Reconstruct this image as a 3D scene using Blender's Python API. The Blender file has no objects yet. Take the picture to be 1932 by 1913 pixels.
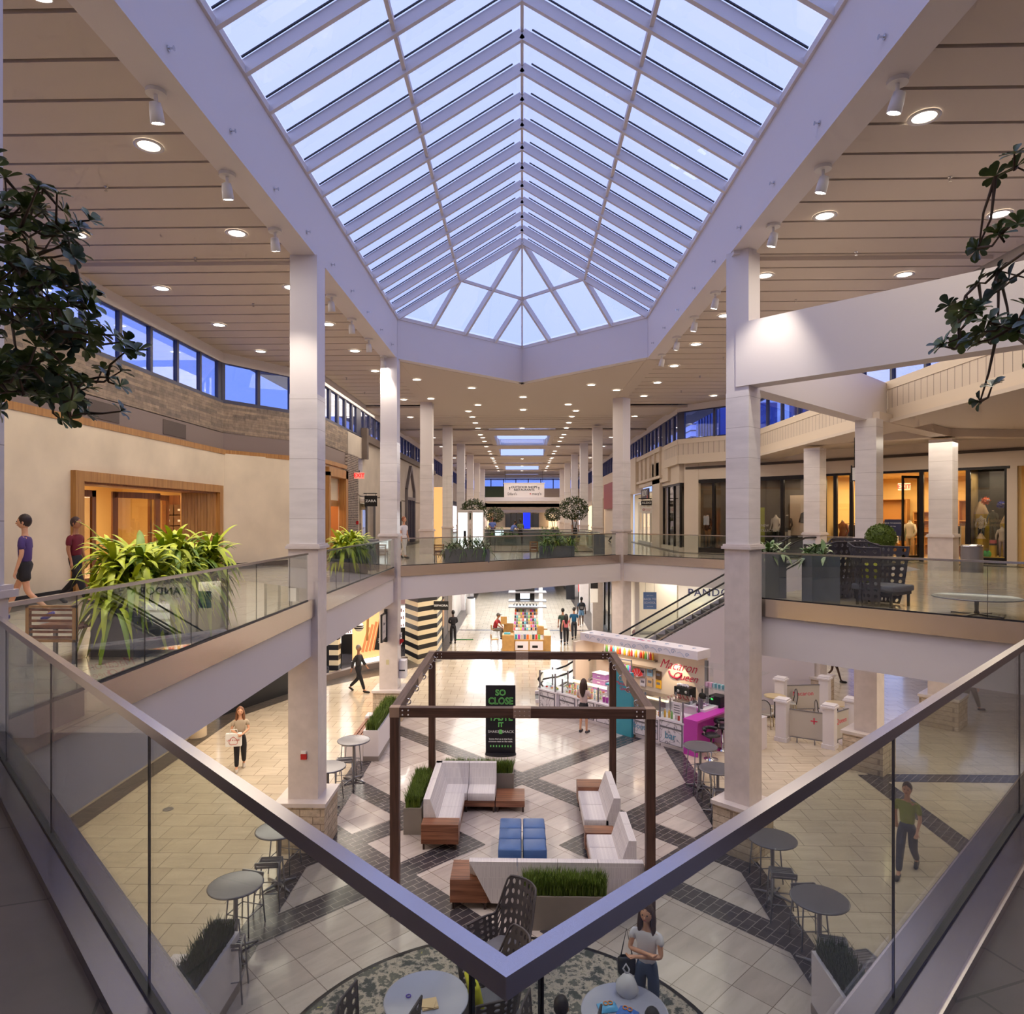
# large area lights: name, location, size x, size y, watts, colour
_W=(1,.88,.72); _N=(1,.93,.84); _C=(.80,.89,1)
LIGHTS=[
 ('under_deck_lamps_left',(-7.3,8,3.9),4,14,240,_W),
 ('under_deck_lamps_left_rear',(-6.6,20,3.9),3,8,240,_W),
 ('under_deck_lamps_shops_left',(-5.8,28.2,3.9),2,2,130,_N),
 ('under_deck_lamps_concourse',(0,34,3.9),7,8,400,_N),
 ('under_deck_lamps_concourse_far',(0,50,3.9),7,16,1300,_C),
 ('under_deck_lamps_right',(13.5,15.5,3.9),6,6,260,_W),
 ('under_deck_lamps_right_rear',(9.5,31.5,3.9),4,2.5,150,_N),
 ('upper_left_lamps',(-7.4,12,12.2),4,22,370,_W),
 ('upper_left_lamps_rear',(-6.6,30,12.2),3,12,260,_W),
 ('upper_right_lamps',(7.5,14,12.2),4,16,330,_W),
 ('upper_right_lamps_rear',(7.5,26,12.2),4,8,200,_W),
 ('shopfront_lamps_right',(14,22,9.3),3,7,150,_W),
 ('concourse_lamps',(0,36,12.1),7,12,340,_W),
 ('sign_soffit_fill',(0,87,8.55),8,10,260,_W),  # added fill light, lifts the black strip below the sign soffit
 ('far_hall_fill',(0,108,8.3),14,18,1500,_W),  # invented fill that brightens the otherwise dark hall, no fitting behind it
 ('concourse_lamps_far',(0,62,12.1),7,36,1000,_W),
]
import bpy, bmesh, math, random
from mathutils import Vector, Matrix
R=math.radians; PI=math.pi
random.seed(7)
S=bpy.context.scene; COL=S.collection
# ---------- camera ----------
cd=bpy.data.cameras.new('camera'); cam=bpy.data.objects.new('camera',cd); COL.objects.link(cam); S.camera=cam
cam.location=(0,0,6.85); cam.rotation_euler=(R(90),0,math.atan(30/1290.))
cd.sensor_fit='HORIZONTAL'; cd.sensor_width=36; cd.lens=36*1290/1932.
cd.shift_x=(966-955)/1932.; cd.shift_y=(976-956.5)/1932.
cd.clip_start=.05; cd.clip_end=400
S.view_settings.view_transform='Standard'; S.view_settings.look='None'; S.view_settings.gamma=1; S.view_settings.use_curve_mapping=False
S.view_settings.exposure=0.42
# ---------- world: dusk sky ----------
W=bpy.data.worlds.new('dusk'); S.world=W; W.use_nodes=True
nt=W.node_tree; nt.nodes.clear()
wo=nt.nodes.new('ShaderNodeOutputWorld'); bg=nt.nodes.new('ShaderNodeBackground'); tc=nt.nodes.new('ShaderNodeTexCoord')
sx=nt.nodes.new('ShaderNodeSeparateXYZ'); cr=nt.nodes.new('ShaderNodeValToRGB'); nz=nt.nodes.new('ShaderNodeTexNoise'); ad=nt.nodes.new('ShaderNodeMath')
nz.inputs['Scale'].default_value=1.6; nz.inputs['Detail'].default_value=4
ad.operation='MULTIPLY_ADD'; ad.inputs[1].default_value=.28; ad.inputs[2].default_value=-.14
a2=nt.nodes.new('ShaderNodeMath'); a2.operation='ADD'
nt.links.new(tc.outputs['Generated'],sx.inputs[0]); nt.links.new(tc.outputs['Generated'],nz.inputs['Vector'])
nt.links.new(nz.outputs['Fac'],ad.inputs[0]); nt.links.new(sx.outputs['Z'],a2.inputs[0]); nt.links.new(ad.outputs[0],a2.inputs[1])
nt.links.new(a2.outputs[0],cr.inputs[0]); nt.links.new(cr.outputs[0],bg.inputs[0]); nt.links.new(bg.outputs[0],wo.inputs[0])
e=cr.color_ramp.elements; e[0].position=0; e[0].color=(.36,.47,.92,1); e[1].position=.45; e[1].color=(.50,.57,1.0,1)
bg.inputs[1].default_value=1.1
S.cycles.max_bounces=6; S.cycles.use_adaptive_sampling=True; S.cycles.adaptive_threshold=.07; S.cycles.adaptive_min_samples=14; S.cycles.transparent_max_bounces=16; S.cycles.sample_clamp_indirect=4; S.cycles.sample_clamp_direct=0
S.cycles.caustics_reflective=False; S.cycles.caustics_refractive=False
WARM=(1,.80,.58); NEUT=(1,.92,.82); COOL=(.78,.88,1)
def area(name,loc,size,power,color=WARM,rot=(0,0,0),sy=None):
    l=bpy.data.lights.new(name,'AREA'); l.energy=power; l.color=color; l.size=size
    if sy: l.shape='RECTANGLE'; l.size_y=sy
    o=bpy.data.objects.new(name,l); COL.objects.link(o); o.location=loc; o.rotation_euler=rot; return o
for nm,loc,sx_,sy_,p,c in LIGHTS: area(nm,loc,sx_,p,c,(0,0,0),sy_)
# ---------- helpers ----------
def hx(r,g,b):
    f=lambda c:(c/255/12.92 if c<=10 else ((c/255+.055)/1.055)**2.4)
    return (f(r),f(g),f(b))
_m={}
def mat(name,col,rough=.5,metal=0,spec=.5,coat=0,bump=0,bs=40,var=0,vs=3,emit=0,ecol=None,alpha=1,aniso=0,sheen=0):
    if name in _m: return _m[name]
    m=bpy.data.materials.new(name); m.use_nodes=True; n=m.node_tree; b=n.nodes['Principled BSDF']
    b.inputs['Base Color'].default_value=(*col,1); b.inputs['Roughness'].default_value=rough; b.inputs['Metallic'].default_value=metal
    b.inputs['Specular IOR Level'].default_value=spec; b.inputs['Coat Weight'].default_value=coat
    if emit: b.inputs['Emission Color'].default_value=(*(ecol or col),1); b.inputs['Emission Strength'].default_value=emit
    if alpha<1: b.inputs['Alpha'].default_value=alpha
    if sheen: b.inputs['Sheen Weight'].default_value=sheen
    if bump or var:
        t=n.nodes.new('ShaderNodeTexCoord')
    if bump:
        z=n.nodes.new('ShaderNodeTexNoise'); z.inputs['Scale'].default_value=bs; q=n.nodes.new('ShaderNodeBump'); q.inputs['Strength'].default_value=bump; q.inputs['Distance'].default_value=.02
        n.links.new(t.outputs['Object'],z.inputs['Vector']); n.links.new(z.outputs['Fac'],q.inputs['Height']); n.links.new(q.outputs[0],b.inputs['Normal'])
    if var:
        z=n.nodes.new('ShaderNodeTexNoise'); z.inputs['Scale'].default_value=vs; z.inputs['Detail'].default_value=5
        r=n.nodes.new('ShaderNodeValToRGB'); r.color_ramp.elements[0].position=.3; r.color_ramp.elements[1].position=.7
        r.color_ramp.elements[0].color=(*[c*(1-var) for c in col],1); r.color_ramp.elements[1].color=(*[min(1,c*(1+var)) for c in col],1)
        n.links.new(t.outputs['Object'],z.inputs['Vector']); n.links.new(z.outputs['Fac'],r.inputs[0]); n.links.new(r.outputs[0],b.inputs['Base Color'])
    _m[name]=m; return m
def brick(name,c1,c2,mortar,bw,bh,ms=.008,rough=.3,rot=(0,0,0),offset=.5,bump=.2,var=.25,vs=2.5,stretch=(1,1,1),coat=0,spec=.5,bias=0,sq=1,vn=.0):
    """tiles / bricks in world metres; rot turns the pattern plane"""
    if name in _m: return _m[name]
    m=bpy.data.materials.new(name); m.use_nodes=True; n=m.node_tree; b=n.nodes['Principled BSDF']; L=n.links.new
    g=n.nodes.new('ShaderNodeNewGeometry'); mp=n.nodes.new('ShaderNodeMapping'); mp.inputs['Rotation'].default_value=rot; mp.vector_type='TEXTURE'
    L(g.outputs['Position'],mp.inputs[0])
    t=n.nodes.new('ShaderNodeTexBrick'); t.offset=offset; t.squash=sq
    t.inputs['Scale'].default_value=1; t.inputs['Brick Width'].default_value=bw; t.inputs['Row Height'].default_value=bh; t.inputs['Mortar Size'].default_value=ms; t.inputs['Bias'].default_value=bias; t.inputs['Mortar Smooth'].default_value=.1
    t.inputs['Color1'].default_value=(*c1,1); t.inputs['Color2'].default_value=(*c2,1); t.inputs['Mortar'].default_value=(*mortar,1)
    L(mp.outputs[0],t.inputs['Vector'])
    z=n.nodes.new('ShaderNodeTexNoise'); z.inputs['Scale'].default_value=vs; z.inputs['Detail'].default_value=6; z.inputs['Roughness'].default_value=.6
    m2=n.nodes.new('ShaderNodeMapping'); m2.inputs['Scale'].default_value=stretch; L(mp.outputs[0],m2.inputs[0]); L(m2.outputs[0],z.inputs['Vector'])
    r=n.nodes.new('ShaderNodeMapRange'); r.inputs[1].default_value=.3; r.inputs[2].default_value=.7; r.inputs[3].default_value=1-var; r.inputs[4].default_value=1+var*.5
    L(z.outputs['Fac'],r.inputs[0])
    x=n.nodes.new('ShaderNodeVectorMath'); x.operation='SCALE'; L(t.outputs['Color'],x.inputs[0]); L(r.outputs[0],x.inputs['Scale'])
    L(x.outputs[0],b.inputs['Base Color']); b.inputs['Roughness'].default_value=rough; b.inputs['Coat Weight'].default_value=coat; b.inputs['Specular IOR Level'].default_value=spec
    if bump:
        q=n.nodes.new('ShaderNodeBump'); q.inputs['Strength'].default_value=bump; q.inputs['Distance'].default_value=.01; q.invert=True
        h=n.nodes.new('ShaderNodeMath'); h.operation='MULTIPLY_ADD'; h.inputs[1].default_value=vn; L(z.outputs['Fac'],h.inputs[0]); L(t.outputs['Fac'],h.inputs[2])
        L(h.outputs[0],q.inputs['Height']); L(q.outputs[0],b.inputs['Normal'])
    _m[name]=m; return m
def wood(name,c1,c2,rough=.4,scale=1,axis='X'):
    if name in _m: return _m[name]
    m=bpy.data.materials.new(name); m.use_nodes=True; n=m.node_tree; b=n.nodes['Principled BSDF']; L=n.links.new
    t=n.nodes.new('ShaderNodeTexCoord'); mp=n.nodes.new('ShaderNodeMapping')
    s=[30*scale]*3; s['XYZ'.index(axis)]=1.5*scale; mp.inputs['Scale'].default_value=s
    z=n.nodes.new('ShaderNodeTexNoise'); z.inputs['Scale'].default_value=1; z.inputs['Detail'].default_value=6; z.inputs['Distortion'].default_value=.6
    r=n.nodes.new('ShaderNodeValToRGB'); r.color_ramp.elements[0].position=.35; r.color_ramp.elements[1].position=.65
    r.color_ramp.elements[0].color=(*c1,1); r.color_ramp.elements[1].color=(*c2,1)
    L(t.outputs['Object'],mp.inputs[0]); L(mp.outputs[0],z.inputs['Vector']); L(z.outputs['Fac'],r.inputs[0]); L(r.outputs[0],b.inputs['Base Color']); b.inputs['Roughness'].default_value=rough
    _m[name]=m; return m
def glass(name,tint=(.93,.97,.96),refl=.04,rough=0,gcol=(1,1,1)):
    if name in _m: return _m[name]
    m=bpy.data.materials.new(name); m.use_nodes=True; n=m.node_tree; n.nodes.clear(); L=n.links.new
    o=n.nodes.new('ShaderNodeOutputMaterial'); mx=n.nodes.new('ShaderNodeMixShader'); tr=n.nodes.new('ShaderNodeBsdfTransparent'); gl=n.nodes.new('ShaderNodeBsdfGlossy')
    lw=n.nodes.new('ShaderNodeLayerWeight'); p=n.nodes.new('ShaderNodeMath'); p.operation='POWER'; p.inputs[1].default_value=4; a=n.nodes.new('ShaderNodeMath'); a.operation='MULTIPLY_ADD'; a.inputs[1].default_value=.75; a.inputs[2].default_value=refl
    tr.inputs[0].default_value=(*tint,1); gl.inputs['Roughness'].default_value=rough; gl.inputs[0].default_value=(*gcol,1)
    L(lw.outputs['Facing'],p.inputs[0]); L(p.outputs[0],a.inputs[0]); L(a.outputs[0],mx.inputs[0]); L(tr.outputs[0],mx.inputs[1]); L(gl.outputs[0],mx.inputs[2]); L(mx.outputs[0],o.inputs[0])
    _m[name]=m; return m
class MB:
    def __init__(s): s.v=[]; s.f=[]; s.mi=[]; s.M=[]; s.sm=[]; s.cur=0; s.T=None
    def mat(s,m):
        if m not in s.M: s.M.append(m)
        s.cur=s.M.index(m); return s
    def add(s,vs,fs,smooth=False):
        o=len(s.v)
        if s.T is not None: vs=[tuple(s.T@Vector(v)) for v in vs]
        s.v+=vs; s.f+=[tuple(i+o for i in f) for f in fs]; s.mi+=[s.cur]*len(fs); s.sm+=[smooth]*len(fs); return s
    def box(s,x0,x1,y0,y1,z0,z1,b=0):
        if b:
            return s.prism([(x0+b,y0),(x1-b,y0),(x1,y0+b),(x1,y1-b),(x1-b,y1),(x0+b,y1),(x0,y1-b),(x0,y0+b)],z0,z1)
        return s.add([(x0,y0,z0),(x1,y0,z0),(x1,y1,z0),(x0,y1,z0),(x0,y0,z1),(x1,y0,z1),(x1,y1,z1),(x0,y1,z1)],
          [(0,3,2,1),(4,5,6,7),(0,1,5,4),(1,2,6,5),(2,3,7,6),(3,0,4,7)])
    def rbox(s,x0,x1,y0,y1,z0,z1,r=.03):
        # softly rounded box (cushion): three stacked insets
        P=[]; n=0
        lay=[(z0,r),(z0+r*.3,r*.3),(z0+r,0),(z1-r,0),(z1-r*.3,r*.3),(z1,r)]
        vs=[];fs=[]
        for z,i in lay:
            a,b,c,d=x0+i,x1-i,y0+i,y1-i; k=r*.7
            vs+=[(a+k,c,z),(b-k,c,z),(b,c+k,z),(b,d-k,z),(b-k,d,z),(a+k,d,z),(a,d-k,z),(a,c+k,z)]
        for l in range(5):
            for i in range(8): fs.append((l*8+i,l*8+(i+1)%8,l*8+8+(i+1)%8,l*8+8+i))
        fs.append(tuple(range(7,-1,-1))); fs.append(tuple(40+i for i in range(8)))
        return s.add(vs,fs,True)
    def bar(s,p,q,w,h,up=(0,0,1)):
        p=Vector(p);q=Vector(q);d=(q-p).normalized(); u=Vector(up); 
        if abs(d.dot(u))>.99: u=Vector((0,1,0))
        x=d.cross(u).normalized(); y=x.cross(d).normalized()
        vs=[]
        for c in (p,q):
            for a,b in ((-1,-1),(1,-1),(1,1),(-1,1)): vs.append(tuple(c+x*a*w/2+y*b*h/2))
        return s.add(vs,[(0,1,2,3),(7,6,5,4),(0,4,5,1),(1,5,6,2),(2,6,7,3),(3,7,4,0)])
    def prism(s,poly,z0,z1):
        n=len(poly); vs=[(x,y,z0) for x,y in poly]+[(x,y,z1) for x,y in poly]
        return s.add(vs,[tuple(range(n-1,-1,-1)),tuple(range(n,2*n))]+[(i,(i+1)%n,n+(i+1)%n,n+i) for i in range(n)])
    def poly(s,pts): return s.add([tuple(p) for p in pts],[tuple(range(len(pts)))])
    def cyl(s,c,r,z0,z1,n=20,r2=None,smooth=True):
        r2=r if r2 is None else r2; vs=[];
        for z,q in ((z0,r),(z1,r2)):
            vs+=[(c[0]+q*math.cos(2*PI*i/n),c[1]+q*math.sin(2*PI*i/n),z) for i in range(n)]
        s.add(vs,[(i,(i+1)%n,n+(i+1)%n,n+i) for i in range(n)],smooth); s.add(vs,[tuple(range(n-1,-1,-1)),tuple(range(n,2*n))]); return s
    def lathe(s,c,prof,n=20,cap=True):
        vs=[];fs=[];k=len(prof)
        for r,z in prof: vs+=[(c[0]+r*math.cos(2*PI*i/n),c[1]+r*math.sin(2*PI*i/n),c[2]+z) for i in range(n)]
        for l in range(k-1):
            for i in range(n): fs.append((l*n+i,l*n+(i+1)%n,l*n+n+(i+1)%n,l*n+n+i))
        if cap: fs.append(tuple(range(n-1,-1,-1))); fs.append(tuple((k-1)*n+i for i in range(n)))
        return s.add(vs,fs,True)
    def tube(s,pts,r,n=8):
        pts=[Vector(p) for p in pts]; vs=[];fs=[]; m=len(pts); up=Vector((0,0,1))
        rr=r if isinstance(r,(list,tuple)) else [r]*m
        px=None
        for i,p in enumerate(pts):
            d=(pts[min(i+1,m-1)]-pts[max(i-1,0)]).normalized()
            if px is None:
                u=up if abs(d.dot(up))<.9 else Vector((1,0,0)); x=d.cross(u).normalized()
            else: x=(px-d*px.dot(d)).normalized()
            px=x; y=d.cross(x)
            for k in range(n):
                a=2*PI*k/n; vs.append(tuple(p+(x*math.cos(a)+y*math.sin(a))*rr[i]))
        for i in range(m-1):
            for k in range(n): fs.append((i*n+k,i*n+(k+1)%n,i*n+n+(k+1)%n,i*n+n+k))
        fs.append(tuple(range(n-1,-1,-1))); fs.append(tuple((m-1)*n+k for k in range(n)))
        return s.add(vs,fs,True)
    def ball(s,c,r,n=12,sz=None):
        sz=sz or (1,1,1); prof=[(r*math.sin(PI*i/8),-r*math.cos(PI*i/8)) for i in range(9)]
        vs=[];fs=[]
        for q,z in prof: vs+=[(c[0]+sz[0]*max(q,1e-4)*math.cos(2*PI*i/n),c[1]+sz[1]*max(q,1e-4)*math.sin(2*PI*i/n),c[2]+sz[2]*z) for i in range(n)]
        for l in range(8):
            for i in range(n): fs.append((l*n+i,l*n+(i+1)%n,l*n+n+(i+1)%n,l*n+n+i))
        return s.add(vs,fs,True)
    def build(s,name,m=None,parent=None,label=None):
        me=bpy.data.meshes.new(name); me.from_pydata(s.v,[],s.f)
        if m is not None and not s.M: me.materials.append(m)
        for k in s.M: me.materials.append(k)
        if s.M: me.polygons.foreach_set('material_index',s.mi)
        me.polygons.foreach_set('use_smooth',s.sm)
        bm=bmesh.new(); bm.from_mesh(me); bmesh.ops.recalc_face_normals(bm,faces=bm.faces); bm.to_mesh(me); bm.free()
        o=bpy.data.objects.new(name,me); COL.objects.link(o)
        if parent: o.parent=parent
        if label: o['label']=label
        return o
def tag(o,label=None,cat=None,group=None,kind=None):
    if label: o['label']=label
    if cat: o['category']=cat
    if group: o['group']=group
    if kind: o['kind']=kind
    return o
def struct(name,mb,m=None): return tag(mb.build(name,m),kind='structure')
def thing(name,label,cat,loc=(0,0,0),rz=0,group=None):
    o=bpy.data.objects.new(name,None); COL.objects.link(o); o.location=loc; o.rotation_euler=(0,0,rz); o.empty_display_size=.1
    return tag(o,label,cat,group)
def copy_tree(o,parent=None,loc=None,rz=None,label=None,group=None):
    c=o.copy(); COL.objects.link(c)
    if parent: c.parent=parent
    if loc is not None: c.location=loc
    if rz is not None: c.rotation_euler=(0,0,rz)
    if label: c['label']=label
    if group: c['group']=group
    for ch in [k for k in o.children]: copy_tree(ch,c)
    return c
def text(name,s,size,m,loc,rot=(0,0,0),parent=None,align='CENTER',ext=.004,off=0,sx=1,space=1,shear=0):
    cu=bpy.data.curves.new(name,'FONT'); cu.body=s; cu.size=size; cu.align_x=align; cu.align_y='CENTER'; cu.extrude=ext; cu.offset=off; cu.space_character=space; cu.resolution_u=3; cu.shear=shear
    t=bpy.data.objects.new('_t',cu); COL.objects.link(t); bpy.context.view_layer.update()
    me=bpy.data.meshes.new_from_object(t.evaluated_get(bpy.context.evaluated_depsgraph_get())); bpy.data.objects.remove(t)
    me.materials.clear(); me.materials.append(m)
    o=bpy.data.objects.new(name,me); COL.objects.link(o); o.location=loc; o.rotation_euler=rot; o.scale=(sx,1,1)
    if parent: o.parent=parent
    return o
# ---------- materials of the building ----------
PAINT=mat('white_paint',hx(222,214,212),.55,bump=.05,bs=60)
PAINTW=mat('cream_paint',hx(214,198,180),.6)
CEIL=mat('ceiling_paint',hx(208,194,180),.7)
GROOVE=mat('ceiling_reveal',hx(150,138,126),.8)
STEEL=mat('brushed_steel',hx(222,210,200),.24,1,bump=.05,bs=9)
STEELB=mat('polished_rail_steel',hx(205,200,200),.2,1)
DARKM=mat('dark_metal',hx(38,36,40),.4,.3)
BRONZE=mat('bronze_frame',hx(30,25,22),.35,.4)
MULL=mat('mullion_grey',hx(70,70,92),.5,.3)
COLT=brick('column_marble_tile',hx(228,221,218),hx(221,213,210),hx(184,174,170),3.7,.62,.005,.22,(R(90),0,R(45)),0,.05,.10,1.2,(1,4,1))
STONE=brick('rough_ledge_stone',hx(218,200,178),hx(196,176,152),hx(160,142,124),.36,.15,.008,.85,(R(90),0,R(31)),.37,.9,.25,9,(1,1,1),vn=4)
CAPM=mat('stone_cap',hx(214,202,196),.35,var=.06,vs=5)
FLD=brick('marble_floor_diagonal',hx(200,188,182),hx(180,166,160),hx(120,105,95),.62,.62,.006,.17,(0,0,R(45)),0,.03,.16,1.1,(1,5,1),coat=.15)
FLS=brick('marble_floor_straight',hx(216,200,178),hx(204,188,166),hx(128,112,96),.62,.6,.006,.17,(0,0,0),.5,.03,.14,1.1,(1,5,1),coat=.15)
FLU=brick('upper_marble_floor',hx(200,186,168),hx(190,174,158),hx(120,106,92),.9,.6,.006,.14,(0,0,0),.5,.03,.12,1.1,(1,5,1))
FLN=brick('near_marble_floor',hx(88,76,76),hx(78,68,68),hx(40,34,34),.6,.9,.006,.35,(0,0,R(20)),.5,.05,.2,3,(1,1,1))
INLAY=brick('dark_tile_inlay',hx(74,68,72),hx(60,56,62),hx(150,140,136),.32,.16,.006,.22,(0,0,R(45)),.5,.05,.25,2)
DARKT=brick('dark_tile_border',hx(84,74,68),hx(66,60,56),hx(140,125,110),.6,.3,.006,.3,(0,0,0),.5,.05,.2,2)
PLASTER=mat('warm_plaster',hx(226,210,184),.7,var=.10,vs=.8)
PLASTERC=mat('cool_plaster',hx(190,178,166),.7,var=.12,vs=.8)
SHINGLE=brick('slate_plank_cladding',hx(158,138,120),hx(118,104,96),hx(96,84,76),.8,.085,.002,.7,(R(90),0,R(90)),.5,.6,.35,1.6,(3,3,9),vn=1.5)
BRICKM=brick('grey_brown_brick',hx(110,92,86),hx(78,68,68),hx(176,164,154),.24,.08,.012,.85,(R(90),0,R(90)),.5,.6,.3,6)
OAK=wood('oak_portal',hx(186,136,76),hx(158,108,56),.45,.5,'Z')
OAKD=wood('oak_door',hx(150,92,48),hx(118,66,32),.45,.5,'Z')
BOARD=brick('grooved_board',hx(208,192,176),hx(206,190,174),hx(120,106,96),.28,40,.01,.6,(R(90),0,R(90)),0,.3,.04,1)
BOARDT=brick('grooved_board_face',hx(208,192,176),hx(206,190,174),hx(120,106,96),.28,40,.01,.6,(R(90),0,R(-45)),0,.3,.04,1)
GLASS=glass('clear_glass',(.87,.91,.89),.05)
WGLASS=glass('window_glass',(.60,.69,.93),.035)
SKYG=glass('skylight_glass',(.86,.89,.97),.05)
SHOPG=glass('shop_glass',(.9,.88,.84),.06)
UF=5.12; SO=3.98
def rot45(x,y,s=1): return (x,y)
# ---------- floors ----------
m=MB(); m.poly([(-4.6,-6,0),(4.6,-6,0),(4.6,24,0),(-4.6,24,0)]); struct('floor_court',m,FLD)
m=MB(); m.poly([(-13,-6,0),(-4.6,-6,0),(-4.6,24,0),(-13,24,0)]); m.poly([(4.6,-6,0),(26,-6,0),(26,24,0),(4.6,24,0)]); m.poly([(-13,24,0),(26,24,0),(26,110,0),(-13,110,0)]); struct('floor',m,FLS)
def band(m,p,q,w,z=.003):
    p=Vector((*p,0));q=Vector((*q,0));d=(q-p).normalized();n=Vector((-d.y,d.x,0))*w/2
    m.poly([(*(p-n).xy,z),(*(q-n).xy,z),(*(q+n).xy,z),(*(p+n).xy,z)])
m=MB(); w=.6
for s in (-1,1):
    band(m,(s*4.45,-6),(s*4.45,24),.46,.006)
    band(m,(s*4.45,22.4),(0,17.95),w,.003+.001*s)
    band(m,(0,17.95),(-s*4.45,13.5),w,.003+.001*s)
    band(m,(s*4.45,17.55),(s*.98,14.08),w,.0045)
    band(m,(s*4.45,11.05),(s*.98,14.52),w,.003)
    band(m,(s*4.45,15.05),(s*.5,11.1),w,.0038)
    band(m,(s*4.45,6.6),(s*.5,10.55),w,.0028)
band(m,(9.2,0),(9.2,18.4),.55,.005); band(m,(9.2,18.2),(26,18.2),.55,.004); band(m,(9.5,14.2),(20,24.7),.55,.003)
band(m,(-4.3,24),(4.3,24),.5,.003); band(m,(-4.3,33),(4.3,33),.35,.003); band(m,(-4.3,41.5),(4.3,41.5),.35,.003)
struct('floor_inlay',m,INLAY)
m=MB(); m.poly([(-10.4,-6,.004),(-9.75,-6,.004),(-9.75,23.2,.004),(-7.9,27.6,.004),(-6.1,29.6,.004),(-3.85,32.4,.004),(-3.85,110,.004),(-6,110,.004),(-6,31.8,.004),(-8.4,29,.004),(-10.4,24,.004)])
m.poly([(4.05,28,.004),(6,28,.004),(6,110,.004),(4.05,110,.004)]); struct('floor_border',m,DARKT)
# ---------- upper deck slabs ----------
decks=[('floor_deck_left',[(-10.6,-3),(-4.35,-3),(-4.35,100),(-10.6,100)],FLU),
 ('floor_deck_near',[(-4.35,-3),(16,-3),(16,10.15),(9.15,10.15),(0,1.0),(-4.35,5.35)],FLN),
 ('floor_deck_right',[(9.15,10.15),(26,10.15),(26,19),(8.3,34.6),(8.3,33.7),(-4.35,33.7),(-4.35,23.55),(4.5,31.1),(8.1,27.5),(9.5,26.9),(13.8,25.2),(13.2,23),(9.5,19.3),(4.75,14.6)],FLU),
 ('floor_deck_concourse_side',[(3.8,33.7),(8.3,33.7),(8.3,41),(3.8,41)],FLU),
 ('floor_deck_concourse',[(-4.35,41),(8.3,41),(8.3,100),(-4.35,100)],FLU),
 ('floor_escalator_landing',[(10.7,24.9),(13.75,24.9),(13.75,25.3),(10.7,26.5)],FLU)]
for n,p,fm in decks:
    if n.endswith('right'): # drop degenerate notch
        p=[q for q in p if q!=(8.3,33.7)]; p.insert(4,(8.3,33.7))
    mb=MB(); k=len(p)
    mb.mat(fm).poly([(x,y,UF) for x,y in p]); mb.mat(PAINT).poly([(x,y,SO) for x,y in p][::-1])
    for i in range(k):
        a,b=p[i],p[(i+1)%k]; mb.poly([(*a,SO),(*b,SO),(*b,UF),(*a,UF)])
    struct(n,mb)
# dark tile strip on the left deck along the wall and void edges
m=MB(); m.poly([(-9.95,-3,UF+.004),(-9.3,-3,UF+.004),(-9.3,22.6,UF+.004),(-6.9,26.1,UF+.004),(-6.9,90,UF+.004),(-7.6,90,UF+.004),(-7.6,26.4,UF+.004),(-9.95,23,UF+.004)])
m.poly([(8.5,33.4,UF+.004),(24,17.9,UF+.004),(23.4,17.5,UF+.004),(7.4,33.4,UF+.004),(7.4,90,UF+.004),(7.9,90,UF+.004),(7.9,34.2,UF+.004)])
struct('floor_deck_border',m,DARKT)
# ---------- balustrades ----------
def rail(path,n_pan,label,joints=None,steel=True,ends=(0,0)):
    t=thing('glass_balustrade',label,'balustrade',(path[0][0],path[0][1],UF),0,'glass balustrades around the atrium opening')
    ox,oy=path[0]
    hr=MB(); sh=MB(); P=[Vector(q)-Vector((ox,oy)) for q in path]
    def ribbon(mb,w,z0,z1,sh_=0):
        Ls=[];Rs=[]
        for i,q in enumerate(P):
            n1=None if i==0 else Vector((-(P[i]-P[i-1]).y,(P[i]-P[i-1]).x)).normalized(); n2=None if i==len(P)-1 else Vector((-(P[i+1]-P[i]).y,(P[i+1]-P[i]).x)).normalized()
            n=(n1 or n2)+(n2 or n1); n.normalize(); k=1/max(.3,n.dot(n1 or n2)); Ls.append(q+n*w/2*k); Rs.append(q-n*w/2*k)
        mb.prism([(v.x,v.y) for v in Ls]+[(v.x,v.y) for v in Rs[::-1]],z0,z1)
    ribbon(hr,.036 if path[1][1]<2 else .045,.974,1.012); ribbon(sh,.035,0,.062)
    for i in range(len(path)-1):
        a=Vector(path[i])-Vector((ox,oy)); b=Vector(path[i+1])-Vector((ox,oy)); L=(b-a).length; d=(b-a)/L; nn=n_pan[i]
        e=.03
        for k in range(nn):
            u0=a+d*(L*k/nn+.006); u1=a+d*(L*(k+1)/nn-.006)
            if joints and i in joints: js=[0]+joints[i]+[L]; u0=a+d*(js[k]+.006); u1=a+d*(js[k+1]-.006)
            p=MB(); p.bar((*u0,.505),(*u1,.505),.010,.95); g=p.build('glass_pane',GLASS,t)
            if k: 
                q=MB(); uj=u0-d*.006; q.bar((*(uj-d*.003),.5),(*(uj+d*.003),.5),.0085,.94); q.build('pane_joint',DARKM,t)
    hr.build('handrail',STEELB,t); sh.build('base_shoe',DARKM,t)
    if path[1][1]<2: cb=MB(); ribbon(cb,.24,-.01,.05); cb.build('steel_curb',mat('curb_steel',hx(118,112,122),.22,1),t)
    return t
def fascia(name,path,off=.02):
    m=MB()
    for i in range(len(path)-1):
        m.bar((*path[i],(4.80+5.16)/2),(*path[i+1],(4.80+5.16)/2),.10,.36)
    struct(name,m,STEEL)
LP=[(-4.33,5.35),(-4.33,13.7)]; LP2=[(-4.33,14.65),(-4.33,23.0)]; VP_=[(-4.34,5.41),(-.025,1.092),(9.05,10.17)]
rail(VP_,[5,9],'nearest glass balustrade meeting in a V in front of the viewpoint',{0:[1.15,2.62,4.28,6.02],1:[.08,1.86,4.0,5.8,7.4,8.8,10,11.2]})
rail(LP,[7],'glass balustrade along the left deck before the first tall column',{0:[1.2,2.4,3.5,4.6,5.7,7.3]})
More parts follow.
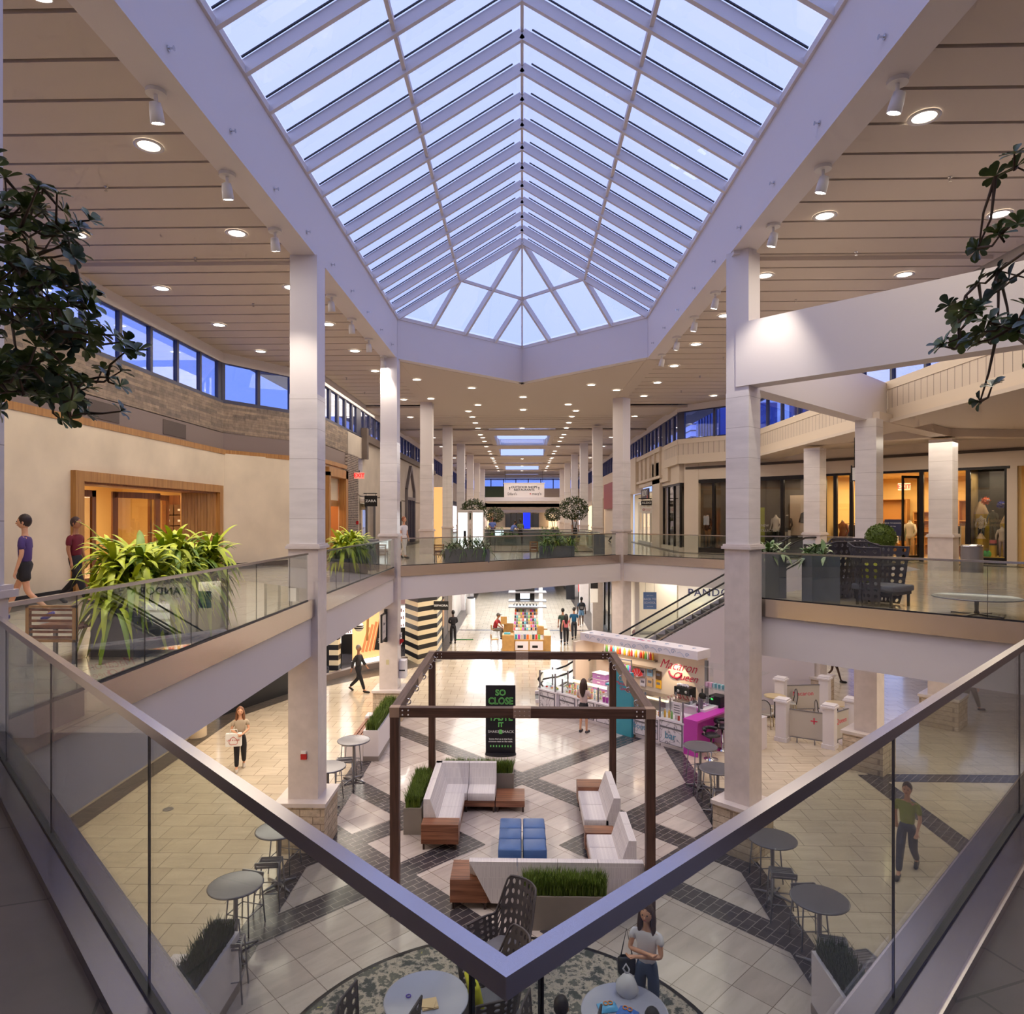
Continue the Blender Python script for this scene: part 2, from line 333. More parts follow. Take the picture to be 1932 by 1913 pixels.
rail(LP2,[7],'glass balustrade along the left deck between the first and second column')
rail([(-4.2,23.75),(4.2,30.85)],[8],'glass balustrade across the far end of the atrium in front of green planters')
rail([(4.75,30.85),(8.1,27.55),(9.5,26.95),(13.7,25.25)],[4,1,3],'glass balustrade on the far right in front of the dark framed shop windows')
rail([(9.13,10.17),(4.98,14.35)],[3],'glass balustrade right of the tall right column in front of the woven chairs')
rail([(-3.4,33.72),(3.75,33.72)],[6],'distant glass balustrade behind the green planters',); rail([(3.82,33.75),(3.82,40.95)],[5],'distant glass balustrade along the right of the farther floor opening')
rail([(-4.3,41.03),(3.8,41.03)],[6],'farthest glass balustrade in front of the distant kiosk')
for i,p in enumerate(([(-4.33,-3),(-4.33,5.33),(0,1.0),(9.13,10.13),(4.75,14.6)],[(-4.33,5.35),(-4.33,23.57),(4.5,31.12),(8.1,27.5),(9.5,26.9),(13.8,25.2)],[(-4.3,33.7),(3.8,33.7),(3.8,41),(-4.3,41)])):
    if i==0: p=p[1:]
    fascia('trim_%d'%(i+1),p)
# ---------- columns ----------
def column(x,y,label,top=12.28,h=.29,rot=0,plinth=True,ph=.535,base=0):
    t=thing('column',label,'column',(x,y,base),rot,'tile clad columns of the atrium')
    z0=1.03 if plinth else 0
    if base>1: z0=0
    m=MB(); m.box(-h,h,-h,h,z0,9.4-base if top>10 else top-base); m.build('shaft',COLT,t)
    if top>10: m=MB(); m.box(-h+.006,h-.006,-h+.006,h-.006,9.4-base,top-base); m.build('upper_shaft',PAINT,t)
    zl=6.2-base; m=MB(); m.box(-h-.07,h+.07,-h-.07,h+.07,zl,zl+.06); m.box(-h-.045,h+.045,-h-.045,h+.045,zl+.06,zl+.1); m.box(-h-.02,h+.02,-h-.02,h+.02,z0,zl); m.build('band_moulding',COLT if False else CAPM,t)
    if plinth:
        m=MB(); m.box(-ph+.04,ph-.04,-ph+.04,ph-.04,0,.95); m.build('stone_plinth',STONE,t)
        m=MB(); m.box(-ph,ph,-ph,ph,.95,1.03,.01); m.build('plinth_cap',CAPM,t)
    return t
column(-4.52,5.2,'tall column at the left edge beside the near glass balustrade')
column(-4.52,14.32,'tall white column left of centre rising from a stone plinth')
column(-4.52,23.35,'second white column on the left with a hanging directory sign')
column(4.56,14.22,'tall rotated column right of centre carrying the wide cross beam',rot=R(45),h=.25,ph=.48)
column(4.55,31.4,'rotated column where the far balustrade turns beside the shop signs',rot=R(45))
for k,y in enumerate((32.4,41.45,50.5,59.5,68.6,77.6)):
    column(-4.52,y,'column in the left row down the upper concourse, %s from the second tall one'%['first','second','third','fourth','fifth','sixth'][k],plinth=False,base=UF if k==0 else 0)
for k,y in enumerate((41.45,50.5,59.5,68.6,77.6)):
    column(4.55,y,'column in the right row down the upper concourse, %s behind the rotated one'%['first','second','third','fourth','fifth'][k],plinth=False)
column(9.5,18.95,'column under the corner where two cross beams meet on the right',top=9.52,rot=R(45),h=.27,ph=.55)
column(10.85,25.6,'column standing at the escalator opening beside the shop with mannequins',top=9.4,rot=R(45))
column(13.9,22.9,'wide column beside the round litter bin',top=9.4,rot=R(45),h=.34,ph=.6)
# ---------- skylight ----------
t=thing('skylight','long gabled glass skylight with pale steel rafters and a hipped end','skylight',(0,0,13.7))
ZR=2.6; XS=4.28; Y0=5.2; Y1=23.4; YE=27.65; YN=.95
m=MB()
def slope(p,q,hh=.2,w=.09): m.bar(p,q,w,hh)
for k in range(20):
    y=Y1-1.0*k
    if y<Y0-.2: break
    for s in (-1,1):
        m=MB(); m.bar((s*XS,y,.03),(0,y,ZR+.01),.085,.21); m.build('rafter',PAINT,t)
for s in (-1,1):
    m=MB(); m.bar((s*XS/2,Y0,ZR/2+.02),(s*XS/2,Y1,ZR/2+.02),.07,.12); m.build('purlin',PAINT,t)
m=MB(); m.bar((0,Y0,ZR+.1),(0,Y1,ZR+.1),.06,.12); m.build('ridge_bar',PAINT,t)
for (ya,yb) in ((Y1,YE),(Y0,YN)):
    m=MB(); m.bar((0,ya,ZR),(0,yb,0),.06,.14); m.build('hip_rafter',PAINT,t)
    for s in (-1,1):
        def B(u): return Vector((s*XS*(1-u),ya+(yb-ya)*u,0))
        ap=Vector((0,ya,ZR)); mid=(B(0)+ap)/2; mh=(B(1)+ap)/2
        for p,q in ((B(.25),mid),(B(.5),ap),(B(.75),mh)):
            m=MB(); m.bar(p,q,.09,.2); m.build('jack_rafter',PAINT,t)
        m=MB(); pp=(B(.5)+ap)/2; m.bar(mid,pp,.07,.1); m.bar(pp,mh,.07,.1); m.build('purlin',PAINT,t)
        g=MB(); g.poly([B(0)+Vector((0,0,.14)),B(1)+Vector((0,0,.14)),ap+Vector((0,0,.14))]); g.build('end_pane',SKYG,t)
        m=MB(); m.bar(B(0),B(1),.1,.12); m.build('sill_bar',PAINT,t)
yy=[Y1-1.0*k for k in range(20) if Y1-1.0*k>Y0-.2]
for s in (-1,1):
    m=MB(); m.bar((s*XS,Y0,0),(s*XS,Y1,0),.1,.12); m.build('sill_bar',PAINT,t)
    for i in range(len(yy)-1):
        for a,b in ((0,.5),(.5,1)):
            g=MB(); g.poly([(s*XS*(1-a),yy[i],ZR*a+.16),(s*XS*(1-b),yy[i],ZR*b+.16),(s*XS*(1-b),yy[i+1],ZR*b+.16),(s*XS*(1-a),yy[i+1],ZR*a+.16)]); g.build('glass_pane',SKYG,t)
        g=MB(); g.bar((s*XS,yy[i]-.07,.17),(s*.2,yy[i]-.07,ZR*(1-.2/4.28)+.17),.025,.025); g.build('gasket',DARKM,t)
# curb / long beams
def beam(name,p,q,w,z0,z1,m=PAINT):
    b=MB(); b.bar((*p,(z0+z1)/2),(*q,(z0+z1)/2),w,z1-z0); struct(name,b,m)
curb=[(-4.55,Y1),(-4.55,Y0),(0,YN-.3),(4.55,Y0),(4.55,Y1)]
beam('beam_left',(-4.53,4.9),(-4.53,23.65),.5,12.28,13.72); beam('beam_right',(4.53,4.9),(4.53,23.65),.5,12.28,13.72)
for nm,a,b in (('beam_end_left',(-4.45,23.55),(0,27.95)),('beam_end_right',(4.45,23.55),(0,27.95)),('beam_near_left',(-4.45,5.05),(0,.65)),('beam_near_right',(4.45,5.05),(0,.65))): beam(nm,a,b,.5,12.3,13.72)
# roof above ceiling
m=MB()
for p in ([(-10.9,-6),(-4.3,-6),(-4.3,23.4),(-10.9,23.4)],[(4.3,-6),(11.4,-6),(11.4,23.4),(4.3,23.4)],[(-4.3,-6),(4.3,-6),(4.3,5),(0,.9),(-4.3,5)],[(-10.9,23.4),(-4.3,23.4),(0,27.7),(4.3,23.4),(11.4,23.4),(11.4,35),(-10.9,35)]):
    m.prism(p,12.75,12.85)
struct('roof',m,GROOVE)
# grooved ceilings as strips
def strips(name,x0,x1,y0,y1,z=12.42,pitch=.8,clip=None):
    m=MB(); y=y0
    while y<y1-.01:
        a,b=x0,x1
        if clip: a,b=clip(y,x0,x1)
        if b-a>.1: m.box(a,b,y+.035,min(y+pitch-.035,y1),z,z+.05)
        y+=pitch
    struct(name,m,CEIL)
    m=MB(); m.box(x0,x1,y0,y1,z+.07,z+.1); struct(name+'_backing',m,GROOVE)
def cl(y,a,b):
    lo=-10.1 if y<22.9 else max(-10.1,-10.1+(y-22.9)*.68) ; lo=min(lo,-7.75); return (lo,b)
def cr_(y,a,b):
    if y<20: return (a,b)
    hi=10.2 if y<31.6 else 10.2-(y-31.6)*.85; return (a,max(hi,7.75))
strips('ceiling_left',-10.1,-4.78,-5.4,33.8,clip=cl); strips('ceiling_right',4.78,10.2,-5.4,33.8,clip=cr_)
m=MB(); m.prism([(-4.78,23.6),(-4.3,23.8),(0,28.1),(4.3,23.8),(4.78,23.6),(4.78,34.2),(-4.78,34.2)],12.29,12.4); m.box(-10,10,14.7,14.95,12.3,12.5) if False else None
struct('ceiling_end',m,CEIL)
for s in (-1,1):
    m=MB(); m.bar((s*4.53,23.6,12.33),(s*4.53,32.2,12.33),.5,.1); struct('beam_ceiling_%s'%('left' if s<0 else 'right'),m,CEIL)
m=MB()
m.box(-9.9,-4.8,14.75,15.05,12.34,12.42); m.box(4.8,10,14.75,15.05,12.34,12.42); struct('ceiling_band',m,CEIL)
# concourse ceiling: alternating flat and grooved bays with roof lights
m=MB(); g=MB(); gl=MB(); y=34.0; k=0
while y<98:
    flat=k%2==0; w=2.6 if flat else 6.45
    if flat: m.box(-9,9,y,y+w,12.3,12.4)
    else:
        yy_=y
        for j in range(8): m.box(-9,-2.2 if k in(3,5,9) else 0,yy_+.05,yy_+.75,12.42,12.46); m.box(2.2 if k in(3,5,9) else 0,9,yy_+.05,yy_+.75,12.42,12.46); yy_+=.8
        g.box(-9,-1.9,y,y+w,12.5,12.55); g.box(1.9,9,y,y+w,12.5,12.55)
        if k not in(3,5,9): g.box(-1.9,1.9,y,y+w,12.5,12.55)
        else: m.box(-2.2,-1.9,y,y+w,12.36,13.2); m.box(1.9,2.2,y,y+w,12.36,13.2); gl.box(-1.9,1.9,y,y+w,13.1,13.12)
    y+=w; k+=1
struct('ceiling_concourse',m,CEIL); struct('ceiling_concourse_backing',g,GROOVE); struct('window_roof_light',gl,SKYG)
# ---------- left upper wall ----------
def wallrun(pts,z0,z1,th=.2,out=-1):
    m=MB()
    for a,b in zip(pts[:-1],pts[1:]):
        a=Vector(a);b=Vector(b);d=(b-a).normalized();n=Vector((-d.y,d.x))*out*th/2
        m.bar((*(a+n-d*.05),(z0+z1)/2),(*(b+n+d*.05),(z0+z1)/2),th,z1-z0)
    return m
LW=[(-10.1,-3),(-10.1,22.9),(-7.8,26.5),(-7.8,33.2)]; LW2=[(-7.8,33.2),(-7.8,100)]
struct('wall_left_header',wallrun(LW+LW2[1:],12.08,12.75,.25,1),PAINT)
struct('wall_left_cladding',wallrun(LW[:3]+[(-7.8,30.4)],9.7,10.72,.14,1),SHINGLE)
struct('trim_4',wallrun(LW,10.72,10.8,.2,1),MULL)
struct('wall_left_recess',wallrun(LW[:3]+[(-7.8,30.2)],9.1,9.72,.1,1),mat('taupe_recess',hx(128,112,108),.6))
struct('trim_5',wallrun([(-10.0,-3),(-10.0,22.87),(-7.7,26.47),(-7.7,29.9)],8.97,9.13,.35,1),OAK)
mu=MB(); gp=MB()
def windows(name,a,b,z0,z1,n,mw=.12,wide=()):
    a=Vector(a);b=Vector(b);L=(b-a).length;d=(b-a)/L
    t=MB()
    for i in range(n+1):
        p=a+d*L*i/n; w=mw*(3.4 if i in wide else 1); t.bar((*(p-d*w/2),(z0+z1)/2),(*(p+d*w/2),(z0+z1)/2),.12,z1-z0)
    t.bar((*a,z0+.02),(*b,z0+.02),.1,.05); t.bar((*a,z1-.02),(*b,z1-.02),.1,.05)
    o=struct(name,t,MULL); g=MB(); g.bar((*a,(z0+z1)/2),(*b,(z0+z1)/2),.01,z1-z0-.06)
    q=g.build(name+'_glazing',WGLASS); q['kind']='structure'
windows('window_1',(-10.2,-1.6),(-10.2,22.8),10.8,12.1,17,wide=(17,))
windows('window_2',(-10.15,22.95),(-7.9,26.45),10.8,12.1,3)
windows('window_3',(-7.9,26.55),(-7.9,100),10.8,12.1,60,mw=.26,wide=(5,12,19,26))
# plaster wall with oak portal opening Y 15..22.4
PW=MB(); x=-10.02
PW.mat(PLASTER)
PW.box(x-.2,x,-3,15.0,UF,9.0); PW.box(x-.2,x,15,22.45,7.88,9.0); PW.box(x-.2,x,22.45,22.9,UF,9.0)
PW.bar((-10.1,22.85,(UF+9)/2),(-7.85,26.5,(UF+9)/2),.2,9-UF)
struct('wall_left',PW)
PW=MB(); PW.box(-8.0,-7.8,26.45,27.0,UF,9.0); PW.box(-8,-7.8,27,29.6,8.55,9.0);PW.box(-8,-7.8,29.6,30,UF,9.1); struct('wall_left_second',PW,PLASTER)
m=MB(); m.bar((-9.98,-3,UF+.08),(-9.98,15,UF+.08),.03,.16); m.bar((-9.99,22.5,UF+.08),(-9.97,22.9,UF+.08),.03,.16); m.bar((-9.95,22.9,UF+.08),(-7.75,26.5,UF+.08),.04,.16); m.bar((-7.77,26.5,UF+.08),(-7.77,27,UF+.08),.03,.16); struct('baseboard_left',m,DARKM)
# rest of the concourse walls, left
m=MB(); m.mat(BRICKM).box(-8.0,-7.7,30.0,32.0,UF,9.7); m.mat(PLASTERC).box(-8,-7.8,30.4,33.2,9.7,10.75)
m.mat(PLASTERC).box(-8.1,-7.78,33.2,60,8.9,10.9); m.box(-8.1,-7.78,32,60,7.9,8.9)
for a,b in ((32,32.5),(36.2,38.2),(40,41.4),(44,60)): m.box(-8.1,-7.78,a,b,UF,7.95)
m.box(-8.1,-7.78,60,100,UF,10.8); struct('wall_left_concourse',m)
m=MB(); m.bar((-7.7,33.2,10.75),(-7.7,60,10.75),.2,.35); m.box(-7.85,-7.55,33.1,33.5,9.7,11.2); struct('trim_6',m,mat('brown_cornice',hx(96,82,76),.6))
# ---------- right upper wall ----------
RW=[(10.55,6),(10.55,31.5),(7.8,34.4),(7.8,100)]
struct('wall_right_header',wallrun([(10.5,-3)]+RW[1:],12.08,12.75,.25,-1),PAINT)
windows('window_4',(10.6,8.2),(10.6,31.4),10.72,12.1,14); windows('window_5',(10.5,31.55),(7.95,34.3),10.72,12.1,2,wide=(2,)); windows('window_6',(7.9,34.5),(7.9,100),10.72,12.1,55,mw=.26,wide=(3,8,14,20))
m=wallrun([(10.45,7.8),(10.45,31.6),(7.75,34.35),(7.75,37.5)],9.52,9.95,.3,-1); m2=wallrun([(10.45,7.8),(10.45,31.6),(7.75,34.35),(7.75,37.5)],10.5,10.74,.3,-1)
struct('trim_7',m,PAINTW); struct('trim_8',m2,PAINTW)
m=wallrun([(10.47,7.8),(10.47,31.5)],9.95,10.5,.2,-1); struct('wall_right_boarding',m,BOARD)
m=wallrun([(10.47,31.6),(7.78,34.35),(7.78,37.5)],9.95,10.5,.2,-1); struct('wall_right_boarding_corner',m,BOARDT)
# cross beams from the tall right column
beam('beam_cross_near',(4.5,14.2),(10.6,8.1),.42,9.51,10.8); beam('beam_cross_rear',(4.6,14.3),(10.3,20.0),.42,9.5,10.7)
beam('beam_upstand',(4.53,14.3),(4.53,14.0),.46,12.2,12.4)
# right wing ceiling with a coffer
m=MB(); P=[(10.25,5),(30,5),(30,15),(8.2,36.8),(7.8,34.4),(10.45,31.6)]
m.prism([(10.28,5),(11.6,5),(11.6,31),(10.28,32)],9.505,9.6); m.prism([(11.6,5),(30,5),(30,15),(8.2,36.8),(7.8,34.4),(10.45,31.6),(11.6,30.4)],9.75,9.85)
m.bar((9.6,19.1,9.62),(13.9,22.9,9.62),.5,.25); m.bar((13.9,22.9,9.62),(20,23.5,9.62),.5,.25); m.bar((13.9,22.9,9.62),(10.9,25.6,9.62),.5,.25)
struct('ceiling_wing',m,CEIL)
# roof over the wing
# J-shop wall line X+Y=42.9
def onw(s,z=0,off=0): # s metres along the shop wall from its left corner (8.3,34.6), off = towards the viewer
    d=Vector((.7071,-.7071)); n=Vector((-.7071,-.7071)); p=Vector((8.3,34.6))+d*s+n*off; return (p.x,p.y,z)
def wbox(m,s0,s1,z0,z1,o0=-.1,o1=.1):
    a=[onw(s0,0,o0)[:2],onw(s1,0,o0)[:2],onw(s1,0,o1)[:2],onw(s0,0,o1)[:2]]; m.prism(a,z0,z1)
m=MB(); wbox(m,-.1,.7,UF,9.8,-.1,.12); wbox(m,0,22,8.7,9.8); wbox(m,17.0,17.9,UF,9.8,-.1,.2); wbox(m,13.2,13.5,UF,8.7); struct('wall_right',m,PAINTW)
m=MB(); wbox(m,0,22,9.25,9.36,.1,.16); 
struct('trim_9',m,mat('slot_diffuser',hx(70,58,50),.6))
# concourse walls right
m=MB(); m.mat(PAINTW); m.box(7.8,8.1,36.8,100,8.8,10.75); m.box(7.8,8.2,39,41.2,UF,10); m.box(7.75,8.1,50,100,UF,9); m.box(7.6,8.1,46,50,8.5,10.9)
for k in range(5): m.box(7.68,7.8,38.5+k*1.5,38.62+k*1.5,9.2,10.6)
m.box(7.66,7.8,38.3,46,10.55,10.8); m.box(7.66,7.8,38.3,46,9.05,9.2)
struct('wall_right_concourse',m)
# splay wall between the concourse and shop corner
m=MB(); m.box(7.95,8.2,34.8,39,8.6,9.8); m.box(7.9,8.3,34.7,39,UF,UF+.2); struct('wall_right_return',m,PAINTW)
# far end wall
m=MB(); m.mat(PAINT).box(-8,8,96,96.3,8.3,9.2); m.box(-8,-7,96,96.3,UF,9); m.box(7,8,96,96.3,UF,9)
m.mat(mat('sage_green',hx(96,112,88),.7)).box(-6.2,-1.9,95.9,96,8.9,11.2); m.mat(PAINTW).box(2.2,8,95.9,96.1,8.9,10.9); m.box(-8,8,96,96.2,7.9,8.9); m.box(-8,-6.2,95.9,96.1,8.9,10.7)
struct('wall_far',m)
windows('window_7',(-7.9,96.4),(7.9,96.4),8.9,12.3,9,mw=.12)
m=MB(); m.box(-13,13,96.2,125,8.4,8.5); struct('ceiling_far_hall',m,CEIL)
m=MB(); m.box(-13,13,110,126,UF-.1,UF); m.mat(FLU).box(-9,9,100,125,UF-.2,UF+.001); struct('floor_far_hall',m,FLU)
m=MB(); m.mat(PLASTER).box(-13,13,125,125.2,UF,8.4); struct('wall_far_hall',m)
for k in (-6,6): column(k,108,'pale pillar in the hall at the far end on the %s'%('left' if k<0 else 'right'),top=8.4,plinth=False,base=UF,h=.5)
# roof slab over concourse, shell outside walls so no light leaks
m=MB(); m.box(-11,11,34,98,13.2,13.3) if False else m.box(-11,-2.3,34,98,12.9,13.0); m.box(2.3,11,34,98,12.9,13.0); struct('roof_concourse',m,GROOVE)
# ---------- lower walls ----------
m=MB(); m.mat(PLASTER).box(-10.7,-10.45,-6,23.2,0,SO); m.mat(PLASTERC).box(-4.75,-4.5,42,110,0,SO); m.box(4.95,5.2,48,110,0,SO); m.mat(PAINTW).box(-13,13,110,110.2,0,SO)
struct('wall_lower',m)
m=MB(); m.box(-10.45,-10.3,-6,21,0,.42,.0); m.box(-10.5,-10.25,-6,21,.42,.5); m.cyl((-10.2,21.2),.3,0,.5,20); struct('baseboard_lower_left',m,mat('stone_curb',hx(210,190,160),.6))
m=MB(); m.box(22,22.3,-6,40,0,SO); m.mat(PAINTW).box(22.0,22.4,-6,20,UF,13) ; m.box(-11,23,-6.3,-6,0,13); m.box(-11,-10.6,-6,23,9,13) if False else None
struct('wall_behind',m,PAINTW)
# ---------- recessed downlights, spotlights, sprinklers ----------
LENS=mat('lamp_lens',(1,.93,.82),.5,emit=9,ecol=(1,.93,.82)); WPL=mat('white_plastic',hx(225,220,215),.4)
CHROME=mat('chrome',hx(210,210,212),.12,1)
def mk_down(label,r=.155):
    t=thing('recessed_downlight',label,'ceiling light',(0,0,-20),0,'recessed downlights in the upper ceilings')
    m=MB(); m.lathe((0,0,0),[(r+.05,0),(r+.055,-.012),(r,-.015),(r-.01,.03)],24,False); m.build('trim_ring',WPL,t)
    m=MB(); m.cyl((0,0),r,-.004,.004,24); m.build('lens',LENS,t); return t
dl=None
def down(x,y,z,label):
    global dl
    if dl is None: dl=mk_down(label); o=dl; o.location=(x,y,z)
    else: o=copy_tree(dl,loc=(x,y,z),label=label)
    return o
for s in (-1,1):
    ys=[6.95+3.15*k for k in range(9)] if s<0 else [6.5+3.12*k for k in range(9)]
    for X,nm in ((5.58,'nearer the skylight beam'),(8.75,'nearer the clerestory windows')):
        for y in ys:
            down(s*X,y,12.41,'round recessed downlight in the %s grooved ceiling, row %s'%('left' if s<0 else 'right',nm))
for p in ((-4.15,26.85,12.28),(-2.11,28.67,12.28),(-2.13,33.00,12.28),(0.0478,30.87,12.28),(0.0535,34.52,12.28),(2.22,32.95,12.28),(2.84,28.09,12.28),(4.03,29.29,12.28),(-4.17,31.18,12.28)):
    down(p[0],p[1],12.28,'round recessed downlight in the flat ceiling beyond the skylight tip')
for k in range(19):
    y=35+2.5*k; q=(y-34)%9.05-2.6
    if q>0: y+=int(q/.8)*.8+.4-q
    bay=int((y-34)/9.05)*2+1
    for X in (-2.75,2.75)+((0,) if k%3==0 and k>2 else ())+((-6.2,6.2) if k%2 else ()): None if (X==0 and bay in (3,5,9) and q>0) else down(X,y,12.29 if ((y-34)%9.05)<2.6 else 12.41,'small distant recessed downlight in the long concourse ceiling')
SPOT=mat('spot_lens',(1,.96,.9),.5,emit=60,ecol=(1,.93,.85))
def mk_spot(label):
    t=thing('spotlight',label,'spotlight',(0,0,-20),0,'white spotlights along the skylight beams')
    m=MB(); m.cyl((0,0),.10,-.04,0,20); m.build('mounting_plate',WPL,t)
    m=MB(); m.cyl((0,0),.02,-.16,-.03,10); m.build('stem',WPL,t)
    m=MB(); m.T=Matrix.Translation((0,-.0,-.2))@Matrix.Rotation(R(18),4,'X'); m.lathe((0,0,0),[(.03,.08),(.055,.07),(.065,0),(.07,-.12),(.062,-.12),(.055,-.10)],18); h=m.build('lamp_head',WPL,t)
    m=MB(); m.T=Matrix.Translation((0,0,-.2))@Matrix.Rotation(R(18),4,'X'); m.cyl((0,0),.052,-.119,-.108,16); m.build('lens',SPOT,h)
    return t
sp=None
for s in (-1,1):
    for k,y in enumerate((4.4,6.5,8.6,10.7,12.8,16.6,18.6,20.7,22.9)):
        lb='white spotlight under the %s skylight beam, %s'%('left' if s<0 else 'right',['behind the viewpoint','above the viewpoint','nearest in view','second in view','last before the tall column','first after the tall column','second after the tall column','third after the tall column','last at the far end'][k])
        if sp is None: sp=mk_spot(lb); o=sp; o.location=(s*4.66,y,12.28)
        else: o=copy_tree(sp,loc=(s*4.66,y,12.28),label=lb,rz=0 if s<0 else .6)
        o.scale=(1.25,1.25,1.25)
        l=bpy.data.lights.new('spot_beam','SPOT'); l.energy=130; l.color=(1,.9,.76); l.spot_size=R(75); l.spot_blend=.7; l.shadow_soft_size=.06
        q=bpy.data.objects.new('spot_beam',l); COL.objects.link(q); q.parent=o; q.location=(0,.05,-.36); q.rotation_euler=(R(10),0,0)
spk=None
for s in (-1,1):
    for k in range(11):
        y=6.4+1.77*k; lb='small chrome sprinkler on the %s skylight beam face'%('left' if s<0 else 'right')
        if spk is None:
            spk=thing('sprinkler',lb,'sprinkler',(0,0,0),0,'sprinklers on the skylight beams')
            m=MB(); m.T=Matrix.Rotation(R(90),4,'Y'); m.cyl((0,0),.035,0,.012,14); m.build('escutcheon',CHROME,spk)
            m=MB(); m.T=Matrix.Rotation(R(90),4,'Y'); m.cyl((0,0),.012,.01,.07,8); m.cyl((0,0),.03,.07,.075,12); m.build('sprinkler_head',CHROME,spk); o=spk
            o.location=(-4.279,y,12.52)
        else: o=copy_tree(spk,loc=(s*4.279,y,12.52),label=lb,rz=0 if s<0 else PI)
for s in (-1,1):
    for k in range(8):
        if k%1==0: 
            o=copy_tree(spk,loc=(s*(7.0),8.2+3.15*k,12.42),label='small sprinkler hanging from the %s grooved ceiling'%('left' if s<0 else 'right'),group='sprinklers under the grooved ceilings'); o.rotation_euler=(0,R(90),0)
# vents above the oak ledge
for i,(a,b) in enumerate(((15.7,16.9),(19.0,20.3))):
    m=MB(); m.box(-10.11,-10.085,a,b,9.2,9.62); o=m.build('wall_vent',mat('vent_dark',hx(84,70,66),.6)); tag(o,'dark rectangular air vent above the oak ledge, %s'%['nearer the viewpoint','farther along'][i],'vent')
# ---------- tall column extras ----------
RED=mat('alarm_red',hx(190,25,30),.35)
t=thing('fire_alarm','red fire alarm on the tall left column near its foot','alarm',(-4.5,14.02,1.95))
m=MB(); m.box(-.06,.06,-.045,0,-.09,.02); m.build('pull_box',RED,t); m=MB(); m.box(-.05,.05,-.055,0,.03,.08); m.build('strobe',mat('strobe',hx(240,235,230),.3),t)
t=thing('directory_sign','dark framed directory sign projecting from the second left column','sign',(-4.6,23.02,3.2))
m=MB(); m.box(-.05,.05,-.08,0,-.55,.55); m.build('wall_bracket',DARKM,t)
m=MB(); m.box(-.03,.03,-.75,-.06,.42,.46); m.box(-.03,.03,-.75,-.06,-.46,-.42); m.box(-.03,.03,-.78,-.74,-.46,.46); m.build('sign_frame',DARKM,t)
m=MB(); m.box(-.02,.02,-.72,-.1,-.38,.38); pn=m.build('sign_panel',mat('sign_white',hx(228,222,215),.5),t)
text('sign_text','Shops',.14,DARKM,(.022,-.4,.12),(R(90),0,R(90)),pn,ext=.001); text('sign_text','<  >',.16,DARKM,(.022,-.4,-.16),(R(90),0,R(90)),pn,ext=.001)
t=thing('defibrillator_cabinet','white defibrillator cabinet with AED heart sign behind the second left column','cabinet',(-4.2,23.45,1.65))
m=MB(); m.box(0,.22,-.2,.2,-.3,.3); m.build('cabinet_body',mat('cab_white',hx(226,222,226),.4),t)
m=MB(); m.box(.0,.02,-.02,.28,.78,1.2); b=m.build('sign_plate',mat('cab_white',hx(226,222,226),.4),t)
text('sign_text','AED',.12,DARKM,(-.0,-.025,1.12),(R(90),0,R(40)),t,ext=.002)
m=MB(); m.box(.005,.205,-.206,-.2,-.05,.0); m.build('latch',DARKM,t)
m=MB(); m.poly([(.0,-.03,.82),(.13,-.03,.94),(.13,-.03,1.0),(.065,-.03,1.03),(0,-.03,1.0),(-.065,-.03,1.03),(-.13,-.03,1.0),(-.13,-.03,.94)]); m.build('heart_mark',RED,t)
m=MB(); m.box(-.05,.05,-.02,0,-.08,.08); m.T=None; o=m.build('wall_switch',mat('switch_beige',hx(200,190,150),.5)); o.location=(-4.55,23.05,1.95); tag(o,'small beige switch plate on the second left column','switch')
# ---------- pergola ----------
PW_=wood('dark_stained_timber',hx(92,62,50),hx(66,42,32),.5,1,'Z'); PWX=wood('dark_stained_timber_x',hx(96,66,54),hx(68,44,34),.5,1,'X'); PWY=wood('dark_stained_timber_y',hx(110,84,74),hx(84,60,50),.5,1,'Y')
PLATE=mat('bolted_plate',hx(176,150,132),.4,.6); BOLT=mat('bolt',hx(220,215,210),.25,1)
t=thing('timber_pergola','open dark timber frame standing over the sofas','pergola',(0,11.75,0))
X0,X1,YB,HT=-2.19,2.19,4.85,3.42
for x in (X0,X1):
    for y in (0,YB):
        m=MB(); m.box(x-.078,x+.078,y-.078,y+.078,0,HT-.0); p=m.build('post',PW_,t)
for y in (0,YB):
    m=MB(); m.box(X0-.078,X1+.078,y-.075,y+.075,HT,HT+.165); b=m.build('cross_beam',PWX,t)
    for xa,xb in ((X0-.085,X0+.085),(X1-.085,X1+.085),(-.15,.15)):
        m=MB(); m.box(xa,xb,y-.083,y-.076,HT,HT+.165); m.box(xa,xb,y-.083,y+.08,HT+.166,HT+.171); m.build('joint_plate',PLATE,b)
    m=MB()
    for x0,sg in ((X0,1),(X1,-1)):
        for a in (.14,.24):
            for z in (.045,.12): m.ball((x0+sg*a,y-.078,HT+z),.018,8)
    for a in (-.12,-.04,.04,.12):
        for z in (.045,.12): m.ball((a,y-.085,HT+z),.009,6)
    m.build('bolts',BOLT,b)
for x in (X0,X1):
    m=MB(); m.box(x-.075,x+.075,.075,YB-.075,HT,HT+.165); b=m.build('side_beam',PWY,t)
    s=1 if x<0 else -1
    for yy in (.75,1.7,2.7,3.7,4.5):
        m=MB(); m.T=Matrix.Translation((x+s*.1,yy,HT+.05))@Matrix.Rotation(R(90),4,'X')
        pts=[(.05*math.cos(a*PI/6),.05*math.sin(a*PI/6),0) for a in range(13)]; m.tube(pts,.012,6); m.build('eye_bolt',BOLT,b)
    m=MB(); m.box(x+s*.076,x+s*.083,2.1,2.7,HT+.0,HT+.16); m.build('joint_plate',PLATE,b)
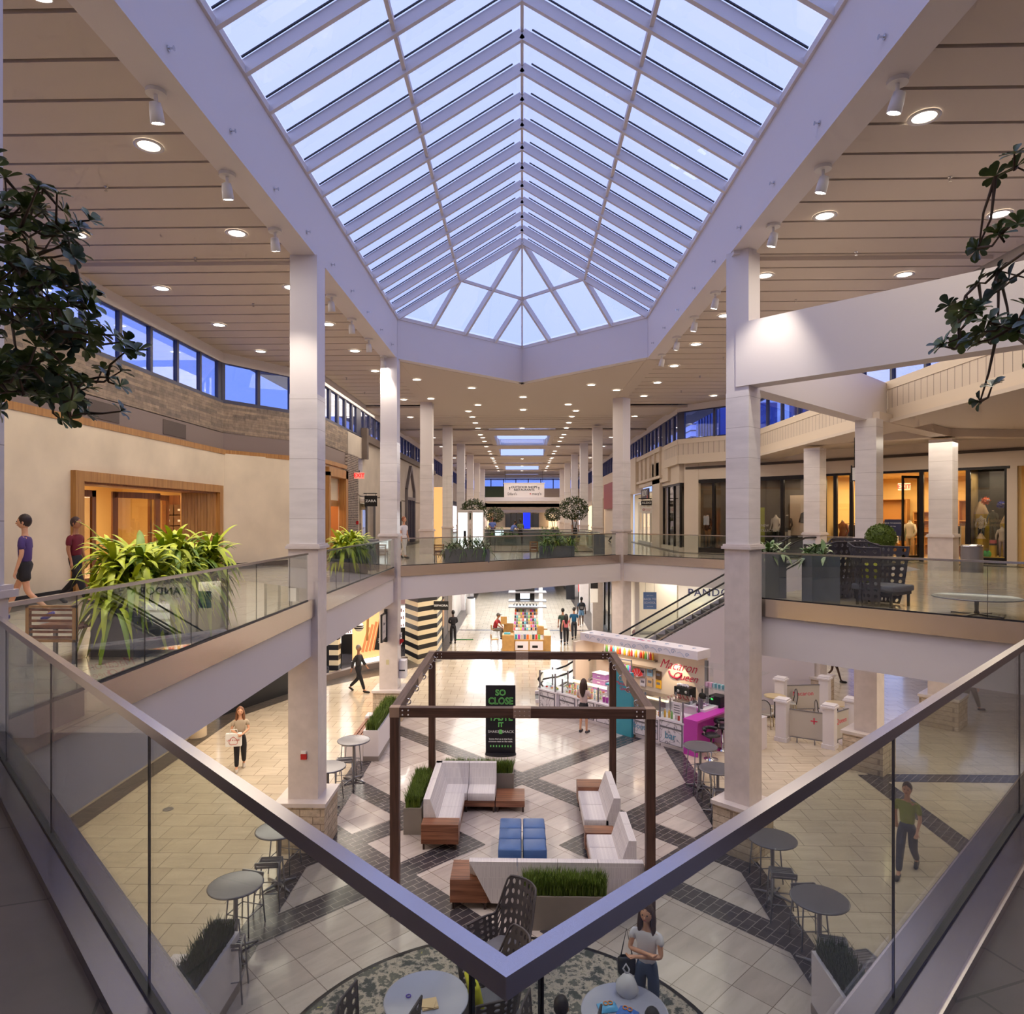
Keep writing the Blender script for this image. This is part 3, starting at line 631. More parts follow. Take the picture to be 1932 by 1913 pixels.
# ---------- sofas ----------
FAB=brick('pale_woven_upholstery',hx(214,205,205),hx(190,180,184),hx(222,216,216),.012,.2,.003,.9,(R(90),0,0),.5,.05,.12,30,(30,30,2))
WAL=wood('walnut_veneer',hx(150,100,74),hx(104,62,44),.35,.7,'X'); LEGM=mat('sofa_leg',hx(70,56,52),.35,.7)
def legs(m,pts,z=.13):
    for x,y in pts: m.box(x-.02,x+.02,y-.02,y+.02,0,z)
def backseg(m,p,q,side,zb=.15,zt=.91,tb=.3,tt=.14):
    # slanted back: p->q along outer face, thickness towards side
    p=Vector(p);q=Vector(q);d=(q-p).normalized();n=Vector((-d.y,d.x))*side
    vs=[]
    for c in (p,q):
        for off,z in ((0,zb),(0,zt),(tt,zt),(tb,.45),(tb,zb)): v=c+n*off; vs.append((v.x,v.y,z))
    m.add(vs,[(0,1,2,3,4),(9,8,7,6,5)]+[(i,(i+1)%5,5+(i+1)%5,5+i) for i in range(5)])
t=thing('corner_sofa','pale grey L shaped sofa with walnut ends in front of the tall grass planters','sofa',(0,0,0))
m=MB(); m.box(-2.02,-1.34,14.38,16.6,.13,.27); m.box(-1.34,-.64,15.86,16.6,.13,.27); m.build('platform',WAL,t)
m=MB(); legs(m,[(-1.36,14.5),(-1.3,15.88),(-.66,15.88),(-.66,16.55),(-2,16.55)]); m.build('leg',LEGM,t)
m=MB(); m.rbox(-1.82,-1.33,14.36,15.1,.27,.455,.02); m.build('seat_cushion',FAB,t)
m=MB(); m.rbox(-1.82,-1.33,15.1,15.84,.27,.455,.02); m.build('seat_cushion',FAB,t)
m=MB(); m.rbox(-1.82,-1.28,15.85,16.4,.27,.455,.02); m.build('seat_cushion',FAB,t)
m=MB(); m.rbox(-1.27,-.63,15.83,16.4,.27,.455,.02); m.build('seat_cushion',FAB,t)
m=MB(); backseg(m,(-2.08,14.36),(-2.08,15.48),-1); m.build('backrest',FAB,t)
m=MB(); backseg(m,(-2.08,15.49),(-2.08,16.64),-1); m.build('backrest',FAB,t)
m=MB(); backseg(m,(-2.08,16.66),(-1.28,16.66),-1); m.build('backrest',FAB,t)
m=MB(); backseg(m,(-1.27,16.66),(-.62,16.66),-1); m.build('backrest',FAB,t)
m=MB(); m.box(-2.08,-1.31,14.02,14.35,.13,.53,.006); b=m.build('end_box',WAL,t); m=MB(); legs(m,[(-2.03,14.07),(-1.37,14.07),(-2.03,14.3),(-1.37,14.3)]); m.build('leg',LEGM,b)
m=MB(); m.box(-.615,.06,15.86,16.6,.13,.27,.006); b=m.build('side_table',WAL,t); m=MB(); legs(m,[(-.57,15.9),(.02,15.9),(.02,16.55),(-.57,16.55)]); m.build('leg',LEGM,b)
t=thing('loveseat','short pale grey sofa with a walnut end near the right pergola post','sofa',(0,0,0))
m=MB(); m.box(1.33,2.03,14.52,16.05,.13,.27); m.build('platform',WAL,t)
for a,b in ((14.5,15.27),(15.28,16.05)):
    m=MB(); m.rbox(1.31,1.84,a,b,.25,.455,.02); m.build('seat_cushion',FAB,t); m=MB(); backseg(m,(2.08,a),(2.08,b),1); m.build('backrest',FAB,t)
m=MB(); m.box(1.31,1.92,16.06,16.55,.13,.53,.006); m.build('end_box',WAL,t)
m=MB(); legs(m,[(1.36,14.56),(1.36,16),(2,14.56),(2,16),(1.36,16.5),(1.88,16.5)]); m.build('leg',LEGM,t)
t=thing('corner_sofa','pale grey sofa turning the near corner with its high back to the viewpoint','sofa',(0,0,0))
m=MB(); m.box(1.3,2.03,12.62,13.85,.13,.27); m.box(-.92,2.03,11.92,12.62,.13,.27); m.build('platform',WAL,t)
m=MB(); m.box(1.28,1.88,13.86,14.2,.13,.47,.006); m.build('corner_box',WAL,t)
for a,b in ((13.3,13.85),(12.6,13.29)):
    m=MB(); m.rbox(1.3,1.85,a,b,.25,.455,.02); m.build('seat_cushion',FAB,t); m=MB(); backseg(m,(2.1,a),(2.1,b),1); m.build('backrest',FAB,t)
for a,b in ((-.92,-.09),(-.08,.61),(.62,1.31),(1.32,2.1)):
    m=MB(); m.rbox(a,b if b<2 else 1.8,12.05,12.58,.25,.455,.02); m.build('seat_cushion',FAB,t)
    m=MB(); backseg(m,(a,11.86),(b,11.86),1,zt=.87)
    if a<-.9: m.v=[(v[0]+(.38 if v[2]<.2 and v[0]<-.5 else 0),v[1],v[2]) for v in m.v]
    m.build('backrest',FAB,t)
m=MB(); m.box(-1.26,-.6,11.9,12.6,.13,.53,.006); b=m.build('end_box',WAL,t); m=MB(); legs(m,[(-1.2,11.95),(-.65,11.95),(-1.2,12.55),(-.65,12.55)]); m.build('leg',LEGM,b)
# ottomans
OTT=mat('blue_vinyl',hx(62,96,152),.38,var=.05,vs=8)
ott=None
for r in range(3):
    for c in range(2):
        lb='blue cube ottoman, %s of the %s pair'%(['left','right'][c],['front','middle','back'][r])
        x=-.24+c*.49; y=13.42+r*.475+(.01*c)
        if ott is None:
            ott=thing('ottoman',lb,'ottoman',(x,y,0),0,'six blue cube ottomans between the sofas'); o=ott
            m=MB(); m.rbox(-.225,.225,-.225,.225,.02,.44,.03); m.build('cushion',OTT,ott); m=MB(); m.box(-.2,.2,-.2,.2,0,.02); m.build('foot',DARKM,ott)
        else: o=copy_tree(ott,loc=(x,y,0),label=lb,rz=.03*c)
# ---------- grass planters ----------
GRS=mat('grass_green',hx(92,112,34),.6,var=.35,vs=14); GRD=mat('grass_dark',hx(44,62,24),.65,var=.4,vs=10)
PGREY=mat('grey_fibre_planter',hx(134,124,116),.55,var=.05,vs=3); PWHITE=mat('white_planter_paint',hx(226,218,222),.45); PSLATE=mat('slate_planter',hx(104,106,112),.45,var=.08,vs=2)
def grass(x0,x1,y0,y1,z,h,n,parent,m_,name='grass',wd=.012):
    g=MB(); rnd=random.Random(int(abs(x0*97+y0*31)*100))
    for i in range(n):
        x=rnd.uniform(x0,x1);y=rnd.uniform(y0,y1);a=rnd.uniform(0,2*PI);hh=h*rnd.uniform(.7,1.1);l=rnd.uniform(.02,.13)*h/.3
        dx,dy=math.cos(a),math.sin(a); w=wd*rnd.uniform(.6,1.2)
        p=[(x-dy*w,y+dx*w,z),(x+dy*w,y-dx*w,z),(x+dx*l*.35+dy*w*.7,y+dy*l*.35-dx*w*.7,z+hh*.6),(x+dx*l*.35-dy*w*.7,y+dy*l*.35+dx*w*.7,z+hh*.6),(x+dx*l,y+dy*l,z+hh)]
        g.add(p,[(0,1,2,3),(3,2,4)])
    return g.build(name,m_,parent)
def planter(name,label,x0,x1,y0,y1,h,mp,gh,n,gm=GRS,base=0,wall=.04,rim=None,group=None):
    cx,cy=(x0+x1)/2,(y0+y1)/2; t=thing(name,label,'planter',(cx,cy,base),0,group)
    a,b,c,d=x0-cx,x1-cx,y0-cy,y1-cy
    m=MB(); m.box(a,a+wall,c,d,0,h); m.box(b-wall,b,c,d,0,h); m.box(a+wall,b-wall,c,c+wall,0,h); m.box(a+wall,b-wall,d-wall,d,0,h); m.box(a+wall,b-wall,c+wall,d-wall,0,.03); m.build('box',mp,t)
    m=MB(); m.box(a+wall,b-wall,c+wall,d-wall,.03,h-.05); m.build('soil',mat('soil',hx(48,38,28),.95),t)
    if rim: m=MB(); m.box(a+.03,b-.03,c+.03,d-.03,0,.06); 
    grass(a+wall,b-wall,c+wall,d-wall,h-.06,gh,n,t,gm) if n else None
    return t
planter('grass_planter','grey box planter of tall grass behind the near sofa back',0.0,1.44,11.34,11.78,.56,PGREY,.36,2600)
planter('grass_planter','narrow grey planter of grass along the left side of the L shaped sofa',-2.56,-2.17,14.7,16.5,.57,PGREY,.36,2600)
planter('grass_planter','grey planter of grass behind the back of the L shaped sofa',-2.0,-.2,16.74,17.12,.57,PGREY,.34,2200)
# white bench planters on the court edge
SLAT=wood('bench_slat',hx(150,92,60),hx(112,62,40),.45,.6,'Y')
def bench_planter(label,x0,x1,y0,y1,bx0,bx1,wh,near):
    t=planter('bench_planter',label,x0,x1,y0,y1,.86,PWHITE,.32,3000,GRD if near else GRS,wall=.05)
    cx,cy=(x0+x1)/2,(y0+y1)/2
    m=MB(); m.box(x0-cx-.006,x1-cx+.006,y0-cy-.006,y1-cy+.006,0,.14); m.build('plinth_strip',mat('planter_base',hx(140,128,124),.5),t)
    for yy in (y0,y1-.45):
        m=MB(); m.box(bx0-cx,bx1-cx,yy-cy,yy-cy+.45,0,.52); m.build('end_cube',PWHITE,t)
    m=MB(); n=4; w=(bx1-bx0-.06)/n
    for k in range(n): m.box(bx0-cx+.03+k*w,bx0-cx+.03+k*w+w-.03,y0-cy+.45,y1-cy-.45,.4,.45)
    m.build('seat_slats',SLAT,t)
    m=MB(); m.box(bx0-cx+.05,bx1-cx-.05,y0-cy+.45,y1-cy-.45,.3,.4); m.build('seat_frame',DARKM,t); return t
bench_planter('white planter bench with grass beside the second left column plinth',-4.46,-4.03,19.1,22.1,-5.0,-4.47,0,False)
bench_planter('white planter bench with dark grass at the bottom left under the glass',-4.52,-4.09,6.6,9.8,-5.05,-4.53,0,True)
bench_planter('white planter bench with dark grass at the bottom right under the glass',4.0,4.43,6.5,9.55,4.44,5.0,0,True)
# ---------- bar tables and stools ----------
TGREY=mat('powder_grey',hx(140,138,144),.32,.6); TTOP=mat('table_top_grey',hx(112,110,118),.25,.3)
def mk_bar_table():
    t=thing('bar_table','','table',(0,0,0),0,'round grey bar tables along the court edge')
    m=MB(); m.lathe((0,0,0),[(.40,1.03),(.42,1.035),(.425,1.05),(.415,1.06),(.4,1.062)],36); m.build('table_top',TTOP,t)
    m=MB(); m.cyl((0,0),.035,.04,1.03,16); m.cyl((0,0),.08,1.0,1.03,16); m.build('column_leg',TGREY,t)
    for k in range(4):
        m=MB(); a=PI/4+k*PI/2; m.tube([(0,0,.07),(.2*math.cos(a),.2*math.sin(a),.045),(.36*math.cos(a),.36*math.sin(a),.018)],[.03,.022,.016],8); m.build('foot',TGREY,t)
    return t
def mk_stool():
    t=thing('bar_stool','','stool',(0,0,0),0,'slatted grey metal bar stools')
    m=MB()
    for k in range(7):
        y=-.16+k*.053; m.box(-.17,.17,y-.017,y+.017,.745-.0,.757)
    m.bar((-.18,-.18,.75),(-.18,.19,.75),.025,.03); m.bar((.18,-.18,.75),(.18,.19,.75),.025,.03)
    m.bar((-.18,.18,.757),(.18,.18,.757),.03,.03); m.bar((-.18,-.18,.75),(.18,-.18,.75),.02,.03)
    m.build('seat',TGREY,t)
    m=MB(); m.bar((-.19,.21,.83),(.19,.21,.83),.02,.05); m.bar((-.19,.195,.75),(-.19,.21,.85),.025,.03); m.bar((.19,.195,.75),(.19,.21,.85),.025,.03); m.build('low_back',TGREY,t)
    for sx in (-1,1):
        for sy in (-1,1):
            m=MB(); m.tube([(sx*.18,sy*.18,.75),(sx*.225,sy*.225,0.0)],[.014,.012],8); m.build('leg',TGREY,t)
    m=MB()
    for a,b in (((-.2,-.2),(.2,-.2)),((.2,-.2),(.2,.2)),((.2,.2),(-.2,.2)),((-.2,.2),(-.2,-.2))): m.tube([(*a,.3),(*b,.3)],.009,6)
    m.build('footrest',TGREY,t); return t
bt=mk_bar_table(); st=mk_stool(); first=[True,True]
def put(proto,i,x,y,rz,label):
    if first[i]: first[i]=False; proto.location=(x,y,0); proto.rotation_euler=(0,0,rz); proto['label']=label; return proto
    return copy_tree(proto,loc=(x,y,0),rz=rz,label=label)
names=['nearest the viewpoint','before the tall column','just behind the column','farthest away']
for s,side in ((-1,'left'),(1,'right')):
    for k,y in enumerate(((10.69,12.6,15.8,17.7),(10.5,12.45,15.9,17.45))[s>0]):
        put(bt,0,s*4.52 if not(s<0 and k==3) else -4.38,y,.1*k,'round grey bar table on the %s edge of the court, %s'%(side,names[k]))
        for j,dy in enumerate((-.62,.62)):
            put(st,1,s*4.52+(.1 if j else -.06)*s,y+dy,(PI if j==0 else 0)+.15*s*(1 if j else -1)+(.2*k-.3)*.3,'slatted stool on the %s side of the %s bar table %s'%(['near','far'][j],side,names[k]))
for s,x,y,lb in ((-1,-4.2,9.7,'grey slatted bar stool beside the grass at the bottom left'),(1,4.72,9.55,'grey slatted bar stool beside the grass at the bottom right')): put(st,1,x,y,PI+.2,lb)
# ---------- banner stand ----------
t=thing('banner_stand','tall black banner stand reading SO CLOSE you can TASTE on the court floor','banner',(-.62,19.75,0),0)
BAN=mat('banner_black',hx(28,26,34),.4); GRN=mat('banner_green',hx(120,210,110),.5,emit=.1); WHT=mat('print_white',hx(235,235,235),.5)
m=MB(); m.box(-.43,.43,-.015,.015,.05,2.0); m.build('banner_panel',BAN,t); m=MB(); m.prism([(.45*math.cos(a*PI/12),-.02+.22*math.sin(a*PI/12)) for a in range(24)],0,.05); m.build('base',DARKM,t)
for s,z,sz,mm,sx in (('SO',1.78,.24,GRN,1),('CLOSE',1.54,.27,GRN,.9),('you can',1.30,.22,GRN,1),('TASTE',1.07,.27,GRN,.9),('IT',.86,.18,GRN,1)):
    cu=text('banner_text',s,sz,mm,(0,-.02,z),(R(90),0,0),t,ext=.002,sx=sx,off=.006)
    text('banner_text_inner',s,sz,BAN,(0,-.0235,z),(R(90),0,0),t,ext=.002,sx=sx,off=-.006)
text('banner_text','SHAKE',.11,WHT,(-.2,-.02,.66),(R(90),0,0),t,ext=.002); text('banner_text','SHACK',.11,WHT,(.21,-.02,.66),(R(90),0,0),t,ext=.002)
m=MB(); m.box(-.045,.045,-.022,-.016,.60,.62); m.box(-.05,.05,-.022,-.016,.63,.65); m.box(-.05,.05,-.022,-.016,.66,.68); m.prism([(0,0)],0,0) if False else m.box(-.04,.04,-.022,-.016,.69,.72); m.build('burger_mark',GRN,t)
text('banner_text','Come find us at the front',.065,WHT,(0,-.02,.45),(R(90),0,0),t,ext=.002,off=.001); text('banner_text','entrance next to the valet.',.065,WHT,(0,-.02,.38),(R(90),0,0),t,ext=.002,off=.001)
m=MB()
for k in range(8): m.box(-.3+k*.083,-.27+k*.083,-.022,-.016,.22,.27)
m.build('food_icons',GRN,t)
# ---------- rug with lounge furniture ----------
RUG=bpy.data.materials.new('patterned_rug'); RUG.use_nodes=True; n=RUG.node_tree; b=n.nodes['Principled BSDF']
tcx=n.nodes.new('ShaderNodeTexCoord'); z1=n.nodes.new('ShaderNodeTexNoise'); z1.inputs['Scale'].default_value=3.2; z1.inputs['Detail'].default_value=9; z1.inputs['Roughness'].default_value=.72
r1=n.nodes.new('ShaderNodeValToRGB'); E=r1.color_ramp.elements; E[0].position=.44; E[0].color=(*hx(66,70,68),1); E[1].position=.47; E[1].color=(*hx(150,142,134),1)
e3=E.new(.53); e3.color=(*hx(178,166,152),1); e4=E.new(.56); e4.color=(*hx(84,86,82),1); e5=E.new(.665); e5.color=(*hx(110,110,100),1); e6=E.new(.675); e6.color=(*hx(196,184,70),1)
n.links.new(tcx.outputs['Object'],z1.inputs['Vector']); n.links.new(z1.outputs['Fac'],r1.inputs[0]); n.links.new(r1.outputs[0],b.inputs['Base Color']); b.inputs['Roughness'].default_value=.95
t=thing('round_rug','large round mottled green grey rug at the bottom of the picture','rug',(-.25,8.1,0)); m=MB(); m.cyl((0,0),3.02,.008,.022,96,smooth=False); m.build('pile',RUG,t); m=MB(); m.lathe((0,0,0),[(3.0,.008),(3.07,.008),(3.07,.022),(3.0,.026)],96,False); m.build('border',DARKM,t)
LT=mat('lilac_table_top',hx(164,166,186),.2,.1)
def lounge_table(x,y,label,r=.54,h=.73,base=0,name='lounge_table'):
    t=thing(name,label,'table',(x,y,base)); m=MB(); m.lathe((0,0,0),[(r-.03,h-.02),(r-.005,h-.015),(r,h-.008),(r-.004,h),(r-.02,h+.002),(r-.024,h)],48); m.build('table_top',LT if base==0 else TTOP,t)
    m=MB(); m.lathe((0,0,0),[(.10,h-.02),(.035,h-.08),(.03,.1),(.06,.03)],20); m.build('pedestal',TGREY,t)
    for k in range(4):
        m=MB(); a=k*PI/2+.5; m.bar((0,0,.045),(r*.62*math.cos(a),r*.62*math.sin(a),.025),.06,.03); m.build('foot',TGREY,t)
    return t
lounge_table(-1.22,8.68,'round lilac grey table at the bottom with a napkin and purple ring on it'); lounge_table(1.27,8.5,'round lilac grey table at the bottom with snack bags on it')
lounge_table(7.95,12.15,'low oval looking round table on the right upper deck',.68,.34,UF,'coffee_table')
WOV=mat('woven_charcoal',hx(72,66,70),.55,.1,bump=.3,bs=120)
def tub_chair(label,x,y,rz,base=0,hb=1.25,ha=.72,w=.41,cush=None,seatc=None,cy=-.18):
    t=thing('woven_tub_chair',label,'chair',(x,y,base),rz,'perforated woven tub chairs')
    # shell: u from left arm front round the back to right arm front (chair faces +y)
    def f(u,v):
        a=(u-.5)*2; 
        ang=a*PI*.62; xx=w*math.sin(ang)*(1 if abs(a)<.8 else 1); yy=-.42*math.cos(ang)
        if abs(ang)>PI/2: xx=w*(1 if a>0 else -1); yy=.42*(abs(ang)-PI/2)*1.9
        k=min(1,max(0,(abs(a)-.36)/.22)); s=k*k*(3-2*k); top=hb*(1-s)+ha*s
        z=top*v; fl=.72+.36*v**.7; return Vector((xx*fl,yy*fl-(.08*v*v*(1-s)),z+.02))
    nu,nv=18,9; m=MB(); T=.018
    cache={}
    def P(u,v):
        p=f(u,v); du=f(min(1,u+.01),v)-f(max(0,u-.01),v); dv=f(u,min(1,v+.01))-f(u,max(0,v-.01)); return p,du.cross(dv).normalized()
    vs=[];fs=[]
    def V(u,v,s):
        k=(round(u,5),round(v,5),s)
        if k not in cache: p,n=P(u,v); cache[k]=len(vs); vs.append(tuple(p+n*(T if s else -T)*.5))
        return cache[k]
    off=[(0,0),(.5,0),(1,0),(1,.5),(1,1),(.5,1),(0,1),(0,.5)]; inn=[(.5+.26*math.cos(q),.5+.3*math.sin(q)) for q in [R(225),R(270),R(315),0,R(45),R(90),R(135),PI]]
    for i in range(nu):
        for j in range(nv):
            hole=0<=j<nv-0 and not(j==nv-1 and False); A=[((i+a)/nu,(j+b)/nv) for a,b in off]; B=[((i+a)/nu,(j+b)/nv) for a,b in inn]
            for k in range(8):
                k2=(k+1)%8
                for s in (0,1):
                    q=[V(*A[k],s),V(*A[k2],s),V(*B[k2],s),V(*B[k],s)]; fs.append(tuple(q if s else q[::-1]))
                fs.append((V(*B[k],0),V(*B[k2],0),V(*B[k2],1),V(*B[k],1)))
            for cond,a,b in ((i==0,0,6),(i==nu-1,2,4),(j==0,0,2),(j==nv-1,6,4)):
                if cond: fs.append((V(*A[a],0),V(*A[b],0),V(*A[b],1),V(*A[a],1)))
    m.add(vs,fs); m.build('shell',WOV,t)
    rim=MB(); rim.tube([tuple(f(i/40,1)) for i in range(41)],.016,8); rim.tube([tuple(f(0,v/8)) for v in range(9)],.014,8); rim.tube([tuple(f(1,v/8)) for v in range(9)],.014,8); rim.build('rim',WOV,t)
    m=MB(); m.rbox(-w*.8,w*.8,-.34,.5,.30,.42,.03); m.build('seat_cushion',seatc or mat('grey_cushion',hx(112,110,118),.8),t)
    m=MB(); m.box(-w*.72,w*.72,-.3,.46,.24,.3); legs_=[(-.3,-.25),(.3,-.25),(-.3,.42),(.3,.42)]; legs(m,legs_,.25); m.build('base_frame',DARKM,t)
    if cush:
        m=MB(); m.T=Matrix.Translation((0,cy,.62))@Matrix.Rotation(R(-12),4,'X'); m.rbox(-.21,.21,-.06,.06,-.19,.21,.05); o=m.build('pillow',cush); o['label']='yellow green square pillow leaning in a woven chair %s'%('on the rug' if base==0 else 'on the right upper deck'); o['category']='cushion'; o.location=(x,y,base); o.rotation_euler=(0,0,rz)
    return t
YEL=mat('lime_cushion',hx(196,196,50),.8)
tub_chair('woven tub chair with its high back behind the V of the handrail',-.3,10.15,PI/2+.75,hb=1.25,ha=.7)
tub_chair('woven tub chair directly below the corner of the V shaped handrail',-.42,9.05,PI/2+.35,ha=.72,hb=1.2,cush=YEL,cy=.22)
tub_chair('woven tub chair at the bottom left in front of the napkin table',-1.72,7.98,-.3,hb=1.15,ha=1.1)
tub_chair('woven tub chair at the bottom centre right with the dark haired head beside it',.42,7.95,-.3,hb=1.12,ha=1.05)
tub_chair('woven tub chair at the bottom right edge of the rug',1.52,7.6,.25,hb=1.1)
tub_chair('woven tub chair with lime pillow facing the low table on the upper deck',7.05,13.7,-PI/2-1.0,UF,1.2,1.12,.47,YEL)
tub_chair('woven tub chair seen from behind next to the slate planters on the upper deck',6.75,14.9,.35,UF,1.2,1.12,.5)
tub_chair('woven tub chair at the back of the upper deck group',7.6,16.0,PI-.3,UF,1.2,1.1,.48)
# things on tables
m=MB(); m.T=Matrix.Rotation(.3,4,'Z'); m.box(-.1,.1,-.09,.09,0,.012); m.box(-.09,.1,-.08,.1,.012,.02); m.T=Matrix.Rotation(-.1,4,'Z'); m.box(-.12,.07,-.08,.06,.02,.028); o=m.build('paper_napkin',mat('kraft_napkin',hx(206,180,140),.9)); o.location=((-1.16,8.55,0.735)[0],(-1.16,8.55,0.735)[1],.733); tag(o,'folded brown paper napkins on the left lilac table','napkin')
m=MB(); m.tube([(.03*math.cos(a*PI/6),.03*math.sin(a*PI/6),.008) for a in range(13)],.006,6); o=m.build('bracelet',mat('purple',hx(80,50,180),.4)); o.location=(-1.45,8.7,.733); tag(o,'small purple ring lying on the left lilac table','ring')
def bag(loc,c1,c2,rz,lb):
    t=thing('snack_bag',lb,'snack bag',loc,rz); m=MB(); n=8; vs=[];fs=[]
    for i in range(n+1):
        for j in range(n+1):
            u,v=i/n,j/n; w=math.sin(PI*u)**.5*math.sin(PI*v)**.5; vs.append(((u-.5)*.24,(v-.5)*.17,.008+.055*w))
    for i in range(n):
        for j in range(n): a=i*(n+1)+j; fs.append((a,a+n+1,a+n+2,a+1))
    m.add(vs,fs,True); k=len(m.v); m.box(-.12,.12,-.085,.085,0,.009); m.build('packet',c1,t)
    m=MB(); m.T=Matrix.Translation((0,0,.062)); 
    for c in ((-.03,0),(.03,0)): m.tube([(c[0]+.028*math.cos(a*PI/5),c[1]+.03*math.sin(a*PI/5),.002) for a in range(11)],.007,6)
    m.build('printed_pretzel',c2,t)
bag((1.07,8.55,.733),mat('blue_pack',hx(90,170,220),.3),mat('pretzel_orange',hx(214,130,50),.4),.2,'light blue snack bag with pretzel print on the right lilac table')
bag((1.3,8.46,.733),mat('blue_pack2',hx(50,110,200),.3),mat('pretzel_orange',hx(214,130,50),.4),-.5,'smaller blue snack bag beside the pretzel bag')
t=thing('plastic_bag','knotted white translucent shopping bag on the right lilac table','bag',(1.35,8.83,.733)); m=MB(); m.lathe((0,0,0),[(.11,0),(.14,.05),(.13,.14),(.08,.21),(.03,.25)],14); m.v=[(v[0]*(1+.12*math.sin(9*v[2]*10+v[0]*30)),v[1]*(1+.1*math.cos(v[2]*80)),v[2]) for v in m.v]; m.build('sack',mat('thin_white_plastic',hx(225,225,232),.3,alpha=.75),t)
m=MB(); m.tube([(0,0,.24),(-.05,0,.31),(-.01,.02,.36),(.03,0,.3),(.01,0,.24)],.012,6); m.build('handle',mat('thin_white_plastic',hx(225,225,232),.3),t)
# ---------- upper deck items ----------
t=thing('litter_bin','round brushed grey litter bin beside the wide column','bin',(14.25,22.0,UF)); m=MB(); m.cyl((0,0),.3,0,.82,28); m.build('bin_body',TGREY,t); m=MB(); m.lathe((0,0,0),[(.31,.8),(.31,.85),(.22,.87),(.2,.83)],28,False); m.build('lid_ring',CHROME,t)
t=thing('topiary','clipped round boxwood ball in a pot behind the woven chairs','plant',(8.75,16.9,UF)); m=MB(); m.lathe((0,0,0),[(.2,0),(.28,.95),(.3,1.0),(.26,1.0)],20); m.build('pot',PSLATE,t)
g=MB(); rr=random.Random(3)
for i in range(1500):
    a=rr.uniform(0,2*PI); c=rr.uniform(-.9,1); s=math.sqrt(1-c*c); p=Vector((s*math.cos(a),s*math.sin(a),c))*.34*rr.uniform(.93,1.04)+Vector((0,0,1.22)); q=Vector((rr.uniform(-1,1),rr.uniform(-1,1),rr.uniform(-1,1))).normalized()*.03; w=Vector((rr.uniform(-1,1),rr.uniform(-1,1),rr.uniform(-1,1))).normalized()*.018
    g.add([tuple(p-q),tuple(p+w),tuple(p+q),tuple(p-w)],[(0,1,2,3)])
g.ball((0,0,1.22),.32,16); g.build('foliage',GRS,t)
m=MB(); m.box(-.2,.2,-.2,.2,0,1.0); o=m.build('litter_bin',PSLATE); o.location=(-4.95,22.4,UF); tag(o,'square slate litter box beside the second left column on the upper deck','bin')
m=MB(); m.box(-.25,.25,-.25,.25,0,.95); o=m.build('litter_bin',PSLATE); o.location=(3.6,32.2,UF); tag(o,'square grey litter box in front of the rotated far column','bin')
# slatted benches
def bench(x,y,w,rz,label):
    t=thing('slatted_bench',label,'bench',(x,y,UF),rz,'slatted wooden benches'); m=MB()
    for k in range(6): m.box(-w/2+.03,w/2-.03,-.02,.0,.30+k*.065,.33+k*.065)
    m.build('back_slats',SLAT,t); m=MB(); m.box(-w/2,-w/2+.04,-.03,.02,.26,.69); m.box(w/2-.04,w/2,-.03,.02,.26,.69); m.box(-w/2,w/2,-.03,.02,.665,.69); m.box(-w/2,w/2,-.03,.02,.26,.29); m.build('back_frame',OAK,t)
    m=MB()
    for k in range(5): m.box(-w/2,w/2,.04+k*.09,.11+k*.09,.40,.43)
    m.build('seat_slats',SLAT,t); 
    for sx in (-1,1):
        for yy in (0,.45): m=MB(); m.bar((sx*(w/2-.03),yy,0),(sx*(w/2-.03),yy,.42),.04,.04); m.build('leg',TGREY,t)
    return t
bench(-5.55,7.95,.6,0,'slatted wooden bench at the left end of the big lime plant planter'); bench(.5,29.4,.35,0,'small slatted bench end beside the right dark green planter'); bench(-3.2,26.3,.4,0,'small slatted bench end beside the left dark green planter')
# ---------- foliage planters ----------
LIME=mat('lime_leaf',hx(196,206,52),.45,var=.2,vs=5); LIMED=mat('deep_lime_leaf',hx(128,156,40),.45,var=.25,vs=5); GLEAF=mat('green_leaf',hx(86,120,56),.45,var=.3,vs=6); DLEAF=mat('dark_green_leaf',hx(44,66,32),.5,var=.3,vs=6); STEM=mat('stem',hx(90,80,50),.8)
def strap(g,base,az,L,rise,droop,w,rnd):
    d=Vector((math.cos(az),math.sin(az),0)); s=Vector((-d.y,d.x,0)); n=6; vs=[];fs=[]
    for i in range(n+1):
        u=i/n; p=base+d*(L*(u**.9)*math.cos(rise*.6)*.9)+Vector((0,0,L*(math.sin(rise)*u*1.5-droop*u*u*1.4))); ww=w*math.sin(PI*min(1,.12+u*.88))**.8*(1 if u<1 else .1)
        tw=s*ww+Vector((0,0,-ww*.35)) ; tw2=-s*ww+Vector((0,0,-ww*.35))
        vs+=[tuple(p+tw),tuple(p),tuple(p+tw2)]
    for i in range(n): a=i*3; fs+=[(a,a+3,a+4,a+1),(a+1,a+4,a+5,a+2)]
    g.add(vs,fs,True)
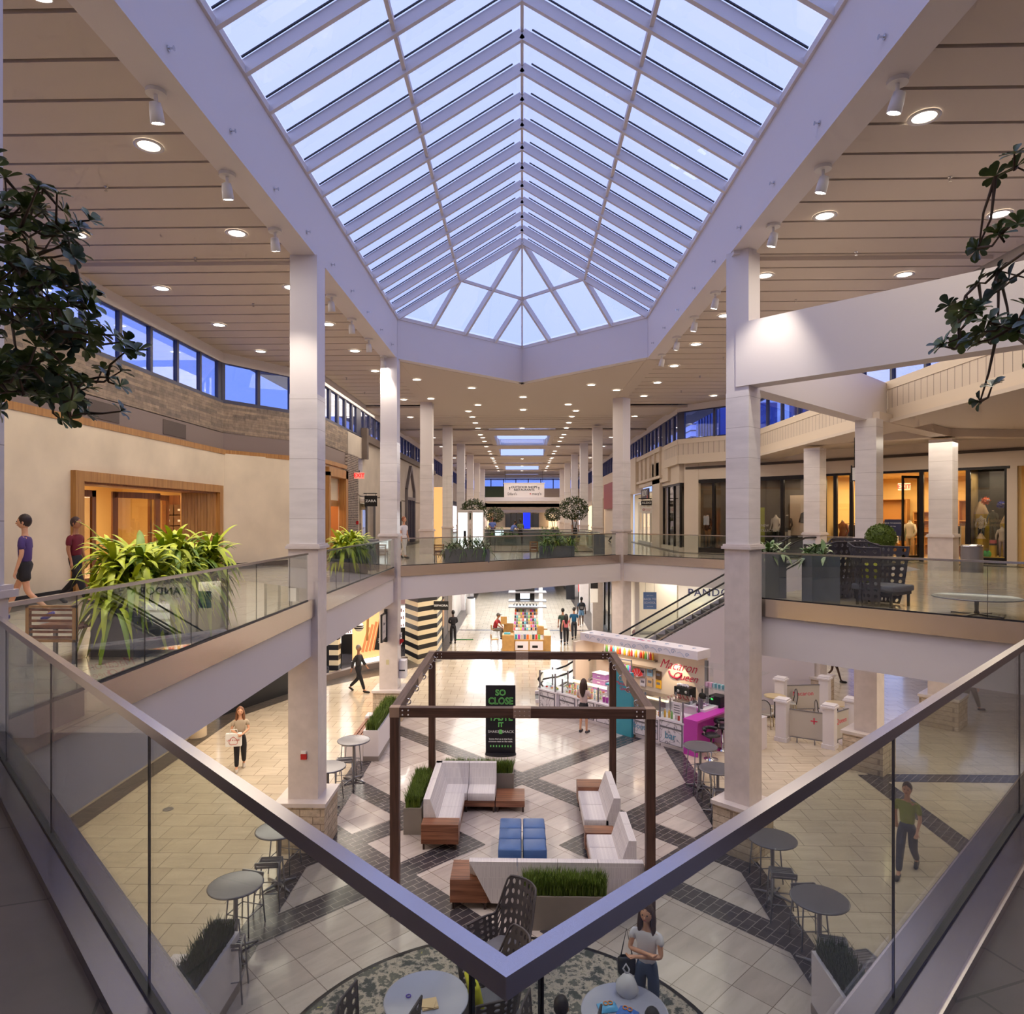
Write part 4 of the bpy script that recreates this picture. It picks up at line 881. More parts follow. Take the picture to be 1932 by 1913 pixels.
def leafy(label,x0,x1,y0,y1,h,L,ntuft,w,mats,base=UF,top=.25,box=PSLATE,seed=1,per=16,droop=.75,rise=.95):
    cx,cy=(x0+x1)/2,(y0+y1)/2; t=thing('leafy_planter',label,'planter',(cx,cy,base)); a,b,c,d=x0-cx,x1-cx,y0-cy,y1-cy
    m=MB(); m.box(a,b,c,d,0,h-.03); m.box(a,a+.04,c,d,h-.03,h); m.box(b-.04,b,c,d,h-.03,h); m.box(a,b,c,c+.04,h-.03,h); m.box(a,b,d-.04,d,h-.03,h); m.build('box',box,t)
    rnd=random.Random(seed); gs=[MB() for _ in mats]; st=MB()
    for k in range(ntuft):
        bx=rnd.uniform(a+.06,b-.06); by=rnd.uniform(c+.06,d-.06); hz=h+rnd.uniform(0,top)
        st.tube([(bx,by,h-.05),(bx,by,hz)],.012,5)
        for j in range(per):
            lv=j/per; g=gs[rnd.randrange(len(gs))]; strap(g,Vector((bx,by,hz-.12*(1-lv))),rnd.uniform(0,2*PI),L*rnd.uniform(.7,1.1),rise*(.3+.9*lv),droop*rnd.uniform(.8,1.3)*(1.25-.7*lv),w*rnd.uniform(.8,1.2),rnd)
    for g,mm in zip(gs,mats): g.build('leaves',mm,t)
    st.build('stems',STEM,t); return t
leafy('long planter of arching lime green leaves on the left upper deck',-5.25,-4.72,8.2,10.9,.62,.58,46,.042,[LIME,LIME,LIMED],seed=4,top=.66,per=22,droop=.85)
leafy('second lime green planter between the two left columns on the upper deck',-5.15,-4.62,18.2,20.4,.62,.54,26,.042,[LIME,LIME,LIMED],seed=9,top=.62,per=20,droop=.85)
leafy('left dark green leafy planter behind the far balustrade',-2.95,-1.25,26.1,26.8,.5,.5,16,.028,[GLEAF,DLEAF,GLEAF],seed=5,top=.2,per=15)
leafy('right dark green leafy planter behind the far balustrade',.75,2.25,29.4,30.1,.5,.5,16,.028,[GLEAF,LIMED,GLEAF],seed=6,top=.25,per=15)
VAR=mat('variegated_leaf',hx(170,182,140),.45,var=.35,vs=30)
leafy('left tall slate cube planter with variegated leaves next to the tall right column',5.2,5.65,14.75,15.2,.98,.3,7,.04,[VAR,GLEAF],seed=7,top=.08,per=11)
leafy('right tall slate cube planter with variegated leaves next to the woven chairs',5.75,6.3,13.7,14.2,.98,.3,8,.04,[VAR,GLEAF],seed=8,top=.08,per=11)
for k,(x,y) in enumerate(((-1.6,46.6),(1.2,46.6),(-2.6,64.5),(2.6,64.5),(-1.0,41.7),(2.0,41.7))): leafy('low green planter box far down the concourse, %s'%['left of the blue screen','right of the blue screen','beyond the left small tree','beyond the right small tree','in front of the seated people','in front of the right tree'][k],x-.9,x+.9,y,y+.6,.6,.4,9,.03,[GLEAF,LIMED],seed=20+k,top=.12,per=10)
# ---------- concourse trees ----------
BARK=mat('bark',hx(96,78,62),.8); TLEAF=mat('tree_leaf',hx(66,78,42),.55,var=.4,vs=9)
def crown_tree(x,y,label,h,cr,seed):
    t=thing('potted_tree',label,'tree',(x,y,UF)); rnd=random.Random(seed)
    m=MB(); m.lathe((0,0,0),[(.32,0),(.4,.55),(.42,.6),(.36,.6)],18); m.build('pot',PSLATE,t)
    m=MB(); 
    for k in range(3): a=k*2.1; m.tube([(0,0,.55),(.08*math.cos(a),.08*math.sin(a),h*.4),(.3*cr*math.cos(a),.3*cr*math.sin(a),h-cr*.6)],[.04,.03,.015],6)
    m.build('trunk',BARK,t); g=MB()
    for i in range(1500):
        v=Vector((rnd.gauss(0,1),rnd.gauss(0,1),rnd.gauss(0,1))).normalized()*cr*rnd.uniform(.45,1)**.6; v.z*=.85
        if v.z<-cr*.7: continue
        p=v+Vector((0,0,h-cr*.3)); q=Vector((rnd.uniform(-1,1),rnd.uniform(-1,1),rnd.uniform(-1,.4))).normalized()*.085; w=q.cross(Vector((rnd.uniform(-1,1),rnd.uniform(-1,1),1))).normalized()*.035
        g.add([tuple(p-q),tuple(p+w),tuple(p+q),tuple(p-w)],[(0,1,2,3)])
    g.build('foliage',TLEAF,t)
crown_tree(-3.05,43,'round crowned potted tree left of the concourse sign',2.45,.85,1); crown_tree(3.25,43,'round crowned potted tree right of the concourse sign',2.55,.95,2)
crown_tree(-2.5,62,'smaller potted tree farther down on the left',2.2,.9,3); crown_tree(2.8,62,'smaller potted tree farther down on the right',2.2,.8,4)
# ---------- near trees with rosettes of leaves reaching into view ----------
RL=mat('glossy_dark_leaf',hx(98,116,62),.35,var=.4,vs=12); RL2=mat('glossy_bluish_leaf',hx(80,100,82),.3,var=.35,vs=12)
def near_tree(label,tx,ty,pts,seed,tips=()):
    t=thing('indoor_tree',label,'tree',(tx,ty,UF)); rnd=random.Random(seed); O=Vector((tx,ty,UF))
    m=MB(); m.lathe((0,0,0),[(.28,0),(.36,.5),(.38,.55),(.33,.55)],20); m.build('pot',PSLATE,t)
    top=Vector((0,0,2.3)); m=MB(); m.tube([(0,0,.5),(.03,.02,1.2),tuple(top)],[.05,.045,.03],8); m.build('trunk',BARK,t)
    br=MB(); gs=[MB(),MB()]
    P=[Vector(p)-O for p in pts]
    hubs=[]
    for i,p in enumerate(P):
        # connect to nearest earlier hub or the trunk
        c=min([h for h in hubs if h.x*(1 if tx<0 else -1)<p.x*(1 if tx<0 else -1)]+[Vector((0,0,max(.9,min(2.2,p.z))))],key=lambda h:(h-p).length); mid=(c+p)/2+Vector((rnd.uniform(-.03,.03),rnd.uniform(-.03,.03),rnd.uniform(-.05,.02)))
        br.tube([tuple(c),tuple(mid),tuple(p)],[.009,.006,.004],5); hubs.append(p)
        ax=(p-mid).normalized()*.5+Vector((0,0,.5)); ax.normalize(); u=ax.cross(Vector((0,1,.1))).normalized(); v=ax.cross(u)
        nl=rnd.randint(7,10); g=gs[rnd.random()<.35]
        for k in range(nl):
            a=2*PI*k/nl+rnd.uniform(-.3,.3); el=rnd.uniform(.05,.8); L=rnd.uniform(.05,.082); d=(u*math.cos(a)+v*math.sin(a))*math.cos(el)+ax*math.sin(el); s=d.cross(ax).normalized(); nn=s.cross(d)
            W=L*.27; pr=[(0,.12),(.25,.35),(.55,.85),(.8,1),(.95,.6),(1,.1)]; vs=[];fs=[]
            for (q,w) in pr:
                c0=p+d*L*q-nn*(.012*q*q); vs+=[tuple(c0+s*W*w+nn*.006*w),tuple(c0),tuple(c0-s*W*w+nn*.006*w)]
            for i2 in range(5): b0=i2*3; fs+=[(b0,b0+3,b0+4,b0+1),(b0+1,b0+4,b0+5,b0+2)]
            g.add(vs,fs,True)
    br.build('branches',BARK,t); gs[0].build('leaves',RL,t); gs[1].build('young_leaves',RL2,t)
def near_pts(blobs,seed):
    # blobs: centre x, z, half sizes at depth about 3.3 m in front of the viewpoint
    rnd=random.Random(seed); out=[]
    for cx,cz,rx,rz,n in blobs:
        for i in range(int(n*1.35+.5)):
            a=rnd.uniform(0,2*PI); r=rnd.random()**.5; out.append((cx+rx*r*math.cos(a),3.35+rnd.uniform(-.35,.35),cz+rz*r*math.sin(a)))
    return out
LB=[(-2.52,8.35,.14,.22,24),(-2.28,8.3,.12,.12,9),(-2.62,8.62,.04,.03,1),(-2.45,7.95,.26,.16,38),(-2.36,7.62,.2,.2,34),(-2.14,7.78,.16,.06,9),(-2.02,7.72,.05,.05,4),(-2.42,7.45,.12,.12,16),(-2.22,7.5,.12,.1,9),(-2.5,8.05,.2,.2,16)]
near_tree('dark leaved tree reaching in from the left edge near the viewpoint',-3.75,2.7,near_pts(LB,5),11)
RB=[(2.36,8.55,.06,.02,2),(2.33,8.25,.07,.04,4),(2.42,8.1,.03,.03,2),(2.3,7.9,.1,.08,8),(2.36,7.78,.08,.06,6),(2.2,7.72,.08,.05,6),(2.42,7.5,.03,.05,3)]
near_tree('dark leaved tree reaching in from the right edge near the viewpoint',3.75,2.7,near_pts(RB,6),12)
# ---------- shops ----------
BLK=mat('black_panel',hx(24,22,24),.35); CREAMS=mat('stripe_cream',hx(226,208,172),.5); SHELFW=mat('shelf_white',hx(235,232,228),.4)
WARMW=mat('shop_wall_warm',hx(226,192,130),.8); WHITEW=mat('shop_wall_white',hx(232,226,216),.7); GREYW=mat('shop_wall_grey',hx(96,88,82),.7)
def lit(name,col,e): return mat(name,col,.5,emit=e,ecol=col)
LITW=lit('lit_panel_white',(.95,.92,.88),.75); LITC=lit('lit_panel_cool',(.8,.9,1),1.6)
def room(n,x0,x1,y0,y1,z0,z1,mw,open_='',floor=None,power=60,col=(1,.86,.66)):
    m=MB(); m.mat(mw)
    if 'w' not in open_: m.box(x0-.1,x0,y0,y1,z0,z1)
    if 'e' not in open_: m.box(x1,x1+.1,y0,y1,z0,z1)
    if 's' not in open_: m.box(x0,x1,y0-.1,y0,z0,z1)
    if 'n' not in open_: m.box(x0,x1,y1,y1+.1,z0,z1)
    m.box(x0,x1,y0,y1,z1,z1+.1); 
    if floor: m.mat(floor).box(x0,x1,y0,y1,z0-.06,z0+.002)
    struct('wall_shop_'+n,m); area('shop_lamp_'+n,((x0+x1)/2,(y0+y1)/2,z1-.15),(x1-x0)*.6,power,col,(0,0,0),(y1-y0)*.6)
# oak portal shop, left upper
room('oak_portal',-16,-10.25,13.5,27,UF,8.4,WARMW,'e',FLU,420,(1,.80,.5))
m=MB(); m.mat(WARMW).box(-10.35,-10.25,13.5,15,UF,8.4); struct('wall_shop_oak_side',m)
t=thing('oak_portal','oak framed shop entrance in the plaster wall behind the lime plant','doorway',(-10.02,18.7,UF))
m=MB(); m.box(-.1,.12,-3.75,-3.45,0,2.78); m.box(-.1,.12,3.5,3.75,0,2.78); m.box(-.1,.12,-3.45,3.5,2.55,2.78); m.build('frame',OAK,t)
m=MB(); m.box(-.7,.0,-3.48,3.5,2.50,2.56); m.box(-.72,0,-3.5,-3.42,0,2.5); m.build('reveal',OAKD,t)
m=MB()
for k in range(11): m.bar((-.02-.055*k,3.46-.1*k,1.25),(-.02-.055*(k+.85),3.46-.1*(k+.85),1.25),.05,2.5)
m.build('slatted_side',OAK,t)
for a,b,dd in ((-3.3,-1.9,0),(-1.2,.2,.5),(.55,2.2,-.3)):
    m=MB()
    p0=Vector((-.62,a,0)); p1=Vector((-.62+dd,b,0)); d=(p1-p0).normalized()
    for q0,q1 in ((p0,p0+d*.16),(p1-d*.16,p1)): m.bar((*q0.xy,1.2),(*q1.xy,1.2),.06,2.4)
    m.bar((*p0.xy,2.32),(*p1.xy,2.32),.06,.16); m.bar((*p0.xy,.12),(*p1.xy,.12),.06,.24); dr=m.build('door',OAKD,t)
    g=MB(); g.bar((*(p0+d*.16).xy,1.25),(*(p1-d*.16).xy,1.25),.012,2.0); g.build('door_glass',SHOPG,dr)
t=thing('display_shelf','wooden shelf unit stacked with brown boxes inside the oak shop','shelf',(-13.3,26.5,UF)); m=MB(); m.box(-.9,.9,-.2,.2,0,1.0); m.box(-.9,.9,.16,.2,1,2.6); m.build('shelf_body',OAKD,t)
BXM=mat('brown_box',hx(110,78,50),.7); bx=None
for r in range(3):
    for c in range(3):
        lb='brown lidded box in the oak shop, %s row %s'%(['bottom','middle','top'][r],['left','centre','right'][c]); loc=(-13.75+.42*c,26.42,UF+1.0+.42*r)
        if bx is None:
            bx=thing('storage_box',lb,'box',loc,0,'brown boxes stacked in the oak shop'); m=MB(); m.box(-.19,.19,-.15,.15,0,.32); m.build('box_body',BXM,bx); m=MB(); m.box(-.2,.2,-.16,.16,.3,.38); m.build('lid',BXM,bx); m=MB(); m.box(-.05,.05,-.157,-.15,.14,.22); m.build('label_plate',SHELFW,bx)
        else: copy_tree(bx,loc=loc,label=lb)
# second oak portal and brick pier
room('oak_second',-12,-8.05,26.9,29.9,UF,8.6,mat('shop_wall_orange',hx(206,140,80),.7),'e',FLU,70,(1,.72,.42))
t=thing('oak_portal','second oak framed shop entrance beside the brick pier','doorway',(-7.8,28.3,UF)); m=MB(); m.box(-.15,.16,-1.35,-1.15,0,3.55); m.box(-.15,.16,1.25,1.6,0,3.75); m.box(-.15,.16,-1.35,1.6,3.4,3.75); m.build('frame',OAK,t)
m=MB(); m.box(-.3,-.2,-1.15,1.25,2.45,3.4); m.build('transom_panel',PLASTER,t); m=MB(); m.box(-.32,-.18,-1.15,1.25,2.2,2.45); m.build('head_beam',OAK,t)
m=MB()
for k in range(6): m.box(-1.6,-1.5,-.2+k*.22,-.02+k*.22,0,2.4)
m.build('slatted_side',OAK,t)
m=MB(); m.box(-.03,.03,-.3,.3,-.35,.35); o=m.build('lit_display',LITW); o.location=(-9.3,29.0,UF+1.5); tag(o,'white lit display panel inside the second oak entrance','display')
def exit_sign(loc,rz,lb,s=1):
    t=thing('exit_sign',lb,'sign',loc,rz); m=MB(); m.box(-.19*s,.19*s,-.02,.02,-.12*s,.12*s); m.build('sign_panel',mat('exit_panel',hx(225,180,170),.4,emit=.4,ecol=hx(235,120,100)),t); text('sign_text','EXIT',.2*s,mat('exit_red',hx(225,30,30),.4,emit=1.2,ecol=hx(225,30,30)),(0,-.024,0),(R(90),0,0),t,ext=.002,off=.006)
    m=MB(); m.box(-.02,.02,-.01,.01,.12*s,.2*s); m.build('sign_stem',DARKM,t)
exit_sign((-7.42,31.0,8.75),0,'red EXIT sign on the brick pier near the oak entrance',1.2)
m=MB(); m.box(-.06,.06,-.05,0,-.08,.08); o=m.build('wall_alarm',RED); o.location=(-7.65,31.6,6.6); tag(o,'small red alarm box low on the brick pier','alarm')
def blade(loc,txt,w,h,lb,bg_,fg,ts,rz=0,arm=True,sub=None,font_sx=1.2):
    t=thing('blade_sign',lb,'sign',loc,rz); m=MB(); m.box(-w/2,w/2,-.03,.03,-h/2,h/2); m.build('sign_panel',bg_,t); text('sign_text',txt,ts,fg,(0,-.034,0),(R(90),0,0),t,ext=.002,sx=font_sx,off=.003)
    if arm:
        m=MB(); m.box(-w*.75,w/2,-.015,.015,h/2+.1,h/2+.14); m.box(-w*.4,-w*.37,-.01,.01,h/2,h/2+.1); m.box(w*.37,w*.4,-.01,.01,h/2,h/2+.1); m.build('hanging_arm',DARKM,t)
    if sub: text('sign_text',sub[0],sub[1],fg,(0,-.034,-h*.32),(R(90),0,0),t,ext=.001)
    return t
blade((-7.42,33.4,7.65),'ZARA',.62,.52,'black hanging sign reading ZARA',BLK,WHT,.17)
# concourse shops left
room('concourse_left',-14,-8.2,32.2,60,UF,8.5,WHITEW,'e',FLU,500,(1,.88,.7))
def front(n,label,x,y0,y1,z0,z1,nm,face=1,mt=BRONZE):
    t=thing('shop_window',label,'shop window',(x,(y0+y1)/2,z0)); h=(y1-y0)/2; H=z1-z0; m=MB()
    for k in range(nm+1): yy=-h+2*h*k/nm; m.box(-.06,.06,yy-.05,yy+.05,0,H)
    m.box(-.06,.06,-h,h,H-.1,H); m.box(-.06,.06,-h,h,0,.18); m.build('frame',mt,t)
    for k in range(nm): g=MB(); g.box(-.008,.008,-h+2*h*k/nm+.05,-h+2*h*(k+1)/nm-.05,.18,H-.1); g.build('pane',SHOPG,t)
    return t
front('a','glass shop window just past the brick pier on the left',-7.85,32.5,36.2,UF,7.95,2,mt=TGREY); front('b','dark framed shop window left of the third left column',-7.85,38.2,40,UF,7.95,1); front('c','dark framed shop door behind the third left column',-7.85,41.4,44,UF,7.95,2)
rk=random.Random(8)
CLOTH=[mat('cloth_%d'%i,c,.9) for i,c in enumerate((hx(60,62,80),hx(130,60,54),hx(200,190,180),hx(84,92,84),hx(40,40,48),hx(170,130,90),hx(110,120,140)))]
def rack(label,x,y,z,rz,n=12,w=1.4,two=False):
    t=thing('clothes_rack',label,'clothes rack',(x,y,z),rz); m=MB(); m.tube([(-w/2,0,0),(-w/2,0,1.45),(w/2,0,1.45),(w/2,0,0)],.018,6); m.build('rail',DARKM,t)
    for k in range(n):
        m=MB(); xx=-w/2+.08+(w-.16)*k/(n-1); L=rk.uniform(.6,.95); m.add([(xx-.02,-.2,1.38),(xx+.02,-.2,1.38),(xx+.02,.2,1.38),(xx-.02,.2,1.38),(xx-.035,-.24,1.38-L),(xx+.035,-.24,1.38-L),(xx+.035,.24,1.38-L),(xx-.035,.24,1.38-L)],[(0,1,2,3),(4,5,6,7),(0,1,5,4),(1,2,6,5),(2,3,7,6),(3,0,4,7)]); m.build('garment',rk.choice(CLOTH),t)
    return t
rack('clothes rack behind the first concourse window on the left',-9.6,34.3,UF,R(90)); rack('clothes rack behind the dark framed window on the left',-9.6,39.2,UF,R(90))
# pointed arch gable shop front
t=thing('gabled_shopfront','grey gabled shopfront with tall paned window on the left concourse','shopfront',(-7.7,47,UF)); m=MB(); m.mat(mat('gable_grey',hx(120,112,116),.6)); m.bar((0,-1.6,3.6),(0,0,5.2),.2,.22); m.bar((0,0,5.2),(0,1.6,3.6),.2,.22); m.box(-.1,.1,-1.7,-1.5,0,3.6); m.box(-.1,.1,1.5,1.7,0,3.6); m.box(-.1,.1,-1.6,1.6,2.9,3.1); m.build('frame',None,t)
m=MB(); 
for k in range(5): m.box(-.05,.05,-1.5+k*.72,-1.42+k*.72,0,2.9)
m.build('glazing_bars',MULL,t)
t=thing('lit_poster','tall warm lit shop poster panel beside the fifth left column','poster',(-6.9,56,UF)); m=MB(); m.box(-.8,.8,-.1,.1,0,4.2); m.build('panel',mat('warm_lit_panel',hx(230,190,130),.5,emit=.7,ecol=hx(240,180,110)),t); m=MB(); m.box(.8,.9,-.15,.15,0,4.2); m.build('lit_edge',LITW,t)
# ---------- right shops on the splayed wall ----------
def onroom(n,s0,s1,d,mw,power,col,z1=8.7):
    m=MB(); m.mat(mw); wbox(m,s0,s1,UF,z1,-d-.1,-d); wbox(m,s0-.1,s0,UF,z1,-d,-.1); wbox(m,s1,s1+.1,UF,z1,-d,-.1); wbox(m,s0,s1,z1,z1+.1,-d,-.05); m.mat(FLU); wbox(m,s0,s1,UF-.05,UF+.002,-d,.1); struct('wall_shop_'+n,m)
    c=onw((s0+s1)/2,z1-.15,-d/2); area('shop_lamp_'+n,c,(s1-s0)*.7,power,col,(0,0,R(-45)),d*.6)
onroom('corner',.1,4.0,1.6,GREYW,14,(1,.8,.55)); onroom('poster',4.1,6.5,1.5,GREYW,16,(1,.82,.6)); onroom('clothes',6.6,11.9,6,WARMW,260,(1,.78,.42)); onroom('school',12.0,13.2,1.5,mat('chalk_black',hx(52,52,50),.8),20,(1,.85,.6)); onroom('edge',13.6,22,4,WARMW,80,(1,.8,.5))
t=thing('shopfront','long dark framed shop front on the right upper level','shopfront',onw(6.6,UF,0),R(-45))
m=MB()
for s in (.12,1.5,3.7,4.9,6.75,7.2,7.85,10.45,12.0,13.2,13.95): m.box(s-6.6-.07,s-6.6+.07,-.09,.05,0,3.58)
m.box(-6.5,.2,-.1,.06,3.42,3.6); m.box(.2,6.7,-.1,.06,3.5,3.6); m.box(7.3,12,-.1,.06,3.42,3.6)
for a,b in ((.12,6.75),(12,13.2),(13.95,16.8)): m.box(a-6.6,b-6.6,-.09,.05,0,.24)
m.build('frame',BRONZE,t)
for a,b in ((.12,1.5),(1.5,3.7),(3.7,4.9),(4.9,6.75),(7.2,7.85),(10.45,12.0),(12.0,13.2),(13.95,17)): g=MB(); g.box(a-6.6+.07,b-6.6-.07,-.03,-.015,.24,3.42); g.build('pane',SHOPG,t)
for s,ang in ((9.75,60),):
    m=MB(); m.T=Matrix.Translation((s-6.6,0,0))@Matrix.Rotation(R(ang),4,'Z'); m.box(0,.07,-.03,.03,0,3.4); m.box(.75,.82,-.03,.03,0,3.4); m.box(0,.82,-.03,.03,3.3,3.4); m.box(0,.82,-.03,.03,0,.2); dd=m.build('open_door',BRONZE,t); g=MB(); g.T=Matrix.Translation((s-6.6,0,0))@Matrix.Rotation(R(ang),4,'Z'); g.box(.07,.75,-.006,.006,.2,3.3); g.build('door_glass',SHOPG,dd)
# side window facing the concourse
room('side_window',8.3,10,35.2,38.9,UF,8.6,GREYW,'w',FLU,12,(1,.8,.5)); front('d','dark framed window on the return wall left of the pale pier',8.05,34.9,39,UF,8.6,3)
# mannequins
SKINM=mat('mannequin_white',hx(226,218,208),.5)
def mannequin(label,s,off,top,bot,h=1.75,rz=-.2,base=.25,head=False):
    x,y,z=onw(s,UF+base,off); t=thing('mannequin',label,'mannequin',(x,y,z),R(-45)+rz); k=h/1.75
    m=MB(); m.lathe((0,0,0),[(.16*k,.82*k),(.17*k,.95*k),(.13*k,1.1*k),(.17*k,1.3*k),(.19*k,1.42*k),(.08*k,1.5*k),(.05*k,1.56*k)],16); m.v=[(a,b*.62,c) for a,b,c in m.v]; m.build('torso',top,t)
    for sx in (-1,1):
        m=MB(); m.tube([(sx*.18*k,0,1.42*k),(sx*.27*k,-.02,1.12*k),(sx*.22*k,-.14*k,.92*k)],[.05*k,.045*k,.03*k],8); m.build('arm',top,t)
        m=MB(); m.tube([(sx*.09*k,0,.88*k),(sx*.1*k,0,.45*k),(sx*.1*k,0,0)],[.085*k,.06*k,.04*k],8); m.build('leg',bot,t)
    if head: m=MB(); m.ball((0,0,1.66*k),.1*k,12,(1,1.1,1.2)); m.build('head',SKINM,t)
    else: m=MB(); m.cyl((0,0),.05*k,1.55*k,1.6*k,12); m.build('neck_cap',SKINM,t)
    m=MB(); m.cyl((0,0),.2*k,-.0,.015,20); m.build('stand',CHROME,t); return t
mannequin('headless mannequin in a pale jacket left of the green panel in the corner window',2.9,-.6,CLOTH[2],CLOTH[4]); mannequin('headless mannequin in grey in the dark corner window next to the pier',.8,-.6,CLOTH[4],CLOTH[5])
mannequin('headless mannequin in a white blouse beside the new collection lettering',4.35,-.5,SKINM,CLOTH[4]); mannequin('headless mannequin in a dark coat beside the portrait poster',4.7,-.9,CLOTH[4],SKINM)
mannequin('small child mannequin in a striped shirt left of the pencils',12.3,-.5,mat('striped_shirt',hx(220,210,190),.8),CLOTH[4],1.15,base=.75); mannequin('child mannequin in a grey patterned dress in the school window',12.65,-.6,CLOTH[3],CLOTH[3],1.2,base=.9); mannequin('child mannequin in white with a dark bag in the school window',12.95,-.5,SKINM,mat('mauve_trousers',hx(170,150,160),.8),1.25)
def wpanel(name,label,s0,s1,z0,z1,off,mm,cat='panel'):
    c=onw((s0+s1)/2,UF,off); m=MB(); m.box(-(s1-s0)/2,(s1-s0)/2,-.02,.02,z0,z1); o=m.build(name,mm); o.location=c; o.rotation_euler=(0,0,R(-45)); return tag(o,label,cat)
wpanel('backdrop_board','bright green display panel in the corner shop window',3.0,3.6,.5,2.2,-1.2,mat('leaf_green_panel',hx(176,186,60),.6)); wpanel('hanging_board','pale hanging display board with a grey print in the corner window',1.7,1.95,.9,2.6,-1.0,SHELFW)
t=thing('portrait_poster','large pale poster with a long haired head in profile in the dark window','poster',onw(5.6,UF,-1.1),R(-45)); m=MB(); m.box(-.85,.55,-.02,.02,.9,2.75); m.build('poster_sheet',mat('poster_pale',hx(226,206,186),.7),t)
m=MB(); m.T=Matrix.Translation((0,-.03,0)); m.poly([(-.35,0,1.9),(-.1,0,2.05),(.0,0,1.7),(-.2,0,1.45),(-.45,0,1.5)]); m.build('dark_hair_shape',CLOTH[4],t); m=MB(); m.T=Matrix.Translation((0,-.035,0)); m.poly([(.3,0,2.2),(.52,0,2.1),(.5,0,1.6),(.1,0,1.1),(-.1,0,1.2),(.15,0,1.7)]); m.build('blond_hair_shape',mat('blond',hx(180,140,84),.7),t); m=MB(); m.T=Matrix.Translation((0,-.03,0)); m.poly([(.05,0,2.1),(.3,0,2.15),(.25,0,1.6),(.02,0,1.7)]); m.build('face_shape',mat('poster_skin',hx(206,150,120),.7),t)
text('window_text','NEW',.16,WHT,onw(4.25,UF+1.35,.0),(R(90),0,R(-45)),None,'RIGHT',ext=.001); o=text('window_text','COLLECTION',.16,WHT,onw(4.25,UF+1.12,.0),(R(90),0,R(-45)),None,'CENTER',ext=.001)
for o in COL.objects:
    if o.name.startswith('window_text') and o.parent is None: tag(o,'white %s lettering on the dark shop glass'%('NEW' if o.name=='window_text' else 'COLLECTION'),'lettering')
# clothes shop contents
exit_sign(onw(8.9,8.2,-3.2),R(-45),'red EXIT sign inside the yellow lit clothes shop',1.3)
for i,(s,off,lb) in enumerate(((7.4,-1.8,'clothes rack just inside the shop left of the wide column'),(8.6,-3.6,'clothes rack deep in the yellow shop left of the shelves'),(10.9,-2.0,'clothes rack behind the pane right of the open door'),(11.5,-3.8,'clothes rack deep behind the right warm window'),(6.9,-3.2,'clothes rack at the far left inside the yellow shop'))):
    c=onw(s,UF,off); rack(lb,c[0],c[1],UF,R(-45)+(.4 if i%2 else -.2),11,1.2)
SHB=mat('shelf_oak_light',hx(176,124,66),.5)
for i,(s,lb) in enumerate(((7.6,'tall oak wall unit on the left of the yellow shop'),(9.4,'low oak wall unit behind the shop doorway'),(11.2,'oak wall unit behind the right warm window'))):
    t=thing('shelf_unit',lb,'shelf',onw(s,UF,-5.6),R(-45)); H=(2.6,2.0,2.5)[i]; m=MB(); m.box(-.75,.75,.2,.25,0,H); m.box(-.78,-.72,-.2,.25,0,H); m.box(.72,.78,-.2,.25,0,H)
    for z in (.5,1.1,1.6,H): m.box(-.75,.75,-.2,.2,z-.04,z)
    m.build('shelf_body',SHB,t)
for i,(s,off,lb) in enumerate(((8.3,-1.6,'headless mannequin in a dark jacket just inside the open shop door'),(10.8,-1.0,'headless mannequin in a green jacket behind the pane right of the door'),(9.3,-2.6,'headless mannequin in a cream shirt in the middle of the yellow shop'),(7.0,-1.3,'headless mannequin in maroon behind the left pane of the yellow shop'))): mannequin(lb,s,off,CLOTH[(4,3,2,1)[i]],CLOTH[(0,4,5,4)[i]],base=0)
for i,(s,off) in enumerate(((9.0,-4.0),(10.6,-5.0))):
    x,y,z=onw(s,UF,off); t=thing('display_table','oak display table in the yellow shop, %s'%['seen through the doorway','near the back wall on the right'][i],'table',(x,y,UF),R(-45)); m=MB(); m.box(-.6,.6,-.35,.35,.82,.88); m.build('table_top',SHB,t)
    for a in (-.55,.55):
        for b in (-.3,.3): m=MB(); m.box(a-.03,a+.03,b-.03,b+.03,0,.82); m.build('leg',SHB,t)
t=thing('sandwich_board','navy framed notice board on a stand in front of the shop doorway','sign',onw(9.6,UF,.6),R(-45)); m=MB(); m.box(-.3,.3,-.02,.02,1.0,1.65); b=m.build('notice_panel',mat('navy_notice',hx(44,48,80),.4),t); m=MB(); m.cyl((0,0),.02,.02,1.0,8); m.cyl((0,0),.18,0,.02,20); m.build('stand',DARKM,t)
for z,s_ in ((1.5,.07),(1.38,.05),(1.15,.05)): text('notice_text','BACK TO SCHOOL' if z==1.5 else 'sale today',s_,WHT,(0,-.025,z),(R(90),0,0),b,ext=.001)
t=blade((11.25,22.7,8.28),'J.CREW',.75,.42,'white framed hanging sign reading J.CREW under the soffit',WHT,BLK,.2,R(-20),False,font_sx=.8); m=MB(); m.box(-.42,-.38,-.035,.035,-.26,.28); m.box(.38,.42,-.035,.035,-.26,.28); m.box(-.4,.4,-.035,.035,.21,.24); m.box(-.4,.4,-.035,.035,-.24,-.21); m.build('sign_frame',BLK,t); m=MB(); m.box(-.32,-.3,-.01,.01,.24,1.2); m.build('hanging_rod',BLK,t)
